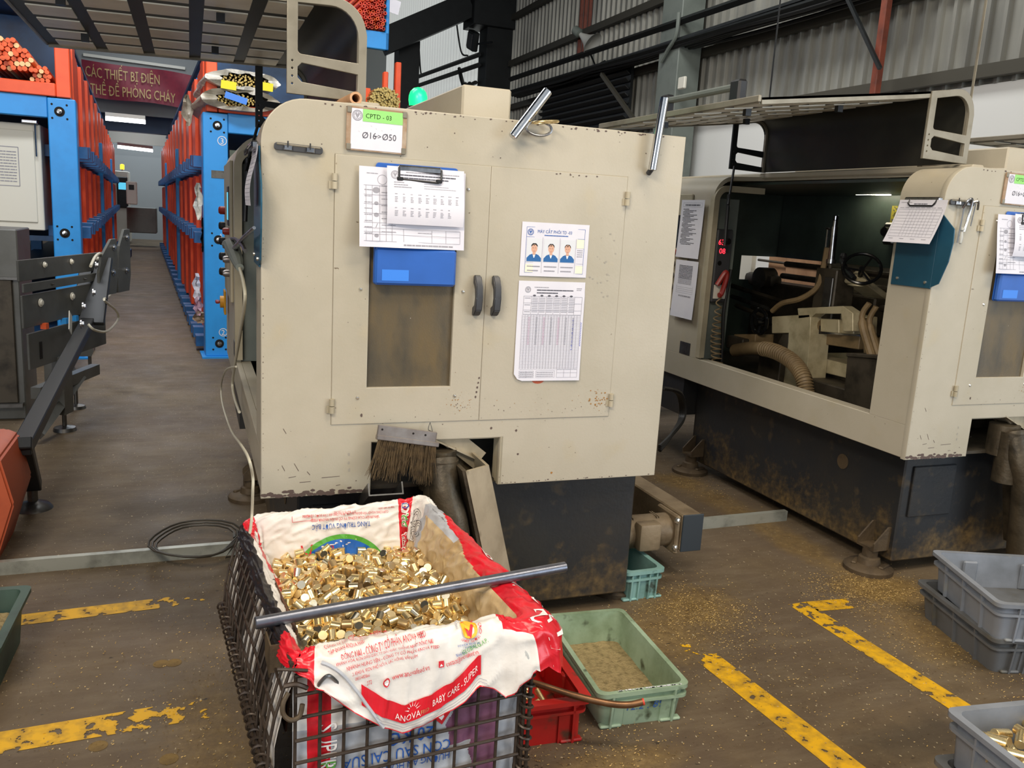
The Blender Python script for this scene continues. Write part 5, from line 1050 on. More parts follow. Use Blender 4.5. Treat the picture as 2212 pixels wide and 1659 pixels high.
# clipboards on the near column sides
def side_clipboard(x0, board_m, where, full):
    t = thing('side_clipboard', 'dark teal clipboard on the side column of '+where, 'clipboard', (x0, 0, 0))
    bm = new(); box(bm, -0.008, -0.004, 2.30, 2.485, 1.135, 1.44, 0.001); obj('board', bm, board_m, t, smooth=False)
    bm = new(); prism(bm, [(2.30,1.40),(2.30,1.14),(2.268,1.155),(2.240,1.235),(2.232,1.30),(2.236,1.345)], -0.008, -0.004, 'x'); obj('bent_flap', bm, board_m, t, smooth=False)
    for y, z in ((2.325,1.155),(2.455,1.16)):
        bm = new(); lathe(bm, [(0.006,0),(0.005,-0.004),(0,-0.005)], (-0.008,y,z), 'x', 10); obj('rivet', bm, 'screw', t)
    bm = new(); box(bm, -0.026, -0.008, 2.30, 2.46, 1.432, 1.452, 0.004); cl = obj('clip', bm, 'steel', t)
    bm = new(); tube(bm, [(-0.02,2.31,1.45),(-0.034,2.31,1.43),(-0.034,2.32,1.421),(-0.034,2.42,1.421),(-0.034,2.43,1.43),(-0.02,2.43,1.45)], 0.003, 8); obj('clip_wire', bm, 'black_plastic', cl)
    c_ = (lambda a, b: (0.016+0.055*(1-b)**1.4) if full else (0.006+0.012*(1-b)**1.2+0.006*sin(b*5)))
    s, f = sheet_thing('log_sheet', 'ruled log sheet curling off the side clipboard of '+where, 'paper', 0.215, 0.152, (x0-0.012, 2.475, 1.290), -pi/2, c_)
    p = Print(); p.grid(0.010,0.022,0.205,0.118,(.010,.06,.075,.09,.105,.12,.135,.15,.165,.18,.205),[.022+.0107*k for k in range(10)],.0008,'ink'); p.lines(.01,.06,.142,.002,'ink',1); p.lines(.07,.13,.136,.003,'ink_dark',2)
    for k in range(8): p.lines(.012+.024*k,.03+.024*k,.123,.002,'ink',k)
    for k in range(4): p.lines(.02+.05*k,.04+.05*k,.013,.0018,'ink',k+20)
    p.build('print', s, f)
side_clipboard(XL, 'clip_teal', 'the centre machine', False); side_clipboard(XL+DX, 'clip_teal', 'the right machine', True)
# two sheets on the right machine's control column
for nm, lab, y0, z0, h, sd in (('instruction_sheet','upper grey shaded instruction sheet on the control column of the right machine',3.982,1.142,.297,1),('instruction_sheet','lower instruction sheet on the control column of the right machine, under the other',3.985,.828,.300,2)):
    t, f = sheet_thing(nm, lab, 'paper', 0.218, h, (XL+DX-0.020, y0, z0), -pi/2, lambda a, b: 0.002+0.008*(1-b)**2)
    p = Print()
    if sd == 1:
        p.grid(.02,.262,.2,.282,(.02,.2),(.262,.282),.001,'ink'); p.lines(.04,.18,.268,.006,'ink_dark',3)
        for k in range(26): p.lines(.024+.01*(k%4==1), .08+.1*((k*7)%10)/10, .248-.0072*k, .0035, 'ink_dark', k)
    else:
        for k in range(14): p.lines(.04,.17,.27-.0072*k,.004,'ink_dark' if k<10 else 'ink',50+k)
        p.grid(.03,.13,.19,.17,(.03,.19),(.13,.14,.15,.16),.001,'ink'); p.lines(.06,.18,.11,.008,'ink',8)
    p.build('print', t, f)
# magnet bars stuck on the front panel, ring pair, clip rail
def rod(name, lab, p0, p1, r, m, cat='bar', n=20):
    p0, p1 = Vector(p0), Vector(p1); t = new(); d = (p1-p0).length
    lathe(t, [(0.0,0.0),(r*0.86,0.0),(r,r*.14),(r,d-r*.14),(r*.86,d),(0.0,d)], n=n); o = obj(name, t, m); o.location = p0; o.rotation_euler = (p1-p0).to_track_quat('Z', 'Y').to_euler(); return tag(o, lab, cat)
a, b = onY(1107,297,2.262), onY(1184,196,2.262); rod('steel_rod', 'bright round steel bar leaning diagonally on the upper front of the centre machine', a, b, 0.0135, 'chrome')
a, b = onY(1409,368,2.270), onY(1436,210,2.262); rod('steel_rod', 'bright round steel bar standing upright at the top right of the centre machine', a, b, 0.0125, 'chrome')
a = onY(1404,372,2.285); rod('magnet_pin', 'short dark pin under the upright steel bar', a+Vector((0,0.01,-.004)), a+Vector((0.002,-0.006,.01)), 0.008, 'dark_grey_plastic', 'magnet')
q = onY(1178,264,2.25); bm = new(); tube(bm, [(0.036*cos(2*pi*i/36), 0.03*sin(2*pi*i/36), 0.004*cos(2*pi*i/36)+0.00002*i) for i in range(36)], 0.0036, 10, closed=True); tag(obj('brass_ring', bm, 'brass', loc=q), 'brass ring lying level on the edge beside the diagonal steel bar', 'ring')
q = onY(1163,278,2.283); bm = new(); tube(bm, [(0.038*cos(2*pi*i/36), -0.004, 0.019*sin(2*pi*i/36)) for i in range(36)], 0.004, 10, closed=True); tag(obj('steel_ring', bm, 'steel', loc=q), 'steel ring on the panel just below the brass ring', 'ring')
def clip_rail(x, z, w, label):
    t = thing('clip_rail', label, 'holder', (x, FACE, z))
    bm = new(); plate(bm, [rrect(0, w, -0.007, 0.009, 0.006)], 0.008, (0,-0.008,0), 0.0015); obj('rail', bm, 'dark_grey_plastic', t)
    bm = new(); box(bm, 0.004, w-0.004, -0.010, -0.001, 0.004, 0.009, 0.002); obj('strip', bm, 'hood_metal', t, smooth=False)
    for a in (0.022, 0.078):
        bm = new(); box(bm, w*a/0.12, w*a/0.12+0.022, -0.014, -0.008, -0.008, 0.006, 0.002); obj('clamp', bm, 'steel', t, smooth=False)
        bm = new(); cyl(bm, (w*a/0.12+0.010,-0.013,0.0), (w*a/0.12+0.010,-0.013,0.016), 0.002, 6); obj('pin', bm, 'black_plastic', t)
    return t
c1 = clip_rail(0.201, 1.441, 0.119, 'empty grey clip rail at the upper left of the centre machine'); c1.rotation_euler = (0, 0.03, 0)
c2 = clip_rail(2.470, 1.437, 0.11, 'clip rail with hanging tools beside the log sheet of the right machine')
t = thing('hanging_tool', 'grey hooked tools hanging from the clip rail of the right machine', 'tool', (2.52, FACE, 1.44))
bm = new(); tube(bm, spline([(0,-.015,-.02),(.005,-.03,.008),(.022,-.03,.006),(.026,-.02,-.05),(.018,-.018,-.10)]), 0.0045, 8); tube(bm, spline([(0.035,-.02,.0),(.05,-.03,.004),(.064,-.02,-.022)]), 0.004, 6); obj('hook', bm, 'steel', t)
bm = new(); tube(bm, [(0.004,-.016,-.015),(0.0,-.014,-.14)], 0.003, 6); tube(bm, [(0.052,-.02,0),(0.05,-.014,-.08)], .002, 6); obj('shank', bm, 'steel', t)
bm = new(); lathe(bm, [(0,-.145),(.005,-.14),(.007,-.12),(.004,-.10),(.009,-.095),(.009,-.088),(0,-.086)], (0.014,-.014,0), n=10); obj('tip', bm, 'horn_white', t)
pipe_bm = new(); q = onY(769,212,2.33); pipe(pipe_bm, q, q+Vector((-0.02,0.5,0.0)), 0.0165, 0.0105, 20); tag(obj('cardboard_tube', pipe_bm, 'kraft'), 'tan hollow tube lying on the roof of the centre machine', 'tube')
# green beacon behind the roof cabinet
q = onY(903,212,4.25); t = thing('signal_beacon', 'glowing green beacon behind the roof cabinet of the centre machine', 'lamp', q-Vector((0,0,.06)))
bm = new(); lathe(bm, [(0.042,0.02),(0.046,0.05),(0.045,0.07),(0.038,0.09),(0.024,0.105),(0.0,0.112)], n=24); obj('dome', bm, 'beacon_green', t)
bm = new(); lathe(bm, [(0.03,-0.65),(0.03,-0.02),(0.05,-0.01),(0.05,0.02)], n=18); obj('stem', bm, 'steel_dark', t)
l = bpy.data.lights.new('beacon_light', 'POINT'); l.energy = 0.5; l.color = (0.1, 1, 0.45); l.shadow_soft_size = 0.04; lo = bpy.data.objects.new('beacon_light', l); C.objects.link(lo); lo.location = (0,-.09,0.06); lo.parent = t
# brush at the discharge opening, hung on a wire; clear chute beside it
t = thing('brush', 'worn brown bristle brush hanging across the discharge opening', 'brush', (0.478, 2.262, 0.706)); t.rotation_euler = (rad(-8), rad(9.5), 0)
bm = new(); box(bm, 0, 0.172, -0.006, 0.006, -0.024, 0.008, 0.002); box(bm, 0.0, 0.182, -0.010, 0.010, -0.034, -0.020, 0.002); obj('bar', bm, 'brush_bar', t, smooth=False)
for x in (0.012, 0.102, 0.138):
    bm = new(); lathe(bm, [(0.003,-.001),(0.003,0)], (x,-.006,-.004), 'y', 8); obj('hole', bm, 'dark_hole', t)
bm = new()
for k in range(420):
    x = rng.uniform(0.008, 0.176); y = rng.uniform(-.007, .007); L_ = rng.uniform(0.085, 0.118)-0.02*(0.08 < x < 0.115); dx = (x-0.09)*0.12+rng.gauss(0, .008); dy = rng.gauss(-.004, .008)
    tube(bm, [(x,y,-.03),(x+dx*.3,y+dy*.3,-.03-L_*.5),(x+dx,y+dy,-.03-L_)], [0.0011,0.001,0.0005], 3, caps=False)
tag(obj('bristles', bm, 'bristle', t, fix=False), kind='stuff')
q0, q1 = onY(929,912,2.285), onY(930,958,2.262); bm = new(); tube(bm, spline([q0, q0+Vector((-.006,-.006,-.02)), (q0+q1)/2+Vector((.006,0,0)), q1]), 0.0011, 5); tube(bm, spline([q0, q0+Vector((.004,-.01,-.02)), q0+Vector((.010,-.01,-.045))]), 0.0009, 5); tag(obj('hanging_wire', bm, 'steel_dark'), 'thin wire holding the brush to the door gap', 'wire')
t = thing('clear_chute', 'open clear plastic chute under the left end of the brush', 'chute', (0.445, 2.20, 0.528)); t.rotation_euler = (rad(-32), 0, 0)
bm = new(); box(bm, 0, 0.098, 0, 0.16, 0, 0.004); obj('bed', bm, 'steel_dark', t, smooth=False)
for x in (0.0, 0.094):
    bm = new(); box(bm, x, x+0.004, 0, 0.16, 0.004, 0.036); obj('side', bm, 'steel_dark', t, smooth=False)
# ---------------------------------------------------------------- cables and air gun at the left side of the centre machine
gx = 0.135
t = thing('air_gun', 'grey air blow gun hanging on the left side of the centre machine', 'tool', onX(503,540,gx))
def G(px, py, dx=0.0): return onX(px, py, gx+dx)-t.location
bm = new(); tube(bm, [G(490,528), G(500,530), G(506,545), G(514,566), G(518,578)], [0.02,0.026,0.024,0.018,0.012], 10); obj('grip', bm, 'steel_column', t)
bm = new(); tube(bm, [G(506,538), G(528,512), G(549,492)], [0.010,0.006,0.004], 8); obj('nozzle', bm, 'steel', t)
bm = new(); tube(bm, spline([G(494,517), G(508,516), G(522,528), G(530,542)]), 0.006, 6); obj('hook', bm, 'steel_dark', t)
bm = new(); tube(bm, spline([onX(518,580,gx), onX(526,610,gx), onX(529,650,gx), onX(519,720,gx), onX(507,790,gx), onX(502,830,gx), onX(507,862,gx), onX(517,890,gx)], 8), 0.0048, 8); tag(obj('air_hose', bm, 'cable_white'), 'pale air hose hanging from the blow gun', 'hose')
bm = new(); tube(bm, spline([onX(510,792,0.13), onX(488,800,0.12), onX(478,830,0.12), onX(480,870,0.12), onX(497,925,0.12), onX(520,960,0.12), onX(537,990,0.12), onX(546,1030,0.13), onX(546,1060,0.13), onX(544,1115,0.13), onX(540,1150,.12)], 8), 0.0036, 8); tag(obj('floor_cable', bm, 'cable_white'), 'thin pale cable looping down the left side of the centre machine to the floor', 'cable')
pts = []
for k in range(3*20):
    a = 2*pi*k/20; pts.append(Vector((0.0+(0.135+0.012*(k//20))*cos(a)+0.01*sin(3*a), 3.17+(0.16+0.012*(k//20))*sin(a), 0.056+0.006*(k//20)+0.004*sin(2*a))))
bm = new(); tube(bm, [onZ(520,1142,.02)]+pts+[Vector((0.1,3.05,.03)), Vector((0.2,3.1,.02))], 0.004, 6); tag(obj('coiled_cable', bm, 'cable_dark'), 'dark cable coiled on the floor over the galvanised channel', 'cable')
# galvanised channels on the floor
def channel(lab, p0, p1):
    p0, p1 = Vector(p0), Vector(p1); L_ = (p1-p0).length; t = thing('floor_channel', lab, 'channel', p0, math.atan2(p1.y-p0.y, p1.x-p0.x)); bm = new()
    box(bm, 0, L_, 0, 0.025, 0.044, 0.047); box(bm, 0, L_, 0, 0.003, 0, 0.044); obj('channel', bm, 'channel_galv', t, smooth=False)
channel('long galvanised channel on the floor left of the brass filled cage', (-1.6,3.11,0), (0.24,3.14,0))
channel('galvanised channel on the floor between the two machines', (1.58,2.98,0), (2.55,3.01,0))
# dark frame and cables behind, in the gap between the two machines
t = thing('work_stand', 'dark steel frame in the gap between the two machines', 'frame', (1.85, 5.4, 0))
for z, y in ((0.62,0),(0.42,0.0),(0.22,-0.3)):
    bm = new(); box(bm, -0.8, 1.6, y, y+0.12, z, z+0.09, 0.01); obj('rail', bm, 'machine_base', t, smooth=False)
for x in (-0.6, 0.9):
    bm = new(); box(bm, x, x+0.09, 0, 0.1, 0, 0.62); obj('leg', bm, 'machine_base', t, smooth=False)
for k in range(3):
    bm = new(); tube(bm, spline([onX(1425+4*k,838,2.0), onX(1470-3*k,850,2.2), onX(1478-4*k,900,2.25), onX(1450,940,2.1), onX(1425,965+4*k,2.0)], 8), 0.010, 6); tag(obj('machine_cable', bm, 'cable_black'), ('highest','middle','lowest')[k]+' of the three black cables sagging in the gap between the machines', 'cable')
# settled slugs: u, v, z in 0.1 mm and three turns in degrees
SLUGS = [
2276, 1312, 3958, 166, -14, 70, 690, 1299, 3886, -175, 48, 7, 1710, 1856, 4056, -169, -2, -61, 1039, 1338, 3913, -31, 9, -166, 3208, 1335, 3937, 114, 15, 9, 2168, 1299, 3620, 0, 1, 171, 2884, 1299, 3799, -2, -4, -146, 549, 1309, 3747, 91, -41, -1,
2710, 1376, 3786, -20, -121, 85, 3767, 1316, 3937, -83, -45, -1, 3482, 1299, 3774, 168, 10, -50, 1956, 1299, 3788, 92, -39, -91, 1891, 1419, 3931, -35, 36, -129, 1261, 1453, 3965, 127, 1, 14, 1217, 1299, 3576, -86, 58, -87, 845, 1309, 3772, 85, 98, -5,
2960, 1852, 4005, -35, -118, 76, 549, 2521, 3969, -4, -179, -16, 1604, 1313, 3592, 87, -176, 2, 748, 2035, 3782, -3, 5, -106, 3856, 1302, 3575, 2, 2, 5, 1392, 1299, 3877, -51, -24, -109, 1631, 1303, 3899, 31, -128, -40, 3398, 2568, 4037, -36, -32, 65,
1556, 2433, 4067, -76, -114, 52, 549, 2126, 3896, -20, 180, 1, 2673, 2089, 4082, 51, 101, 14, 2507, 2293, 4064, -138, 79, 52, 2465, 1563, 3971, 138, 80, 20, 3864, 2565, 3942, 170, -45, -8, 3134, 1750, 3956, 64, 112, 17, 1699, 3054, 4018, 91, 24, 8,
1332, 2476, 4055, 89, 18, -125, 1577, 4524, 4190, -164, -12, -57, 556, 1312, 3559, 91, 52, 3, 4130, 1318, 3767, -91, -36, 8, 2727, 3516, 4140, 75, -53, -80, 2561, 1312, 3609, -93, -171, 1, 3023, 1299, 3594, 88, -55, -88, 563, 1960, 3776, -68, 27, 19,
1017, 2854, 3997, -15, 58, 66, 794, 2437, 3956, 91, 3, 41, 2365, 1299, 3605, 89, 55, 89, 727, 3578, 4086, 38, -38, -81, 1725, 1310, 3736, -89, 3, 0, 558, 3477, 3965, -90, 27, -90, 584, 4092, 4168, 98, 36, -104, 1566, 1522, 3949, -103, 20, -18,
1197, 2316, 3956, 7, 35, 99, 1007, 2350, 3928, -45, -175, -10, 2090, 2134, 3987, -57, -36, 164, 1220, 1342, 3772, -59, -177, -22, 1934, 4017, 4046, -85, -11, -141, 2094, 1390, 3956, -26, 27, 15, 3141, 2302, 3977, 58, -13, 68, 4055, 2076, 3918, -41, 170, 20,
2278, 2508, 4085, -12, 66, 46, 1012, 3586, 4088, -30, 116, 80, 4250, 1538, 3835, 11, 125, 104, 582, 1765, 3739, -71, 7, -86, 2575, 3219, 4082, -56, 3, -138, 4251, 2452, 3975, 77, 118, -11, 3400, 1489, 3939, -109, 48, 37, 1911, 1308, 3599, -92, 6, 96,
1814, 4205, 4198, 84, 31, -104, 800, 2992, 3976, -68, 4, -59, 3702, 2043, 3928, -99, 40, 37, 3697, 1302, 3746, -155, 24, 45, 2035, 2788, 4026, 42, -117, -3, 1212, 2908, 4008, 44, 140, -36, 2820, 1716, 3846, 104, 61, 27, 898, 1346, 3577, 0, 177, 40,
1914, 3170, 4054, 151, 15, -72, 1413, 1339, 3623, 55, 30, -19, 4044, 1300, 3571, -179, 1, 9, 3930, 1308, 3824, 54, -12, -75, 3598, 1311, 3575, -41, 87, 49, 2744, 1892, 3931, 154, -14, 96, 2385, 1341, 3789, -72, -117, 33, 4064, 2484, 3994, -76, -2, -1,
3001, 3083, 4072, 9, -152, -40, 3712, 2840, 4016, -85, 1, -107, 1020, 2050, 3833, 37, -165, 19, 861, 2234, 3802, -127, 112, -29, 3056, 1385, 3773, 10, 167, -58, 1532, 2146, 3961, -120, -4, -18, 1872, 1801, 3863, -3, -8, 79, 4241, 1309, 3558, -91, 34, -91,
2814, 2776, 4013, 104, -24, 83, 3104, 2677, 3974, 6, 52, 155, 1191, 3246, 4060, -41, 27, -103, 549, 5628, 4016, -77, 172, 2, 1424, 3828, 4071, 65, -35, 134, 549, 3916, 4027, -16, 6, 19, 1043, 5321, 4081, 156, 29, 26, 3015, 5229, 4144, -4, 127, -80,
3224, 4985, 4129, -66, -175, 15, 2238, 2909, 4060, -64, 14, -20, 4211, 3767, 4140, -30, 29, -23, 3870, 4166, 4116, -132, -42, -57, 1307, 6521, 4072, 99, 4, -90, 1660, 5516, 4078, -13, 77, -82, 1930, 5474, 4109, 64, 14, -175, 2453, 4190, 4124, 120, 83, 11,
3477, 1946, 3924, 16, 120, 97, 1614, 3898, 4137, 62, -127, -41, 2344, 1796, 3978, 73, -53, 119, 1395, 2324, 3890, -150, -29, 24, 3102, 4035, 4148, 86, 27, -86, 2304, 5484, 4196, -52, 166, 21, 2252, 4918, 4119, -3, -8, -31, 2189, 6174, 4059, 80, 16, 101,
549, 3304, 3814, -83, -37, -4, 2083, 3362, 4083, 39, 179, -6, 1521, 3036, 3958, -101, -125, 18, 2986, 3419, 4088, -139, 18, -34, 3022, 1686, 3814, -64, 24, -155, 986, 4577, 4102, 55, -26, 9, 2082, 3620, 4137, 26, 157, -76, 3985, 2974, 4112, -47, 2, 142,
3909, 2809, 4009, -44, 8, -4, 1814, 2443, 3937, 7, -27, 46, 4003, 3943, 4089, 19, -66, -61, 2934, 3671, 4159, -120, -66, 28, 2088, 4404, 4113, 81, -111, -30, 2668, 3716, 4183, 94, -144, -3, 1008, 3101, 4032, -24, -113, 91, 2048, 2541, 3969, 66, 19, 47,
4031, 2306, 3897, -10, 119, -4, 628, 2345, 3895, 108, -14, -54, 3368, 1400, 3589, -85, -30, 49, 1167, 5855, 4068, 60, 165, -10, 1436, 1982, 3856, -32, 137, 28, 3768, 4674, 4119, -3, 48, 102, 4249, 5623, 3985, 97, 155, 4, 2113, 4144, 4096, -101, -72, 80,
882, 1551, 3822, -4, -40, 87, 567, 4616, 4030, 0, 16, 139, 1494, 3456, 4047, 63, -28, 175, 1308, 4025, 4066, -84, -55, -6, 911, 4246, 4029, -55, -35, 102, 1862, 4462, 4205, -68, -97, 20, 2892, 2532, 3971, 77, 13, -168, 1553, 3233, 4037, -179, -18, 34,
2260, 4518, 4129, 58, -81, 83, 4214, 3510, 4018, -119, -32, -76, 943, 3332, 4037, 3, -49, -5, 779, 5355, 3998, -51, -33, 83, 1024, 1723, 3849, -32, -46, -89, 610, 5090, 4004, 52, 118, 87, 2188, 1634, 3940, -24, -34, 130, 3416, 3559, 4041, -71, -132, 34,
759, 3224, 3982, -56, -144, -15, 3426, 2339, 3829, 7, -123, -91, 3452, 3753, 4103, 97, 10, 58, 2436, 4638, 4147, 175, 4, -45, 1484, 4043, 4134, -159, -13, -24, 3394, 4546, 4119, 0, -109, 160, 1114, 4100, 4051, 42, -19, -140, 3520, 4324, 4082, 36, 7, 35,
2910, 6546, 3944, -83, 19, 90, 1416, 5242, 4074, 21, 153, 18, 2530, 1479, 3803, 104, 1, -38, 946, 6352, 4009, 118, 105, 27, 3157, 3584, 4122, 77, 47, 103, 2162, 5101, 4089, 174, -6, -2, 2569, 3026, 4013, -126, -51, 82, 973, 5560, 4069, -87, -142, -33,
3422, 6101, 3949, -15, 48, -166, 3891, 1975, 3806, -28, 52, 32, 2449, 3429, 4011, 8, 12, -38, 4242, 2964, 4010, 2, 5, 3, 935, 3896, 4065, 8, 41, -80, 1285, 5103, 4061, -19, -5, 63, 696, 2654, 3982, -147, 75, -1, 3772, 3547, 3990, -14, 40, -124,
3020, 2907, 3990, -44, 75, 136, 3129, 6338, 3961, -85, 17, -145, 4129, 2802, 3982, -88, -1, 147, 697, 6109, 3958, 77, 22, -106, 4021, 5112, 4025, 42, -21, 45, 3542, 2594, 3905, -127, -64, 59, 2914, 4723, 4068, 168, 9, -53, 3545, 5865, 3941, 67, -14, -47,
1240, 1981, 3819, -76, 15, -94, 3602, 3637, 4002, -9, -166, 17, 2546, 2614, 4004, -16, 9, -137, 3652, 3058, 4007, 168, 9, 53, 2018, 6551, 4095, 12, -130, -16, 3776, 1666, 3835, -124, -22, 88, 4251, 1934, 3774, 50, -92, 40, 954, 5933, 4006, 6, 109, 0,
2354, 3610, 4040, 82, 9, -155, 3300, 4163, 4112, 101, 128, 5, 2215, 2347, 3963, -161, 3, -55, 1239, 3717, 4003, 109, 36, -33, 3423, 2780, 4046, 8, 42, -131, 1834, 2876, 3965, -8, -56, -137, 3721, 2487, 3809, -40, -153, 63, 3626, 1845, 3809, -7, -6, -122,
706, 4287, 4133, -127, 9, 127, 3279, 1398, 3773, -71, -61, 19, 2330, 2177, 3926, -44, 130, -39, 4042, 1706, 3777, 92, 33, 2, 3950, 3563, 4046, 44, -170, 34, 577, 3683, 3970, 97, -14, 101, 1993, 2360, 3933, 85, -99, 65, 3260, 3433, 4035, 2, -129, 117,
2793, 1404, 3610, 61, -79, -105, 1916, 6275, 4020, -33, -156, -77, 4251, 5888, 4010, -86, 140, 2, 2422, 3859, 4088, 86, -64, -69, 2711, 4284, 4134, -58, 23, 103, 1311, 4226, 4089, 14, 14, -124, 2115, 1827, 3849, 37, -140, 66, 2916, 4290, 4065, 13, 10, 33,
3254, 2854, 3946, -77, -5, 15, 1224, 2173, 3816, -94, -2, 82, 1990, 2020, 3868, -45, 8, 159, 1836, 6530, 3967, 177, -25, -29, 2540, 3692, 4046, -14, 78, 92, 555, 2076, 3583, 1, -3, 1, 1013, 2707, 3858, -39, 5, 137, 1612, 3697, 4044, 10, 117, 61,
1153, 2529, 3918, -30, -3, 84, 4159, 4827, 4027, 7, 61, -104, 549, 2801, 3902, -24, -39, -55, 3590, 4164, 4004, -38, 9, -118, 2362, 6456, 4010, -12, -7, -28, 3202, 3068, 3998, -92, -112, 28, 2484, 5010, 4106, -88, 40, -138, 1804, 2629, 3980, 101, -1, -92,
1277, 4730, 4039, -15, 133, -24, 1362, 3257, 3975, -99, 19, 9, 1113, 5076, 3985, -14, -11, 46, 549, 5638, 3810, -88, 159, 1, 2142, 6357, 4041, 2, -168, 91, 4080, 4181, 4084, 52, 35, -9, 2622, 4103, 4107, -7, -2, -152, 1816, 3654, 3967, 62, 55, 116,
1311, 4490, 4066, 85, -171, -9, 3408, 5024, 4068, -44, 61, 140, 1846, 3415, 3941, -15, -6, 108, 2592, 4461, 4125, -75, -67, 84, 703, 4887, 4019, -117, 13, 103, 1609, 2324, 3904, -87, -17, -110, 2483, 2794, 4025, -105, -11, 110, 2369, 1987, 3906, 9, -11, -58,
3943, 3322, 3998, 11, -38, 85, 1395, 5821, 3982, -40, 104, 82, 2701, 4658, 4111, 60, -101, 107, 768, 1538, 3569, 90, 118, 39, 1932, 5115, 4045, 14, 6, -132, 2631, 1665, 3798, 13, -147, -87, 1562, 6154, 3985, -178, -7, -37, 2905, 5854, 3946, -36, 35, 24,
3929, 4455, 4091, 49, -10, -22, 2978, 6167, 3927, 109, 25, 16, 2473, 5482, 4040, 3, -168, 53, 3264, 2428, 3909, 21, -174, -62, 1840, 5737, 4051, -71, -23, 32, 4038, 6042, 3822, -102, 1, -2, 3843, 3052, 4002, 141, 26, 38, 3550, 4838, 4059, 55, 63, -71,
3660, 5716, 3938, 2, -9, -158, 743, 5593, 3987, -72, -72, 72, 2225, 3450, 3998, 103, 45, 36, 3758, 4026, 3979, -52, -41, -79, 2048, 3008, 3962, -5, 44, 85, 3102, 5789, 3998, 77, 61, -110, 2682, 4870, 4103, -95, 55, -116, 2638, 5118, 4088, 6, 6, 98,
2912, 2104, 3878, 15, -13, 78, 2884, 3291, 3928, 15, 7, 17, 3726, 4423, 4048, -58, -9, -95, 777, 6551, 3873, 71, -4, -89, 2930, 2320, 3902, 51, -46, -140, 991, 6551, 3981, 135, 34, -61, 3126, 3278, 4046, 19, 69, -114, 1481, 5650, 4040, -179, -12, -71,
3513, 5310, 4021, -28, -43, 84, 3868, 5446, 3908, -70, -30, 107, 1827, 4959, 4034, 15, 176, 52, 2438, 2456, 3981, 51, -27, -83, 1488, 1433, 3768, -50, -20, 132, 2614, 2064, 3905, 79, -128, 61, 3852, 5702, 3886, 68, 71, -120, 682, 3114, 3839, 139, -16, 82,
1431, 5467, 4052, 97, -44, -116, 1636, 2116, 3769, 6, -55, 62, 3310, 1817, 3854, 37, -143, -34, 1392, 6248, 3948, 11, -173, 84, 2207, 2045, 3809, 132, 3, -13, 549, 4622, 3644, 90, 177, 0, 2159, 1497, 3810, -85, -44, -120, 4186, 6527, 3788, -101, 20, -6,
4238, 1733, 3770, 93, -13, 90, 551, 2452, 3726, 29, 19, -33, 551, 3078, 3627, 2, 3, -82, 2201, 3812, 4064, -43, -103, 69, 1387, 1584, 3824, -25, 11, -159, 1431, 2804, 3922, 34, 107, -66, 3403, 3104, 3965, 81, -30, -57, 3882, 6551, 3821, 7, -1, 101,
3074, 4842, 4019, 175, 18, 1, 1745, 1542, 3808, 78, -5, 122, 4054, 6258, 3810, 6, 5, -117, 1604, 4352, 4040, -152, 40, -8, 3165, 4680, 3983, 74, 13, -54, 1905, 6043, 3981, 18, 130, -91, 3560, 3228, 3957, -10, 4, 6, 1009, 1510, 3577, 87, 25, 149,
1586, 5953, 3988, 125, -8, 109, 1760, 3878, 3989, 16, 71, 24, 549, 2275, 3581, 87, 165, -1, 3612, 6539, 3860, -177, 10, 61, 953, 4985, 3928, -85, -135, 11, 1182, 4902, 4010, -68, -30, -72, 2819, 5014, 4061, -28, 102, -52, 4238, 2320, 3786, 101, -74, 78,
1042, 1456, 3756, 30, -69, -63, 549, 5359, 3630, -92, 20, -1, 549, 5991, 3806, -14, 180, 1, 3226, 1598, 3807, -174, 7, -23, 3146, 3787, 4067, -42, -124, 89, 3823, 6185, 3850, 60, 67, -68, 819, 3738, 4017, -123, 2, -116, 3766, 1486, 3782, 87, 17, -95,
3756, 6398, 3844, 12, 97, 62, 2578, 5301, 4066, -8, 9, 23, 4085, 3723, 3995, 64, 156, 47, 2032, 5292, 4037, -75, 11, -93, 1557, 4719, 4050, -32, 13, -78, 784, 4653, 4020, 130, -19, 34, 1979, 3542, 3984, -93, -14, 49, 751, 4075, 3886, -15, 3, 110,
3664, 5169, 3990, -125, 22, -46, 549, 5003, 3832, 98, 119, 7, 2198, 2666, 3981, 45, 139, 22, 576, 4794, 3855, -2, 161, 9, 3692, 2710, 3850, 169, 25, 38, 3526, 6328, 3888, -121, 54, -77, 3757, 3797, 3951, 20, -170, -73, 1656, 5116, 3969, -165, -13, -65,
2310, 6060, 3942, -25, -21, 152, 2126, 5468, 4024, 12, -179, 27, 4046, 5579, 3857, 46, 67, 139, 2106, 3226, 3938, 93, 25, -97, 3161, 1500, 3604, 102, 62, 47, 592, 5024, 3646, -84, -8, -42, 2837, 4016, 4052, 100, -16, 120, 1165, 1584, 3841, -22, -118, 74,
1169, 4544, 3954, -9, -50, -56, 1369, 3590, 3953, -9, 62, -133, 549, 3580, 3795, -3, 141, -95, 2276, 5300, 4062, 72, 48, -8, 2848, 3092, 3893, -14, -174, 20, 563, 2610, 3596, 94, -38, -90, 3486, 3424, 3876, 146, -2, 0, 714, 1499, 3754, 24, 3, -59,
1783, 5268, 3981, 111, -135, 15, 552, 1508, 3571, 0, 178, 39, 3282, 4846, 3945, 5, 20, 25, 563, 2642, 3782, -83, -61, -98, 1217, 2714, 3880, -153, -3, -83, 4251, 4198, 4006, 95, 18, 2, 1040, 2249, 3746, 26, -40, -131, 2911, 1518, 3727, -14, -139, 61,
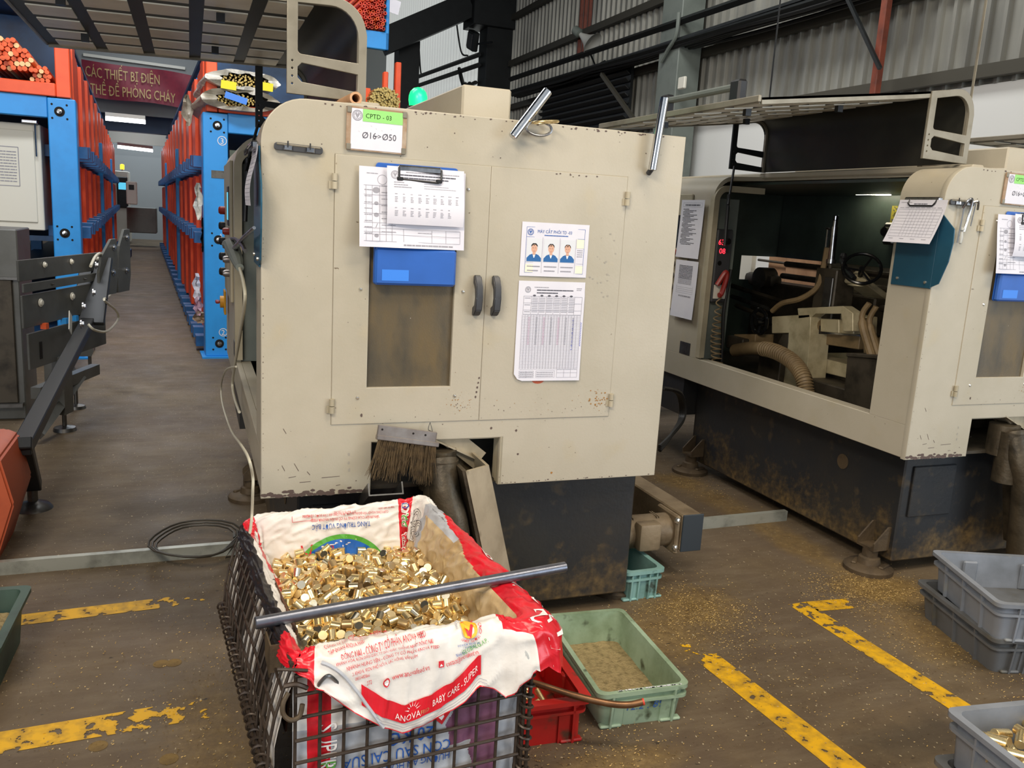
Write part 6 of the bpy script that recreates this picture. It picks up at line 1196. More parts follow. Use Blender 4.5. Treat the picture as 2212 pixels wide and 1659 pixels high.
2556, 1853, 3886, -40, 5, 36, 582, 6547, 3598, -4, 3, 101, 2302, 3217, 3950, 104, 15, -4, 4231, 2134, 3760, -98, -7, -89, 2646, 3913, 4113, -169, 24, 26, 1681, 3517, 3919, -11, -14, 67, 880, 1890, 3609, 1, 13, 173, 3703, 3365, 3926, -129, -31, 51,
4067, 1927, 3731, 112, 132, 15, 4067, 1510, 3727, -33, 39, 138, 1652, 1709, 3833, 179, -13, 17, 4129, 4390, 4019, 112, -12, -67, 2765, 6197, 3849, 94, 10, 79, 549, 4084, 3851, -17, 150, 59, 3096, 4452, 4010, -36, 115, -41, 2893, 6368, 3847, 46, -25, -68,
3508, 2122, 3837, 13, 32, 73, 1495, 1803, 3784, -114, 40, -55, 1602, 6362, 3958, -86, -20, 152, 1866, 2224, 3881, -142, -50, -65, 549, 4229, 3679, -14, -14, 136, 589, 4366, 3839, 125, 61, -83, 2189, 5787, 3963, 1, 166, -70, 1500, 4983, 3916, 97, 41, -25,
2696, 5838, 3937, 87, -49, -99, 3658, 6058, 3896, 106, -31, 131, 896, 3534, 3930, 42, 41, -69, 2865, 5429, 3992, -105, -38, 3, 4212, 5076, 3956, -6, 121, 108, 1137, 3890, 3952, -9, 123, 116, 3595, 4610, 4027, 82, 9, -166, 557, 6339, 3603, -4, 176, -71,
549, 5564, 3623, 92, 151, 1, 2859, 5626, 3955, -101, -13, -94, 1149, 4301, 3984, 50, 5, 144, 549, 3838, 3837, 4, -163, 76, 2537, 2286, 3840, 23, 131, -113, 4124, 3358, 3940, -36, -166, -5, 2691, 3194, 3930, 98, -32, -48, 932, 2938, 3849, 80, 10, 133,
2856, 5208, 4029, 101, -5, 159, 1001, 4441, 3956, 18, -74, 113, 1260, 1510, 3598, 0, 4, -148, 1223, 5288, 4005, -97, -33, 15, 3168, 1970, 3853, 81, -36, 112, 1309, 2993, 3870, -45, -29, -41, 1250, 6362, 3887, 12, 177, 59, 576, 3474, 3628, -100, 26, 75,
3278, 6392, 3836, -49, 38, -45, 2701, 2409, 3949, 73, -150, 28, 1033, 5232, 3900, -36, 55, 160, 3583, 3874, 4024, 40, -114, 99, 3039, 5036, 4001, 83, -65, 16, 549, 5814, 3614, 93, -148, -1, 2620, 5626, 3990, 79, 37, -73, 572, 4211, 3998, -156, -27, 18,
2100, 1480, 3620, 95, -68, -88, 2761, 2216, 3911, -13, -16, 158, 3923, 3922, 3918, -124, -41, -100, 1702, 1890, 3844, 180, -7, 38, 2710, 6524, 3782, -39, -105, -43, 1293, 5988, 3960, -28, -54, -108, 730, 5930, 3841, 31, -118, 39, 1119, 3512, 3938, 69, 32, 75,
3884, 2350, 3770, 0, 56, 129, 583, 3748, 3640, 86, 19, 24, 1436, 2176, 3757, -132, -22, 1, 549, 6088, 3604, -121, 86, -31, 2588, 6324, 3842, 168, 5, 6, 1626, 5424, 3909, 74, 18, 17, 565, 3276, 3620, -78, 74, 2, 3466, 1500, 3754, -6, -23, 35,
1980, 1615, 3812, -30, -122, 88, 839, 2178, 3596, -107, -109, -12, 1045, 1860, 3720, 132, -6, 1, 802, 5184, 3891, -163, 1, -47, 817, 6317, 3866, -81, -3, 32, 4240, 4587, 3946, -96, -83, -82, 1472, 6513, 3895, 13, 83, -102, 2527, 6520, 3828, -72, 29, -163,
4233, 5996, 3820, 79, 58, -102, 3298, 2627, 3880, 74, 32, -33, 2812, 3662, 4006, 7, -73, -35, 558, 2798, 3610, 179, -6, 46, 2664, 3423, 3984, -99, -51, -89, 591, 3988, 3647, 31, 78, 64, 1781, 4731, 4031, 99, 10, -145, 814, 2778, 3827, -9, 4, 145,
759, 2560, 3773, 52, 21, 166, 590, 5223, 3830, 42, -3, -115, 3131, 2157, 3858, -130, -30, -45, 1868, 1490, 3658, 21, -33, 98, 2133, 5962, 3919, 12, -7, -136, 1160, 5701, 3940, 82, -44, 91, 3276, 5782, 3839, 14, 11, 80, 3330, 5579, 3855, -15, -11, -100,
3316, 5962, 3802, 163, 0, -60, 935, 6123, 3893, -104, 32, -69, 3287, 4540, 3949, 16, -168, -54, 3734, 1656, 3599, -1, -177, -89, 3416, 2531, 3763, 131, 23, -35, 2330, 1506, 3626, 89, 23, -103, 3008, 3627, 3955, 99, -78, -37, 728, 2000, 3581, -93, -23, 152,
2742, 6015, 3892, -107, -71, -86, 1102, 6530, 3831, -44, 78, -133, 1718, 4103, 4005, -161, 1, -81, 4244, 5808, 3818, 1, -5, -161, 4251, 6195, 3782, -115, 14, -6, 4242, 3921, 4018, -90, -54, -90, 3819, 4269, 3963, 111, -16, 103, 1813, 4377, 4043, 75, 55, 18,
2364, 1620, 3822, 80, -161, -21, 4061, 3086, 3969, 40, -156, 10, 3503, 1684, 3804, 96, 28, 68, 1511, 5218, 3903, 75, -114, -17, 1614, 2605, 3922, 94, -32, -3, 1786, 5524, 3938, -121, 64, -6, 3607, 5456, 3918, 3, -131, 85, 1235, 1796, 3780, -127, 37, 52,
778, 4289, 3902, 71, -173, -4, 3837, 5070, 3936, 38, -59, -90, 737, 3582, 3799, -5, 27, 78, 988, 2057, 3603, 73, -105, -11, 1420, 2572, 3905, -28, -164, -60, 1812, 6170, 3829, 1, -14, -55, 4216, 3182, 3889, -159, 29, 1, 1029, 4769, 3963, -109, -56, 49,
739, 3385, 3847, -62, -16, 178, 748, 3874, 3869, 97, -13, -14, 3775, 1473, 3584, -3, 2, -95, 1796, 2049, 3879, -6, 10, 154, 1286, 6551, 3870, 172, -3, 67, 691, 2256, 3704, -46, 16, 82, 664, 4443, 4036, 99, 8, -69, 927, 3187, 3886, -123, -10, -95,
3744, 2922, 3837, -101, 53, 51, 3839, 1805, 3712, 48, -115, -83, 3330, 4148, 3926, 93, -15, 131, 1689, 4534, 4013, 162, -8, 65, 4007, 4103, 3924, -72, -23, -142,
]
# ================================================================= crates
def lerp(a, b, t): return a+(b-a)*t
def crate(name, label, w, d, h, loc, rz, m, taper=0.02, rim=0.014, wall=0.005, ribs=3, band=True, feet=True, sink=0.02, group=None, dent=0.0):
    t = thing(name, label, 'crate', loc, rz, group)
    def ring(hw, hd, r=0.022, n=4): return rrect(-hw, hw, -hd, hd, r, n)
    def loft(levels, close=False):
        bm = new(); R = []
        for hw, hd, z in levels: R.append([bm.verts.new((x, y, z-(dent*math.exp(-((y+hd*.35)/(hd*.5))**2) if (dent and x < -hw*.8 and z > h*.8) else 0))) for x, y in ring(hw, hd)])
        n = len(R[0])
        for k in range(len(R)-1):
            for i in range(n): bm.faces.new((R[k][i], R[k][(i+1)%n], R[k+1][(i+1)%n], R[k+1][i]))
        return bm, R
    bw, bd = w/2-taper, d/2-taper; tw, td = w/2-rim, d/2-rim
    bm, R = loft([(bw,bd,0.0),(tw,td,h-0.002),(tw-wall,td-wall,h-0.002),(bw-wall,bd-wall,0.008)]); bm.faces.new(R[0][::-1]); bm.faces.new(R[-1]); obj('body', bm, m, t)
    bm, R = loft([(tw,td,h-0.012),(w/2,d/2,h-0.012),(w/2,d/2,h),(tw-wall,td-wall,h),(tw-wall,td-wall,h-0.012)]); obj('rim', bm, m, t)
    if band:
        f = 0.70; a, b = lerp(bw,tw,f), lerp(bd,td,f); bm, R = loft([(a,b,h*f-0.004),(a+0.011,b+0.011,h*f-0.004),(a+0.011,b+0.011,h*f+0.004),(a,b,h*f+0.004)]); obj('band', bm, m, t)
    def rib(x, y, nx, ny, wd=0.006, pro=0.010, z0=0.0, z1=None):
        z1 = h-0.012 if z1 is None else z1; bm = new()
        f0, f1 = z0/h, z1/h
        def P(f, s, o):
            ax = lerp(bw,tw,f); ay = lerp(bd,td,f)
            return Vector((nx*ax+(1-abs(nx))*x+s*abs(ny)*wd/2+nx*o, ny*ay+(1-abs(ny))*y+s*abs(nx)*wd/2+ny*o, f*h))
        v = [bm.verts.new(P(f,s,o)) for f in (f0,f1) for s,o in ((-1,-.001),(1,-.001),(1,pro),(-1,pro))]
        for q in ((0,1,5,4),(1,2,6,5),(2,3,7,6),(3,0,4,7),(4,5,6,7),(3,2,1,0)): bm.faces.new([v[i] for i in q])
        obj('rib', bm, m, t, smooth=False)
    for k in range(ribs):
        u = -1+2*(k+0.5)/ribs
        for s in (-1, 1): rib(u*(bw-0.02), 0, 0, s); rib(0, u*(bd-0.02), s, 0)
    for sx in (-1, 1):
        rib(sx*(bw*0.62), 0, 0, -1, 0.03, 0.004, 0, h*0.62); rib(sx*(bw*0.80), 0, 0, -1, 0.006, 0.011)
    if feet:
        for sx in (-1, 1):
            bm = new(); box(bm, sx*bw*0.78-0.03, sx*bw*0.78+0.03, -bd-0.010, -bd+0.01, 0, 0.009, 0.003); obj('foot', bm, m, t, smooth=False)
    return t, (bw-wall, bd-wall)
def fill(name, label, w, d, z, loc, rz, m, amp=0.006, cat='swarf', slope=0.0):
    bm = grid_surface(lambda a, b: Vector(((a-.5)*w, (b-.5)*d, z+amp*noise.noise(Vector((a*7,b*7,z*90)))+amp*.5*noise.noise(Vector((a*31,b*31,1)))+slope*(b-.5))), 40, 40)
    o = obj(name, bm, m, loc=loc, rot=(0,0,rz)); return tag(o, label, cat, kind='stuff')
g1c = (1.112, 1.972, 0)
t, _ = crate('plastic_crate', 'pale green plastic crate with swarf, beside the red crate, right of the cage', 0.262, 0.452, 0.110, g1c, rad(-4), 'crate_green', dent=0.022, ribs=0, rim=0.009)
p = Print(); p.text('12.2 . 89', -0.05, 0.045, 0.032, 'ink_blue', shear=.2); p.build('marker_writing', t, lambda u, v: Vector((u, -0.452/2+0.02-0.011*v/0.110-0.0015, v)))
p = Print()
for k in range(26): x = rng.uniform(-.08,.1); p.rect(x, -0.222, x+rng.uniform(.004,.012), -0.2195+rng.uniform(0,.003), 'paper')
p.build('scuffed_edge', t, lambda u, v: Vector((u, v, 0.1104)))
fill('brass_swarf', 'fine tan brass dust covering the bottom of the pale green crate', 0.214, 0.402, 0.014, g1c, rad(-4), 'swarf', 0.003)
t, _ = crate('plastic_crate', 'small weathered teal green crate under the conveyor motor', 0.165, 0.36, 0.112, (1.470, 2.60, 0), 0.03, 'crate_teal', ribs=2)
rc = (0.795, 1.965, 0)
t, _ = crate('plastic_crate', 'battered bright red plastic crate between the cage and the green crate', 0.30, 0.47, 0.122, rc, rad(-3), 'crate_red', ribs=0, rim=0.02)
for y in (-0.09, 0.06):
    bm = new(); box(bm, 0.118, 0.132, y-0.012, y+0.012, 0.02, 0.115, 0.004); obj('inner_rib', bm, 'crate_red', t)
def slugmesh(r, L_, n=14):
    bm = new(); b = r*0.07
    lathe(bm, [(r-b,-L_/2),(r,-L_/2+b),(r,L_/2-b),(r-b,L_/2)], n=n)
    me = bpy.data.meshes.new('slug'); bm.faces.ensure_lookup_table(); bm.to_mesh(me); bm.free(); smooth_by_angle(me, 30)
    return me
def with_mats(me, side, face):
    me.materials.append(M[side]); me.materials.append(M[face])
    for p_ in me.polygons: p_.material_index = 1 if len(p_.vertices) > 4 else 0
    return me
def rods_in(spots, r, L_, name, label, cat, group, z, amp, mats=('brass','brass_face'), seed=1):
    me = with_mats(slugmesh(r, L_), *mats); rr_ = random.Random(seed)
    for i, (x, y, dz) in enumerate(spots):
        o = bpy.data.objects.new(name, me); C.objects.link(o); o.location = (x, y, z+dz); o.rotation_euler = (rad(90)+rr_.uniform(-amp,amp), rr_.uniform(-amp,amp)*.5, rr_.uniform(0, 6.28)); tag(o, label, cat, group)
# longer brass pieces lying in the red crate
sp = []
for k in range(34): sp.append((0.735+rng.uniform(-.065,.115), 1.83+rng.uniform(-.055,.10), 0.018*(k//14)+rng.uniform(0,.006)))
rods_in(sp, 0.0075, 0.058, 'brass_piece', 'cut brass rod piece lying in the red crate', 'rod piece', 'brass pieces in the red crate', 0.022, 0.25, seed=4)
# grey crates on the right
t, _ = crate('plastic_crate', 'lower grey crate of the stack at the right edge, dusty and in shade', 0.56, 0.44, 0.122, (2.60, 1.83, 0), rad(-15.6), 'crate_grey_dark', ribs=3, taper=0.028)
t, _ = crate('plastic_crate', 'upper grey crate of the stack at the right edge, empty but for pale dust', 0.56, 0.425, 0.128, (2.585, 1.785, 0.118), rad(-20.9), 'crate_grey', ribs=3, taper=0.024)
for sx, sy, ax in ((-.15,.19,0),(.05,.19,0),(.2,.19,0)):
    bm = new(); box(bm, sx-.025, sx+.025, sy-.012, sy, 0.012, 0.105, 0.005); obj('inner_rib', bm, 'crate_grey', t)
fill('pale_dust', 'pale dust on the bottom of the upper grey crate', 0.50, 0.365, 0.132, (2.585, 1.785, 0), rad(-20.9), 'crate_grey_dark', 0.002, 'dust')
ca = rad(-6.8); ctr = Vector((1.605, 1.285, 0))+Matrix.Rotation(ca, 3, 'Z') @ Vector((0.275, -0.20, 0))
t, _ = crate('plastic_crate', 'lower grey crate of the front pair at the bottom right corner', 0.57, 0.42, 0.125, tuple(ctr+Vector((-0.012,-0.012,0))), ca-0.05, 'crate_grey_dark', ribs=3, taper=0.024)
t, _ = crate('plastic_crate', 'upper grey crate filled with brass pieces, bottom right corner', 0.55, 0.41, 0.128, (ctr.x, ctr.y, 0.122), ca, 'crate_grey', ribs=3, taper=0.020)
sp = []; RM = Matrix.Rotation(ca, 3, 'Z')
for k in range(120):
    q = RM @ Vector((rng.uniform(-.235,.19), rng.uniform(-.165,.165), 0)); lay = k//45
    sp.append((ctr.x+q.x, ctr.y+q.y, 0.021*lay+rng.uniform(0,.008)+0.02*(0.5+q.x)))
rods_in(sp, 0.0115, 0.050, 'brass_piece', 'cut brass rod piece in the grey crate at the bottom right', 'rod piece', 'brass pieces in the corner grey crate', 0.17, 0.35, seed=9)
# dark green bin at the left edge
gb = (-0.74, 2.475, 0)
t, _ = crate('plastic_crate', 'dark green bin with metal shavings, cut off by the left edge', 0.56, 0.40, 0.155, gb, rad(-2), 'crate_dark_green', taper=0.03, rim=0.018, ribs=0, band=False, feet=False)
fill('metal_shavings', 'heap of grey gold metal shavings in the dark green bin', 0.46, 0.32, 0.085, gb, rad(-2), 'swarf', 0.02)
# ================================================================= wire cage with the sack and the brass slugs
CR = rad(4); CO = Vector((0.160, 1.410, 0)); CU, CV, CZ = 0.45, 0.70, 0.50
cage = thing('wire_cage', 'brown wire mesh cage on the floor holding the feed sack of brass slugs', 'cage', CO, CR)
def wire_mesh_data(L_, r=0.0034):
    bm = new(); cyl(bm, (0,0,0), (0,0,L_), r, 8); me = bpy.data.meshes.new('wire'); bm.to_mesh(me); bm.free(); me.materials.append(M['wire']); smooth_by_angle(me); return me
def wire_to(me, p, q, parent):
    p, q = Vector(p), Vector(q); o = bpy.data.objects.new('wire', me); C.objects.link(o); o.parent = parent; o.location = p; o.rotation_euler = (q-p).to_track_quat('Z', 'Y').to_euler(); return o
bm_ = new(); cyl(bm_, (0,-.004,CZ-.02), (CU,-.004,CZ-.02), 0.0045, 8); fr = obj('mesh_panel', bm_, 'wire', cage)
vm, hm = wire_mesh_data(CZ-0.02), wire_mesh_data(CU)
for k in range(11): wire_to(vm, (0.0+0.0445*k, -0.006, 0.0), (0.002+0.0445*k, -0.004, CZ), fr)
for k in range(11): wire_to(hm, (0.0, -0.010, CZ-0.045*k-0.055), (CU, -0.010, CZ-0.045*k-0.050), fr)
# left side: upper leaf leaning out to the hinge spiral, lower leaf below
def lw(v, z):                                                        # outline of the bulging left side
    return Vector((-0.043*sin(pi*min(1, max(0, (CZ-z)/0.40)))-0.004, v, z))
bm_ = new(); tube(bm_, [(-0.004, v*CV/8, CZ) for v in range(9)], 0.0045, 8); lf = obj('mesh_panel', bm_, 'wire', cage)
for k in range(17):
    bm_ = new(); tube(bm_, [lw(0.0435*k, CZ-0.05*j) for j in range(11)], 0.003, 6); obj('wire', bm_, 'wire', lf)
for j in range(1, 10):
    bm_ = new(); tube(bm_, [lw(CV*i/6, CZ-0.048*j) for i in range(7)], 0.003, 6); obj('wire', bm_, 'wire', lf)
bm_ = new(); tube(bm_, [lw(CV*i/(26*14), 0.30)+Vector((-0.004+0.013*cos(2*pi*i/14), 0, 0.013*sin(2*pi*i/14))) for i in range(26*14+1)], 0.0026, 5); obj('hinge_spiral', bm_, 'wire', cage)
bm_ = new(); cyl(bm_, lw(0, .30)+Vector((-.004,0,0)), lw(CV,.30)+Vector((-.004,0,0)), 0.005, 8); obj('hinge_rod', bm_, 'wire', cage)
bm_ = new(); tube(bm_, [Vector((CU+0.014+0.014*cos(2*pi*i/14), -0.006+0.014*sin(2*pi*i/14), 0.49-0.47*i/(20*14))) for i in range(20*14+1)], 0.0028, 5); obj('corner_spiral', bm_, 'wire', cage)
for x, y in ((CU+0.010,-.004),(CU+0.020,-.010)):
    bm_ = new(); cyl(bm_, (x,y,0), (x,y,0.5), 0.004, 8); obj('corner_rod', bm_, 'wire', cage)
# right and back sides
bm_ = new(); cyl(bm_, (CU+.004,0,CZ-.03), (CU+.004,CV,CZ-.03), .0045, 8); rt = obj('mesh_panel', bm_, 'wire', cage)
for k in range(17): wire_to(vm, (CU+.004, 0.0435*k, -0.01), (CU+.004, 0.0435*k, .48), rt)
dm = wire_mesh_data(CV)
for j in range(10): wire_to(dm, (CU+.008, 0, 0.03+.048*j), (CU+.008, CV, 0.03+.048*j), rt)
bm_ = new(); cyl(bm_, (0,CV,CZ-.01), (CU,CV,CZ-.01), .0045, 8); bk = obj('mesh_panel', bm_, 'wire', cage)
for k in range(11): wire_to(vm, (0.0445*k, CV, 0), (0.0445*k, CV, .48), bk)
for j in range(10): wire_to(hm, (0, CV+.004, 0.03+.048*j), (CU, CV+.004, 0.03+.048*j), bk)
bm_ = new(); prism(bm_, [(0.03,0.50),(0.30,0.49),(0.42,0.40),(0.40,0.30),(0.02,0.29)], 0.0, 0.004, 'x'); o = obj('rusty_board', bm_, 'rust_board', cage, smooth=False); o.location = (-0.022, 0.12, -0.01); o.rotation_euler = (0, rad(6), 0)
bm_ = new(); prism(bm_, [(0.0,0.0),(0.055,0.002),(0.06,-0.05),(0.01,-0.07)], 0, 0.003, 'x'); box(bm_, 0, 0.045, 0.0, 0.003, -0.055, 0.0); o = obj('corner_plate', bm_, 'foot_iron', cage, smooth=False); o.location = (-0.03, 0.08, 0.50)
bm_ = new(); tube(bm_, spline([(-.012,-.012,.455),(-.022,-.018,.44),(-.022,-.02,.42),(-.010,-.024,.408),(0.006,-.02,.41),(0.012,-.016,.43)]), 0.0045, 8); obj('latch_hook', bm_, 'foot_iron', cage)
bm_ = new(); tube(bm_, spline([(-0.03,-.006,.50),(-0.005,-.016,.500),(0.02,-.018,.495)]), 0.003, 6); tube(bm_, spline([(-.02,-.014,.47),(.0,-.018,.472),(.02,-.016,.46)]), 0.0045, 6); obj('latch_wire', bm_, 'wire', cage)
# ---- the sack: one loop of cloth, inside bottom -> rim -> folded outside
sack = thing('feed_sack', 'printed white and red plastic feed sack lining the wire cage', 'sack', CO, CR)
P_IN = dict(
 front=[(-.050,.36),(-.047,.43),(-.042,.485),(-.030,.514),(.010,.509),(.030,.36)],
 right=[(-.035,.36),(-.020,.42),(-.010,.480),(.030,.512),(.092,.478),(.112,.385)],
 back =[(-.050,.36),(-.036,.42),(-.022,.475),(-.006,.525),(.006,.520),(.012,.49)],
 left =[(-.062,.34),(-.054,.41),(-.030,.470),(-.004,.508),(.008,.502),(.014,.485)])
SEG = (CU, CV, CU, CV); TOT = 2*(CU+CV)
def hem(u):                                                          # height of the front flap's torn hem along the width
    K = [(-.02,.50),(0.016,.485),(.04,.46),(.10,.405),(.153,.365),(.194,.342),(.253,.352),(.318,.385),(.346,.41),(.376,.398),(.402,.375),(.421,.385),(.44,.45),(.47,.47)]
    for (a, za), (b, zb) in zip(K, K[1:]):
        if u <= b: s_ = max(0, (u-a)/(b-a)); return za+(zb-za)*s_
    return K[-1][1]
def prof_at(s):
    s %= TOT; ws = {}
    edges = [0, CU, CU+CV, 2*CU+CV, TOT]; names = ['front','right','back','left']; B = 0.05
    for i, nm in enumerate(names):
        a, b = edges[i], edges[i+1]
        for sh in (-TOT, 0, TOT):
            x = s+sh; w = min(1, max(0, (x-(a-B))/(2*B)))*min(1, max(0, ((b+B)-x)/(2*B)))
            ws[nm] = ws.get(nm, 0)+w*w*(3-2*w)
    T = sum(ws.values()); out = []
    for k in range(6):
        o = z = 0
        for nm, w in ws.items():
            po, pz = P_IN[nm][k]
            if nm == 'front' and k == 5: pz = hem(min(s, CU) if s < CU+B else 0.0)
            if nm == 'front' and k == 4: pz = max(.495, .507-0.02*abs(s-.2))
            if nm == 'right' and k >= 3:
                f = min(1, max(0, (s-CU)/CV)); po *= 1-0.75*f**2; pz += 0.035*f**2*(1 if k == 3 else 1.6)
            o += w*po; z += w*pz
        out.append((o/T, z/T))
    return out
def rect_at(s):
    s %= TOT; R = 0.05
    if s < CU: p, n = Vector((s,0,0)), Vector((0,-1,0))
    elif s < CU+CV: p, n = Vector((CU,s-CU,0)), Vector((1,0,0))
    elif s < 2*CU+CV: p, n = Vector((CU-(s-CU-CV),CV,0)), Vector((0,1,0))
    else: p, n = Vector((0,CV-(s-2*CU-CV),0)), Vector((-1,0,0))
    return p, n
def base_at(s):                                                      # smooth the corners of the footprint
    ps, ns = Vector(), Vector()
    for d in (-.04,-.02,0,.02,.04):
        p, n = rect_at(s+d); ps += p; ns += n
    return ps/5, ns.normalized()
_pc = {}
def sack_raw(s, t):
    k = round(s*2000)
    if k not in _pc: _pc[k] = (prof_at(k/2000), base_at(k/2000))
    pr, (p, n) = _pc[k]; t = min(4.999, max(0, t)); i = int(t); f = t-i
    def cr(j):
        a, b, c, d = pr[max(i-1,0)][j], pr[i][j], pr[i+1][j], pr[min(i+2,5)][j]
        return 0.5*((2*b)+(c-a)*f+(2*a-5*b+4*c-d)*f*f+(3*b-a-3*c+d)*f**3)
    q = p+n*cr(0); q.z = cr(1); return q
def wrinkle(s, t):
    a = noise.noise(Vector((s*22, t*1.3, 3)))*0.0055+noise.noise(Vector((s*60, t*3.5, 9)))*0.0026
    r = 1-abs(noise.noise(Vector((s*17+t*1.6, t*1.1-s*6, 7)))); return a+0.006*(r**6)
def sackpt(s, t, off=0.0):
    e = 0.002; a = sack_raw(s+e, t)-sack_raw(s-e, t); b = sack_raw(s, t+.02)-sack_raw(s, t-.02); n = a.cross(b)
    n = n.normalized() if n.length > 1e-12 else Vector((0,0,1))
    return sack_raw(s, t)-n*(wrinkle(s, t)*min(1, t)+off)*SGN
SGN = 1.0
_a = sack_raw(CU+CV+.2+.002, 1.5)-sack_raw(CU+CV+.2-.002, 1.5); _b = sack_raw(CU+CV+.2, 1.55)-sack_raw(CU+CV+.2, 1.45)
SGN = 1.0 if -(_a.cross(_b)).y < 0 else -1.0
MS = ['bag_white','bag_red','bag_cream','bag_black','bag_grey']
def sack_col(a, b):
    s, t = a*TOT, b*5
    if s < CU:                                                       # front
        if s < 0.035 or (s > 0.402 and (t < 3.95 or s > .446)): return 1
        if t < 3: return 0
        return 0
    if s < CU+CV:                                                    # right
        q = s-CU; f = q/CV; lim = 2.5+1.4*max(0, f-.45)*1.8+0.35*noise.noise(Vector((q*9, 2, 1)))
        if f > .86 and t > 1.2: return 0 if f > .9 else 4
        if t > lim and f < .82: return 1
        return 2 if t < 2.6 else (4 if f > .6 else 2)
    if s < 2*CU+CV:                                                  # back, q from the right
        q = s-CU-CV
        if q < 0.052: return 1
        if q > CU-0.018: return 1
        return 0
    q = s-2*CU-CV; f = q/CV                                           # left, f from the back
    if f > .86: return 1 if t > .8 else 0
    if abs(t-(3.1-5.2*f)) < .55 and f < .42: return 1
    if .28 < f and t < min(2.0, 6.0*f-1.2): return 3
    return 0 if t < 2.9 else 3
bm = grid_surface(lambda a, b: sackpt(a*TOT, b*5), 460, 84, sack_col); obj('sack_mouth', bm, MS, sack, fix=False)
# lower body of the sack bulging against the wires
def body(u, z): return Vector((u, 0.012+0.010*noise.noise(Vector((u*9, z*6, 4)))+0.006*noise.noise(Vector((u*30, z*22, 8)))-0.012*sin(pi*min(1,max(0,u/CU))), z))
def body_col(a, b):
    u, z = a*CU, b*0.49
    if .026 < u < .068: return 1
    lim = .300+.10*max(0, z-.33)+0.02*noise.noise(Vector((z*30,1,1)))+(0.05 if z < .30 else 0)*(z-.27 < 0)
    if u > .405: return 4
    if u > lim: return 5
    if .085 < u < .20 and z > .345 and z < .352: return 1
    return 4 if z < .36 else 0
bm = grid_surface(lambda a, b: body(a*CU, b*0.49), 230, 170, body_col); obj('sack_body', bm, MS+['bag_purple'], sack, fix=False)
bm = grid_surface(lambda a, b: Vector((lw(a*CV, b*.49).x+0.012+0.004*noise.noise(Vector((a*20,b*12,2))), a*CV, b*.49)), 60, 30, lambda a, b: 0 if noise.noise(Vector((a*5,b*2,3))) > -.15 else 3); obj('sack_body', bm, MS, sack, fix=False)
bm = grid_surface(lambda a, b: Vector((CU-.004+0.006*noise.noise(Vector((a*16,b*9,6))), a*CV, b*.47)), 40, 24, lambda a, b: 4); obj('sack_body', bm, MS, sack, fix=False)
bm = grid_surface(lambda a, b: Vector((0.03+a*(CU-.06), 0.04+b*(CV-.08), 0.352)), 4, 4); obj('sack_floor', bm, 'bag_cream', sack)
# prints on the sack
def back_fn(x, h):                                                   # x from the left end of the back wall, h height
    s = CU+CV+(CU-x); lo_, hi_ = 0.0, 3.0
    for _ in range(12):
        m_ = (lo_+hi_)/2
        if sack_raw(s, m_).z < h: lo_ = m_
        else: hi_ = m_
    return sackpt(s, (lo_+hi_)/2, 0.003)
p = Print(); cx_, cz_, R = 0.238, 0.335, 0.132
def arch(r0, r1, m, sy=.98, a0=8, a1=172):
    n = 30
    for i in range(n):
        a, b = rad(a0+(a1-a0)*i/n), rad(a0+(a1-a0)*(i+1)/n); p.poly([(cx_+r0*cos(a),cz_+r0*sy*sin(a)),(cx_+r1*cos(a),cz_+r1*sy*sin(a)),(cx_+r1*cos(b),cz_+r1*sy*sin(b)),(cx_+r0*cos(b),cz_+r0*sy*sin(b))], m)
arch(R-.012, R, 'bag_green'); arch(R-.056, R-.012, 'bag_blue')
p.text('TĂNG TRƯỞNG VƯỢT BẬC', 0.320, 0.490, 0.0175, 'print_blue', rot=pi-.03, sx=.70)
p.text('SẢN PHẨM CỦA CÔNG TY CỔ PHẦN ANOVA FEED', 0.345, 0.503, 0.0095, 'print_red', rot=pi-.03, sx=.82)
p.text('CỤM CÔNG NGHIỆP TẬP ĐOÀN ANOVA, ẤP 4, LONG AN, CẦN ĐƯỚC, LONG AN', 0.372, 0.5125, 0.0085, 'print_red', rot=pi-.03, sx=.72)
p.text('ĐT: (0272) 3 726 343', 0.282, 0.5195, 0.008, 'print_red', rot=pi-.03, sx=.8)
p.grid(.118,.505,.168,.519,(.118,.168),(.505,),.001,'print_red'); p.text('10001', .165, .5195, .009, 'print_red', rot=pi)
p.text('Ngày sản xuất: 3/5/16', 0.388, 0.5205, 0.006, 'print_red', rot=pi, sx=.8)
p.text('A', 0.168, 0.446, 0.085, 'print_red', rot=pi, sx=.55); p.text('8', 0.222, 0.440, 0.03, 'print_red', rot=pi)
p.build('sack_print', sack, back_fn, 0.03)
p = Print()
for dx, dz in ((-.0018,-.0018),(.0018,.0018),(-.0018,.0018),(.0018,-.0018)): p.text('SUPER', 0.441+dx, 0.355+dz, 0.048, 'print_white', rot=pi/2, sx=.72); p.text('PRO', 0.441+dx, 0.466+dz, 0.048, 'print_white', rot=pi/2, sx=.66)
p.build('stripe_outline', sack, back_fn, 0.03); p = Print(); p.text('SUPER', 0.441, 0.355, 0.048, 'print_red', rot=pi/2, sx=.72); p.text('PR', 0.441, 0.466, 0.048, 'print_green', rot=pi/2, sx=.66); p.text('O', 0.441, 0.513, 0.048, 'print_blue', rot=pi/2, sx=.4)
p.build('stripe_lettering', sack, lambda u, v: back_fn(u, v)-Vector((0, .0015, 0)), 0.03)
def front_fn(u, h):                                                  # h measured down the flap from the crest
    t = 3+h/0.042 if h < 0.042 else 4+min(1, (h-0.042)/max(.02, 0.509-hem(u)))
    return sackpt(u, t, 0.0032)
def ftext(pr, s_, u, h, size, m, rot=0.0, sx=.8, align='LEFT'): pr.text(s_, u, -h, size, m, align, rot, sx)
p = Print()
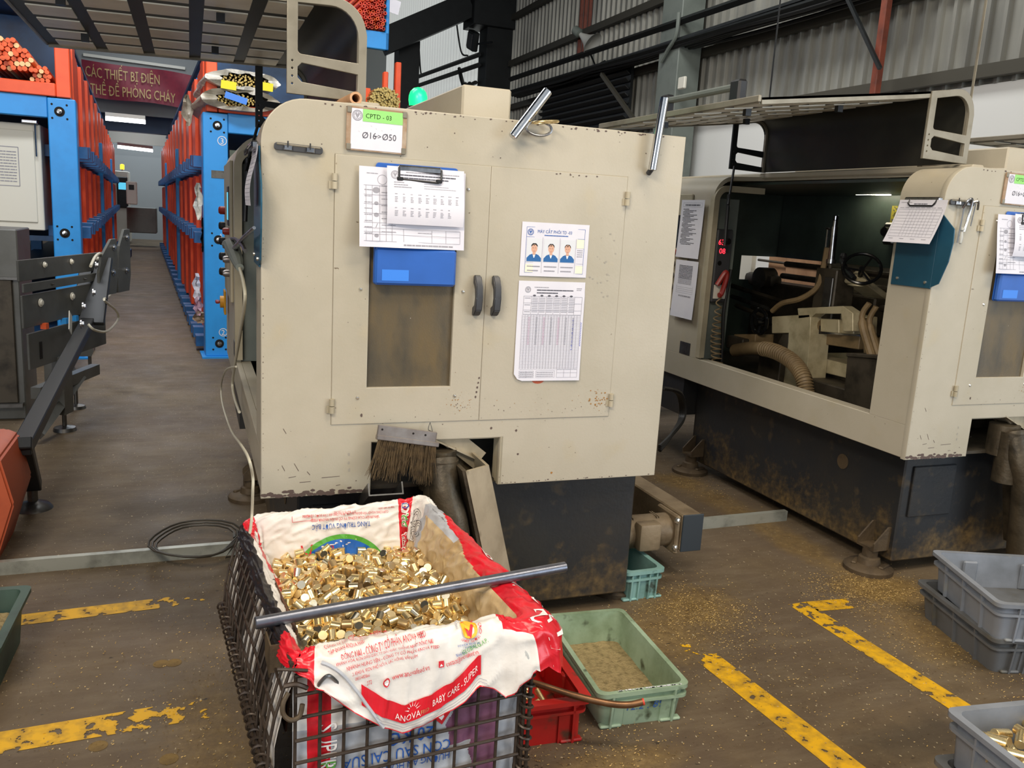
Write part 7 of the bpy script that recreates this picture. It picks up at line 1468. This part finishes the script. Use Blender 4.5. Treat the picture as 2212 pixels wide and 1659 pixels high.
for k, (s_, u, h, sz) in enumerate((('CẦN GIUỘC, CẦN ĐƯỚC, LONG AN',.085,.012,.0085),('CÔNG TY CỔ PHẦN ANOVA FEED',.055,.024,.0105),('TẬP ĐOÀN ANOVA FEED',.06,.035,.009),('ĐỒNG NAI - CÔNG TY CỔ PHẦN ANOVA FEED',.080,.047,.0115),('KHÁNH HÒA, KCN DẦU GIÂY, TT DẦU GIÂY, THỐNG NHẤT, ĐỒNG NAI',.070,.057,.0085),('NHÁNH HƯNG YÊN - CÔNG TY CỔ PHẦN ANOVA FEED',.088,.069,.0105),('2, KHU 6, KCN PHỐ NỐI A, LẠC HỒNG, VĂN LÂM',.098,.079,.0085),('0835482866',.104,.088,.008),('272',.125,.100,.010))): ftext(p, s_, u, h, sz, 'print_red', rot=rad(4), sx=.66)
p.disc(.162,-.103,.007,'print_red'); p.disc(.162,-.103,.0045,'print_white'); ftext(p, 'www.anovafeed.vn', .174, .104, .0135, 'print_red', rad(5), .72)
p.rect(.263,-.094,.274,-.083,'print_red'); p.poly([(.265,-.092),(.272,-.092),(.2685,-.088)],'print_white'); ftext(p, 'contact@anovafeed.vn', .279, .094, .012, 'print_red', rad(13), .62)
p.disc(.330,-.030,.0165,'print_yellow',24); p.poly([(.318,-.022),(.323,-.021),(.328,-.036),(.345,-.008),(.352,-.004),(.346,-.012),(.331,-.047),(.326,-.047)],'print_red')
for i, ch in enumerate('HÀNG VIỆT NAM'): a = rad(178-i*9.5); p.text(ch, .330+.022*cos(a), -.030+.022*sin(a), .0062, 'ink', 'CENTER', a-pi/2)
for i, ch in enumerate('CHẤT LƯỢNG CAO'): a = rad(-135+i*10.5); p.text(ch, .330+.026*cos(a), -.030+.026*sin(a), .0085, 'print_red', 'CENTER', a+pi/2)
ftext(p, 'DO NGƯỜI TIÊU DÙNG', .302, .061, .0055, 'print_blue', 0, .8); ftext(p, 'BÌNH CHỌN', .318, .067, .0055, 'print_blue', 0, .8); ftext(p, 'NHÀ MÁY', .298, .079, .0075, 'print_blue', rad(6), .7); ftext(p, 'GLOBALG.A.P.', .313, .079, .013, 'print_green', rad(20), .7)
p.build('flap_print', sack, lambda u, v: front_fn(u, -v), 0.02)
# red band near the hem with white lettering, and the red hem piping
def band_fn(u, d): return sackpt(u, 5-d/max(.03, 0.509-hem(u)), 0.0034)
def band_fn2(u, d): return sackpt(u, 5-d/max(.03, 0.509-hem(u)), 0.0062)
p = Print()
for i in range(40): a, b = .115+.235*i/40, .115+.235*(i+1)/40; p.poly([(a,.028),(b,.028),(b,.062),(a,.062)], 'bag_red')
for i in range(90): a, b = .02+.42*i/90, .02+.42*(i+1)/90; p.poly([(a,.0),(b,.0),(b,.004),(a,.004)], 'bag_red')
p.build('hem_band', sack, band_fn)
p = Print()
for i in range(70): a, b = .14+.22*i/70, .14+.22*(i+1)/70; p.poly([(a,.013),(b,.013),(b,.0145),(a,.0145)], 'ink'); p.poly([(a,.020),(b,.020),(b,.0212),(a,.0212)], 'ink')
p.text('ANOVA', .178, .034, .0165, 'print_white', sx=.85); p.text('FEED', .228, .036, .010, 'banner_gold', sx=.8); p.text('BABY CARE - SUPER', .252, .040, .0165, 'print_white', sx=.62)
for k in range(7):
    a = rad(160-k*24); p.poly([(.212+.008*cos(a+.1),.048+.008*sin(a+.1)),(.212+.008*cos(a-.1),.048+.008*sin(a-.1)),(.212+.017*cos(a),.048+.017*sin(a))], 'print_white')
p.build('hem_lettering', sack, band_fn2, 0.02)
bm = new(); tube(bm, [sackpt(u, 4.05+.93*(u-.045)/.11, .003) for u in [.045+.11*i/14 for i in range(15)]], 0.0034, 6); obj('side_seam', bm, 'bag_grey', sack)
# writing on the right side and the corner pieces
def right_fn(q, t): return sackpt(CU+q, t, 0.0015)
p = Print(); p.text('đặc biệt', .60, 3.05, 0.06, 'print_black', rot=pi, sx=.45)
for k, (a, b) in enumerate(((.66,2.2),(.66,1.5),(.63,1.9))):
    for j in range(3):
        r = .022-.006*j
        for i in range(16):
            u0, u1 = 2*pi*i/16, 2*pi*(i+.95)/16; p.poly([(a+r*cos(u0),b+16*r*sin(u0)),(a+r*cos(u1),b+16*r*sin(u1)),(a+(r-.0012)*cos(u1),b+16*(r-.0012)*sin(u1)),(a+(r-.0012)*cos(u0),b+16*(r-.0012)*sin(u0))], 'print_black')
p.build('side_print', sack, lambda u, v: right_fn(u, v), 0.05)
p = Print()
for k, (q, t_, ch) in enumerate(((.36,3.4,'P'),(.20,3.3,'V'),(.12,3.5,'U'),(.28,3.9,'A'),(.05,3.2,'SUN'))):
    V_, F_ = text_tris(ch); b = len(p.V)
    for x, y_ in V_: p.V.append((q-y_*0.06, t_+x*0.9))
    kk = p.ink('print_white')
    for f_ in F_: p.F.append(tuple(i+b for i in f_)); p.I.append(kk)
p.build('side_lettering', sack, lambda u, v: right_fn(u, v))['kind'] = 'stuff'
p = Print(); p.text('SUPER', .0, .0, .04, 'print_white', rot=-pi/2, sx=.5); p.build('corner_lettering', sack, lambda u, v: back_fn(.012+v*.3, .515+u*.9))
p = Print(); p.text('HEO THỊT', 0, 0, .05, 'print_white', rot=-pi/2, sx=.6); p.build('inner_lettering', sack, lambda u, v: sackpt(2*CU+CV+.33-v, .9-u*14, .0015))
# prints on the sack body behind the wires (upside down)
bf = lambda u, z: body(u, z)-Vector((0, .002, 0))
p = Print(); p.text('20 KG', .268, .325, .042, 'print_blue', rot=pi, sx=.8); p.text('CON SAU CAI SỮA', .305, .288, .031, 'print_blue', rot=pi, sx=.82); p.text('HƯƠNG AN HON HỌP', .305, .258, .022, 'print_blue', rot=pi, sx=.74)
p.text('SUPER', .045, .37, .05, 'print_white', rot=-pi/2, sx=.7); p.text('PRO', .045, .29, .05, 'print_green', rot=-pi/2, sx=.7); p.poly([(.262,.385),(.302,.375),(.30,.345),(.283,.325),(.262,.345)], 'bag_red'); p.poly([(.268,.378),(.296,.37),(.294,.348),(.282,.334),(.268,.35)], 'print_white')
p.build('body_print', sack, bf, 0.02)
bm = new(); tube(bm, spline([(.43,-.012,.475),(.445,-.026,.46),(.452,-.03,.44),(.456,-.028,.415)]), 0.0035, 6); tube(bm, spline([(.445,-.026,.46),(.44,-.03,.44),(.447,-.03,.42)]), 0.003, 6); obj('tie_twine', bm, 'twine', sack)
bm = new(); tube(bm, spline([(.035,-.022,.455),(.04,-.03,.475),(.055,-.03,.485),(.075,-.02,.46)]), 0.0035, 6); obj('tie_twine', bm, 'steel_dark', sack)
# ---- brass slugs, settled positions (cage frame)
sl = [SLUGS[i:i+6] for i in range(0, len(SLUGS), 6)]
base_m = slugmesh(0.0103, 0.0215, 16)
variants = [with_mats(base_m.copy(), *ms) for ms in (('brass','brass_face'),('brass','brass_face'),('brass','brass_face'),('brass','brass_dull'),('brass','brass_pale'),('brass_pale','brass_pale'),('brass_dull','brass_face'))]
CM = Matrix.Translation(CO) @ Matrix.Rotation(CR, 4, 'Z'); rest = new(); rr_ = random.Random(2)
for i, q in enumerate(sl):
    pos = Vector((q[0]/10000, q[1]/10000, q[2]/10000+0.026)); e = Euler([rad(v) for v in q[3:]])
    mw = CM @ Matrix.Translation(pos) @ e.to_matrix().to_4x4(); k = rr_.randrange(len(variants))
    if i < 300:
        o = bpy.data.objects.new('brass_slug', variants[k]); C.objects.link(o); o.matrix_world = mw; tag(o, 'short round brass slug in the heap inside the sack lined cage', 'slug', 'brass slugs heaped in the cage')
    else:
        me = variants[0].copy(); me.transform(mw); rest.from_mesh(me); bpy.data.meshes.remove(me)
me = bpy.data.meshes.new('brass_slug_heap'); rest.to_mesh(me); rest.free(); me.materials.append(M['brass']); me.materials.append(M['brass_face']); o = bpy.data.objects.new('brass_slug_heap', me); C.objects.link(o); tag(o, 'brass slugs filling the gaps of the heap in the cage', 'slugs', kind='stuff')
# ---- bars lying over the cage and the crates
rod('steel_bar', 'long grey round steel bar lying across the cage over the brass slugs', (0.102, 1.548, 0.518), (0.786, 1.640, 0.527), 0.0118, 'bar_steel', n=24)
bm = new(); tube(bm, spline([(0.70,1.90,0.135),(0.79,1.80,0.146),(0.87,1.735,0.138),(0.95,1.690,0.128),(1.00,1.672,0.126),(1.036,1.662,0.134)], 8), 0.0085, 12); t_ = obj('bent_copper_bar', bm, 'copper_rod'); tag(t_, 'bent brown copper bar laid over the red crate towards the green crate', 'bar')
bm = new(); p0_ = Vector((1.036,1.662,.134)); cyl(bm, p0_, p0_+Vector((.004,-.001,.001)), 0.0088, 12); obj('red_end', bm, 'tube_red', t_)
# ================================================================= bar feeder on the left
fd = thing('bar_feeder', 'dark grey bar feeder with bolted side plates at the left of the aisle', 'feeder', (-0.80, 4.8, 0), rad(-18))
def fplate(y0, y1, z0, z1, nm='side_plate', m='feeder_grey', x=0.0, th=0.012): bm = new(); box(bm, x-th, x, y0, y1, z0, z1, 0.002); return obj(nm, bm, m, fd, smooth=False)
def bolt(par, y, z, x=0.002, r=0.016, m='cabinet_cream'):
    bm = new(); lathe(bm, [(r,0),(r,0.004),(r*.6,0.005),(r*.6,0.012),(0,0.013)], (x,y,z), 'x', 14); obj('bolt', bm, m, par)
pl = fplate(0.0, 1.15, 0.845, 0.95); [bolt(pl, y, 0.915) for y in (0.25, 0.55, 0.88)]
pl = fplate(0.0, 1.0, 0.79, 0.835, x=0.02); bolt(pl, .28, .812, .022, .006, 'steel_dark'); bolt(pl, .66, .812, .022, .006, 'steel_dark')
pl = fplate(0.0, 0.95, 0.61, 0.775, x=0.01); [bolt(pl, y, 0.725, .012, .022) for y in (0.17, 0.52)]
pl = fplate(0.0, 0.90, 0.40, 0.585, x=0.03); bm = new(); box(bm, .031, .033, .10, .125, .44, .53); obj('slot', bm, 'dark_hole', pl, smooth=False)
for y, c_ in ((.18,'tube_orange'),(.40,'rack_blue'),(.52,'rack_blue')): bm = new(); box(bm, .0, .03, y, y+.03, .585, .615); obj('index_tab', bm, c_, fd, smooth=False)
for y0, y1, zt in ((0.80,1.04,1.03),(1.06,1.24,1.085)):
    bm = new(); prism(bm, [(y0-.02,.70),(y1-.03,.70),(y1,.80),(y1,zt),(y1-.08,zt),(y0+.02,zt-.10),(y0-.02,.84)], 0.04, 0.055, 'x'); ep = obj('end_plate', bm, 'feeder_grey', fd, smooth=False)
    for yy, zz in ((y1-.05,zt-.05),(y1-.07,.83)): bolt(ep, yy, zz, .056, .02, 'steel')
for y in (0.28,):
    bm = new(); box(bm, 0.0, 0.06, y, y+0.10, 0.10, 0.42); lg = obj('leg', bm, 'feeder_grey', fd, smooth=False)
    bm = new(); lathe(bm, [(.06,0),(.055,.02),(.012,.03),(.012,.10)], (.03,y+.05,0), n=14); obj('levelling_foot', bm, 'steel_dark', lg)
bm = new(); box(bm, 0.0, 0.05, 0.05, 0.75, 0.24, 0.30); obj('rail', bm, 'feeder_grey', fd, smooth=False)
bm = new(); tube(bm, [(0.03,0.05,0.05),(0.03,0.55,0.26)], 0.03, 4); obj('brace', bm, 'feeder_grey', fd, smooth=False)
# pressed leg plates with levelling feet standing in the aisle
for i, (px, py, s_, lab) in enumerate(((165,882,1.0,'nearer'),(195,803,1.0,'farther'))):
    q = onZ(px, py); t = thing('stand_leg', lab+' pressed grey leg plate on a screw foot beside the aisle', 'leg', q)
    bm = new(); prism(bm, [(-.16,.12),(.015,.12),(.03,.16),(-.02,.30),(-.06,.34),(-.16,.34)], -.03, .03, 'y'); obj('plate', bm, 'feeder_grey', t, smooth=False)
    bm = new(); lathe(bm, [(.055,0),(.05,.018),(.012,.03),(.012,.125)], n=14); obj('foot', bm, 'steel_dark', t)
# slanting arm with its foot
ar = thing('support_arm', 'long dark slanting support arm of the feeder, standing on a round foot', 'arm', (-0.62, 3.78, 0)); O = Vector((-0.62, 3.78, 0))
A_ = [onX(208,570,-.53), onX(190,700,-.56), onX(45,972,-.61)]
def slab(p, q, w, th):
    p, q = Vector(p), Vector(q); d = (q-p); bm = new(); box(bm, -w/2, w/2, 0, d.length, -th/2, th/2, .004); bm.transform(Matrix.Translation(p) @ d.to_track_quat('Y','Z').to_matrix().to_4x4()); return bm
up = obj('arm_plate', slab(A_[0]-O+Vector((0,.05,.03)), A_[1]-O, 0.17, 0.03), 'feeder_dark', ar, smooth=False)
for px, py in ((206,573),(200,632),(178,662),(174,700)):
    q = onX(px, py, -.525)-O; bm = new(); lathe(bm, [(.022,0),(.022,.006),(.013,.007),(.013,.016),(0,.017)], q, 'x', 14); obj('bolt', bm, 'steel', up)
obj('strut', slab(A_[1]-O+Vector((0,.1,.02)), A_[2]-O, 0.068, 0.05), 'feeder_dark', ar, smooth=False)
obj('strut', slab(A_[2]-O+Vector((0,0,.03)), onZ(68,1050,0.10)-O, 0.075, 0.05), 'feeder_dark', ar, smooth=False)
f_ = onZ(72,1098); bm = new(); lathe(bm, [(.075,0),(.06,.02),(.02,.035),(.02,.12)], f_-O, n=18); obj('foot', bm, 'steel_dark', ar)
q = onX(152,697,-.60); bm = new(); obox(bm, q, (.004,.10,.10), (rad(-25),0,0)); tag(obj('cable_tag', bm, 'cabinet_cream', smooth=False), 'white paper tag tied to the slanting arm', 'tag')
bm = new(); tube(bm, spline([onX(250,610,-.50), onX(236,640,-.48), onX(225,648,-.47), onX(250,670,-.45), onX(255,690,-.45), onX(232,715,-.47), onX(205,713,-.5), onX(190,700,-.53)], 8), 0.007, 8); tag(obj('looped_cable', bm, 'cable_white'), 'white cable looping below the feeder end plates', 'cable')
bm = new(); tube(bm, spline([onX(196,575,-.50), onX(205,556,-.50), onX(216,548,-.5), onX(225,560,-.5)], 8), 0.008, 8); tag(obj('looped_cable', bm, 'cable_white'), 'short white cable loop over the top of the slanting arm', 'cable')
# dark cabinet column and the tilted orange hopper at the left edge
t = thing('feeder_cabinet', 'dark brown grey steel cabinet column at the left edge', 'cabinet', (-1.30, 5.4, 0))
bm = new(); box(bm, 0, 0.40, 0, 0.4, 0.0, 1.075, .006); obj('body', bm, 'feeder_grey', t, smooth=False)
bm = new(); box(bm, 0, 0.365, -.02, 0.0, 0.10, 0.80, .004); obj('door', bm, 'cast_dark', t, smooth=False)
bm = new(); box(bm, 0, 0.405, -.03, 0.0, 0.80, 0.815); box(bm, 0, .39, -.05, 0, .08, .10); obj('trim_rail', bm, 'steel_dark', t, smooth=False)
bm = new(); box(bm, 0.05, .27, 0.05, .3, 1.075, 1.22, .02); obj('motor_cover', bm, 'feeder_grey', t)
bm = new(); prism(bm, [(-.60,.03),(-.02,.03),(.055,.27),(.02,.435),(-.02,.455),(-.60,.42)], 0, 0.36, 'y'); bmesh.ops.bevel(bm, geom=list(bm.edges), offset=.008, segments=2, affect='EDGES'); tag(obj('orange_hopper', bm, 'orange_box', loc=(-0.642, 3.2, -0.045)), 'brick orange tapered hopper at the left edge beside the arm foot', 'hopper')
# roof light fitting for the lamp that lights the bay is out of frame; nothing else below
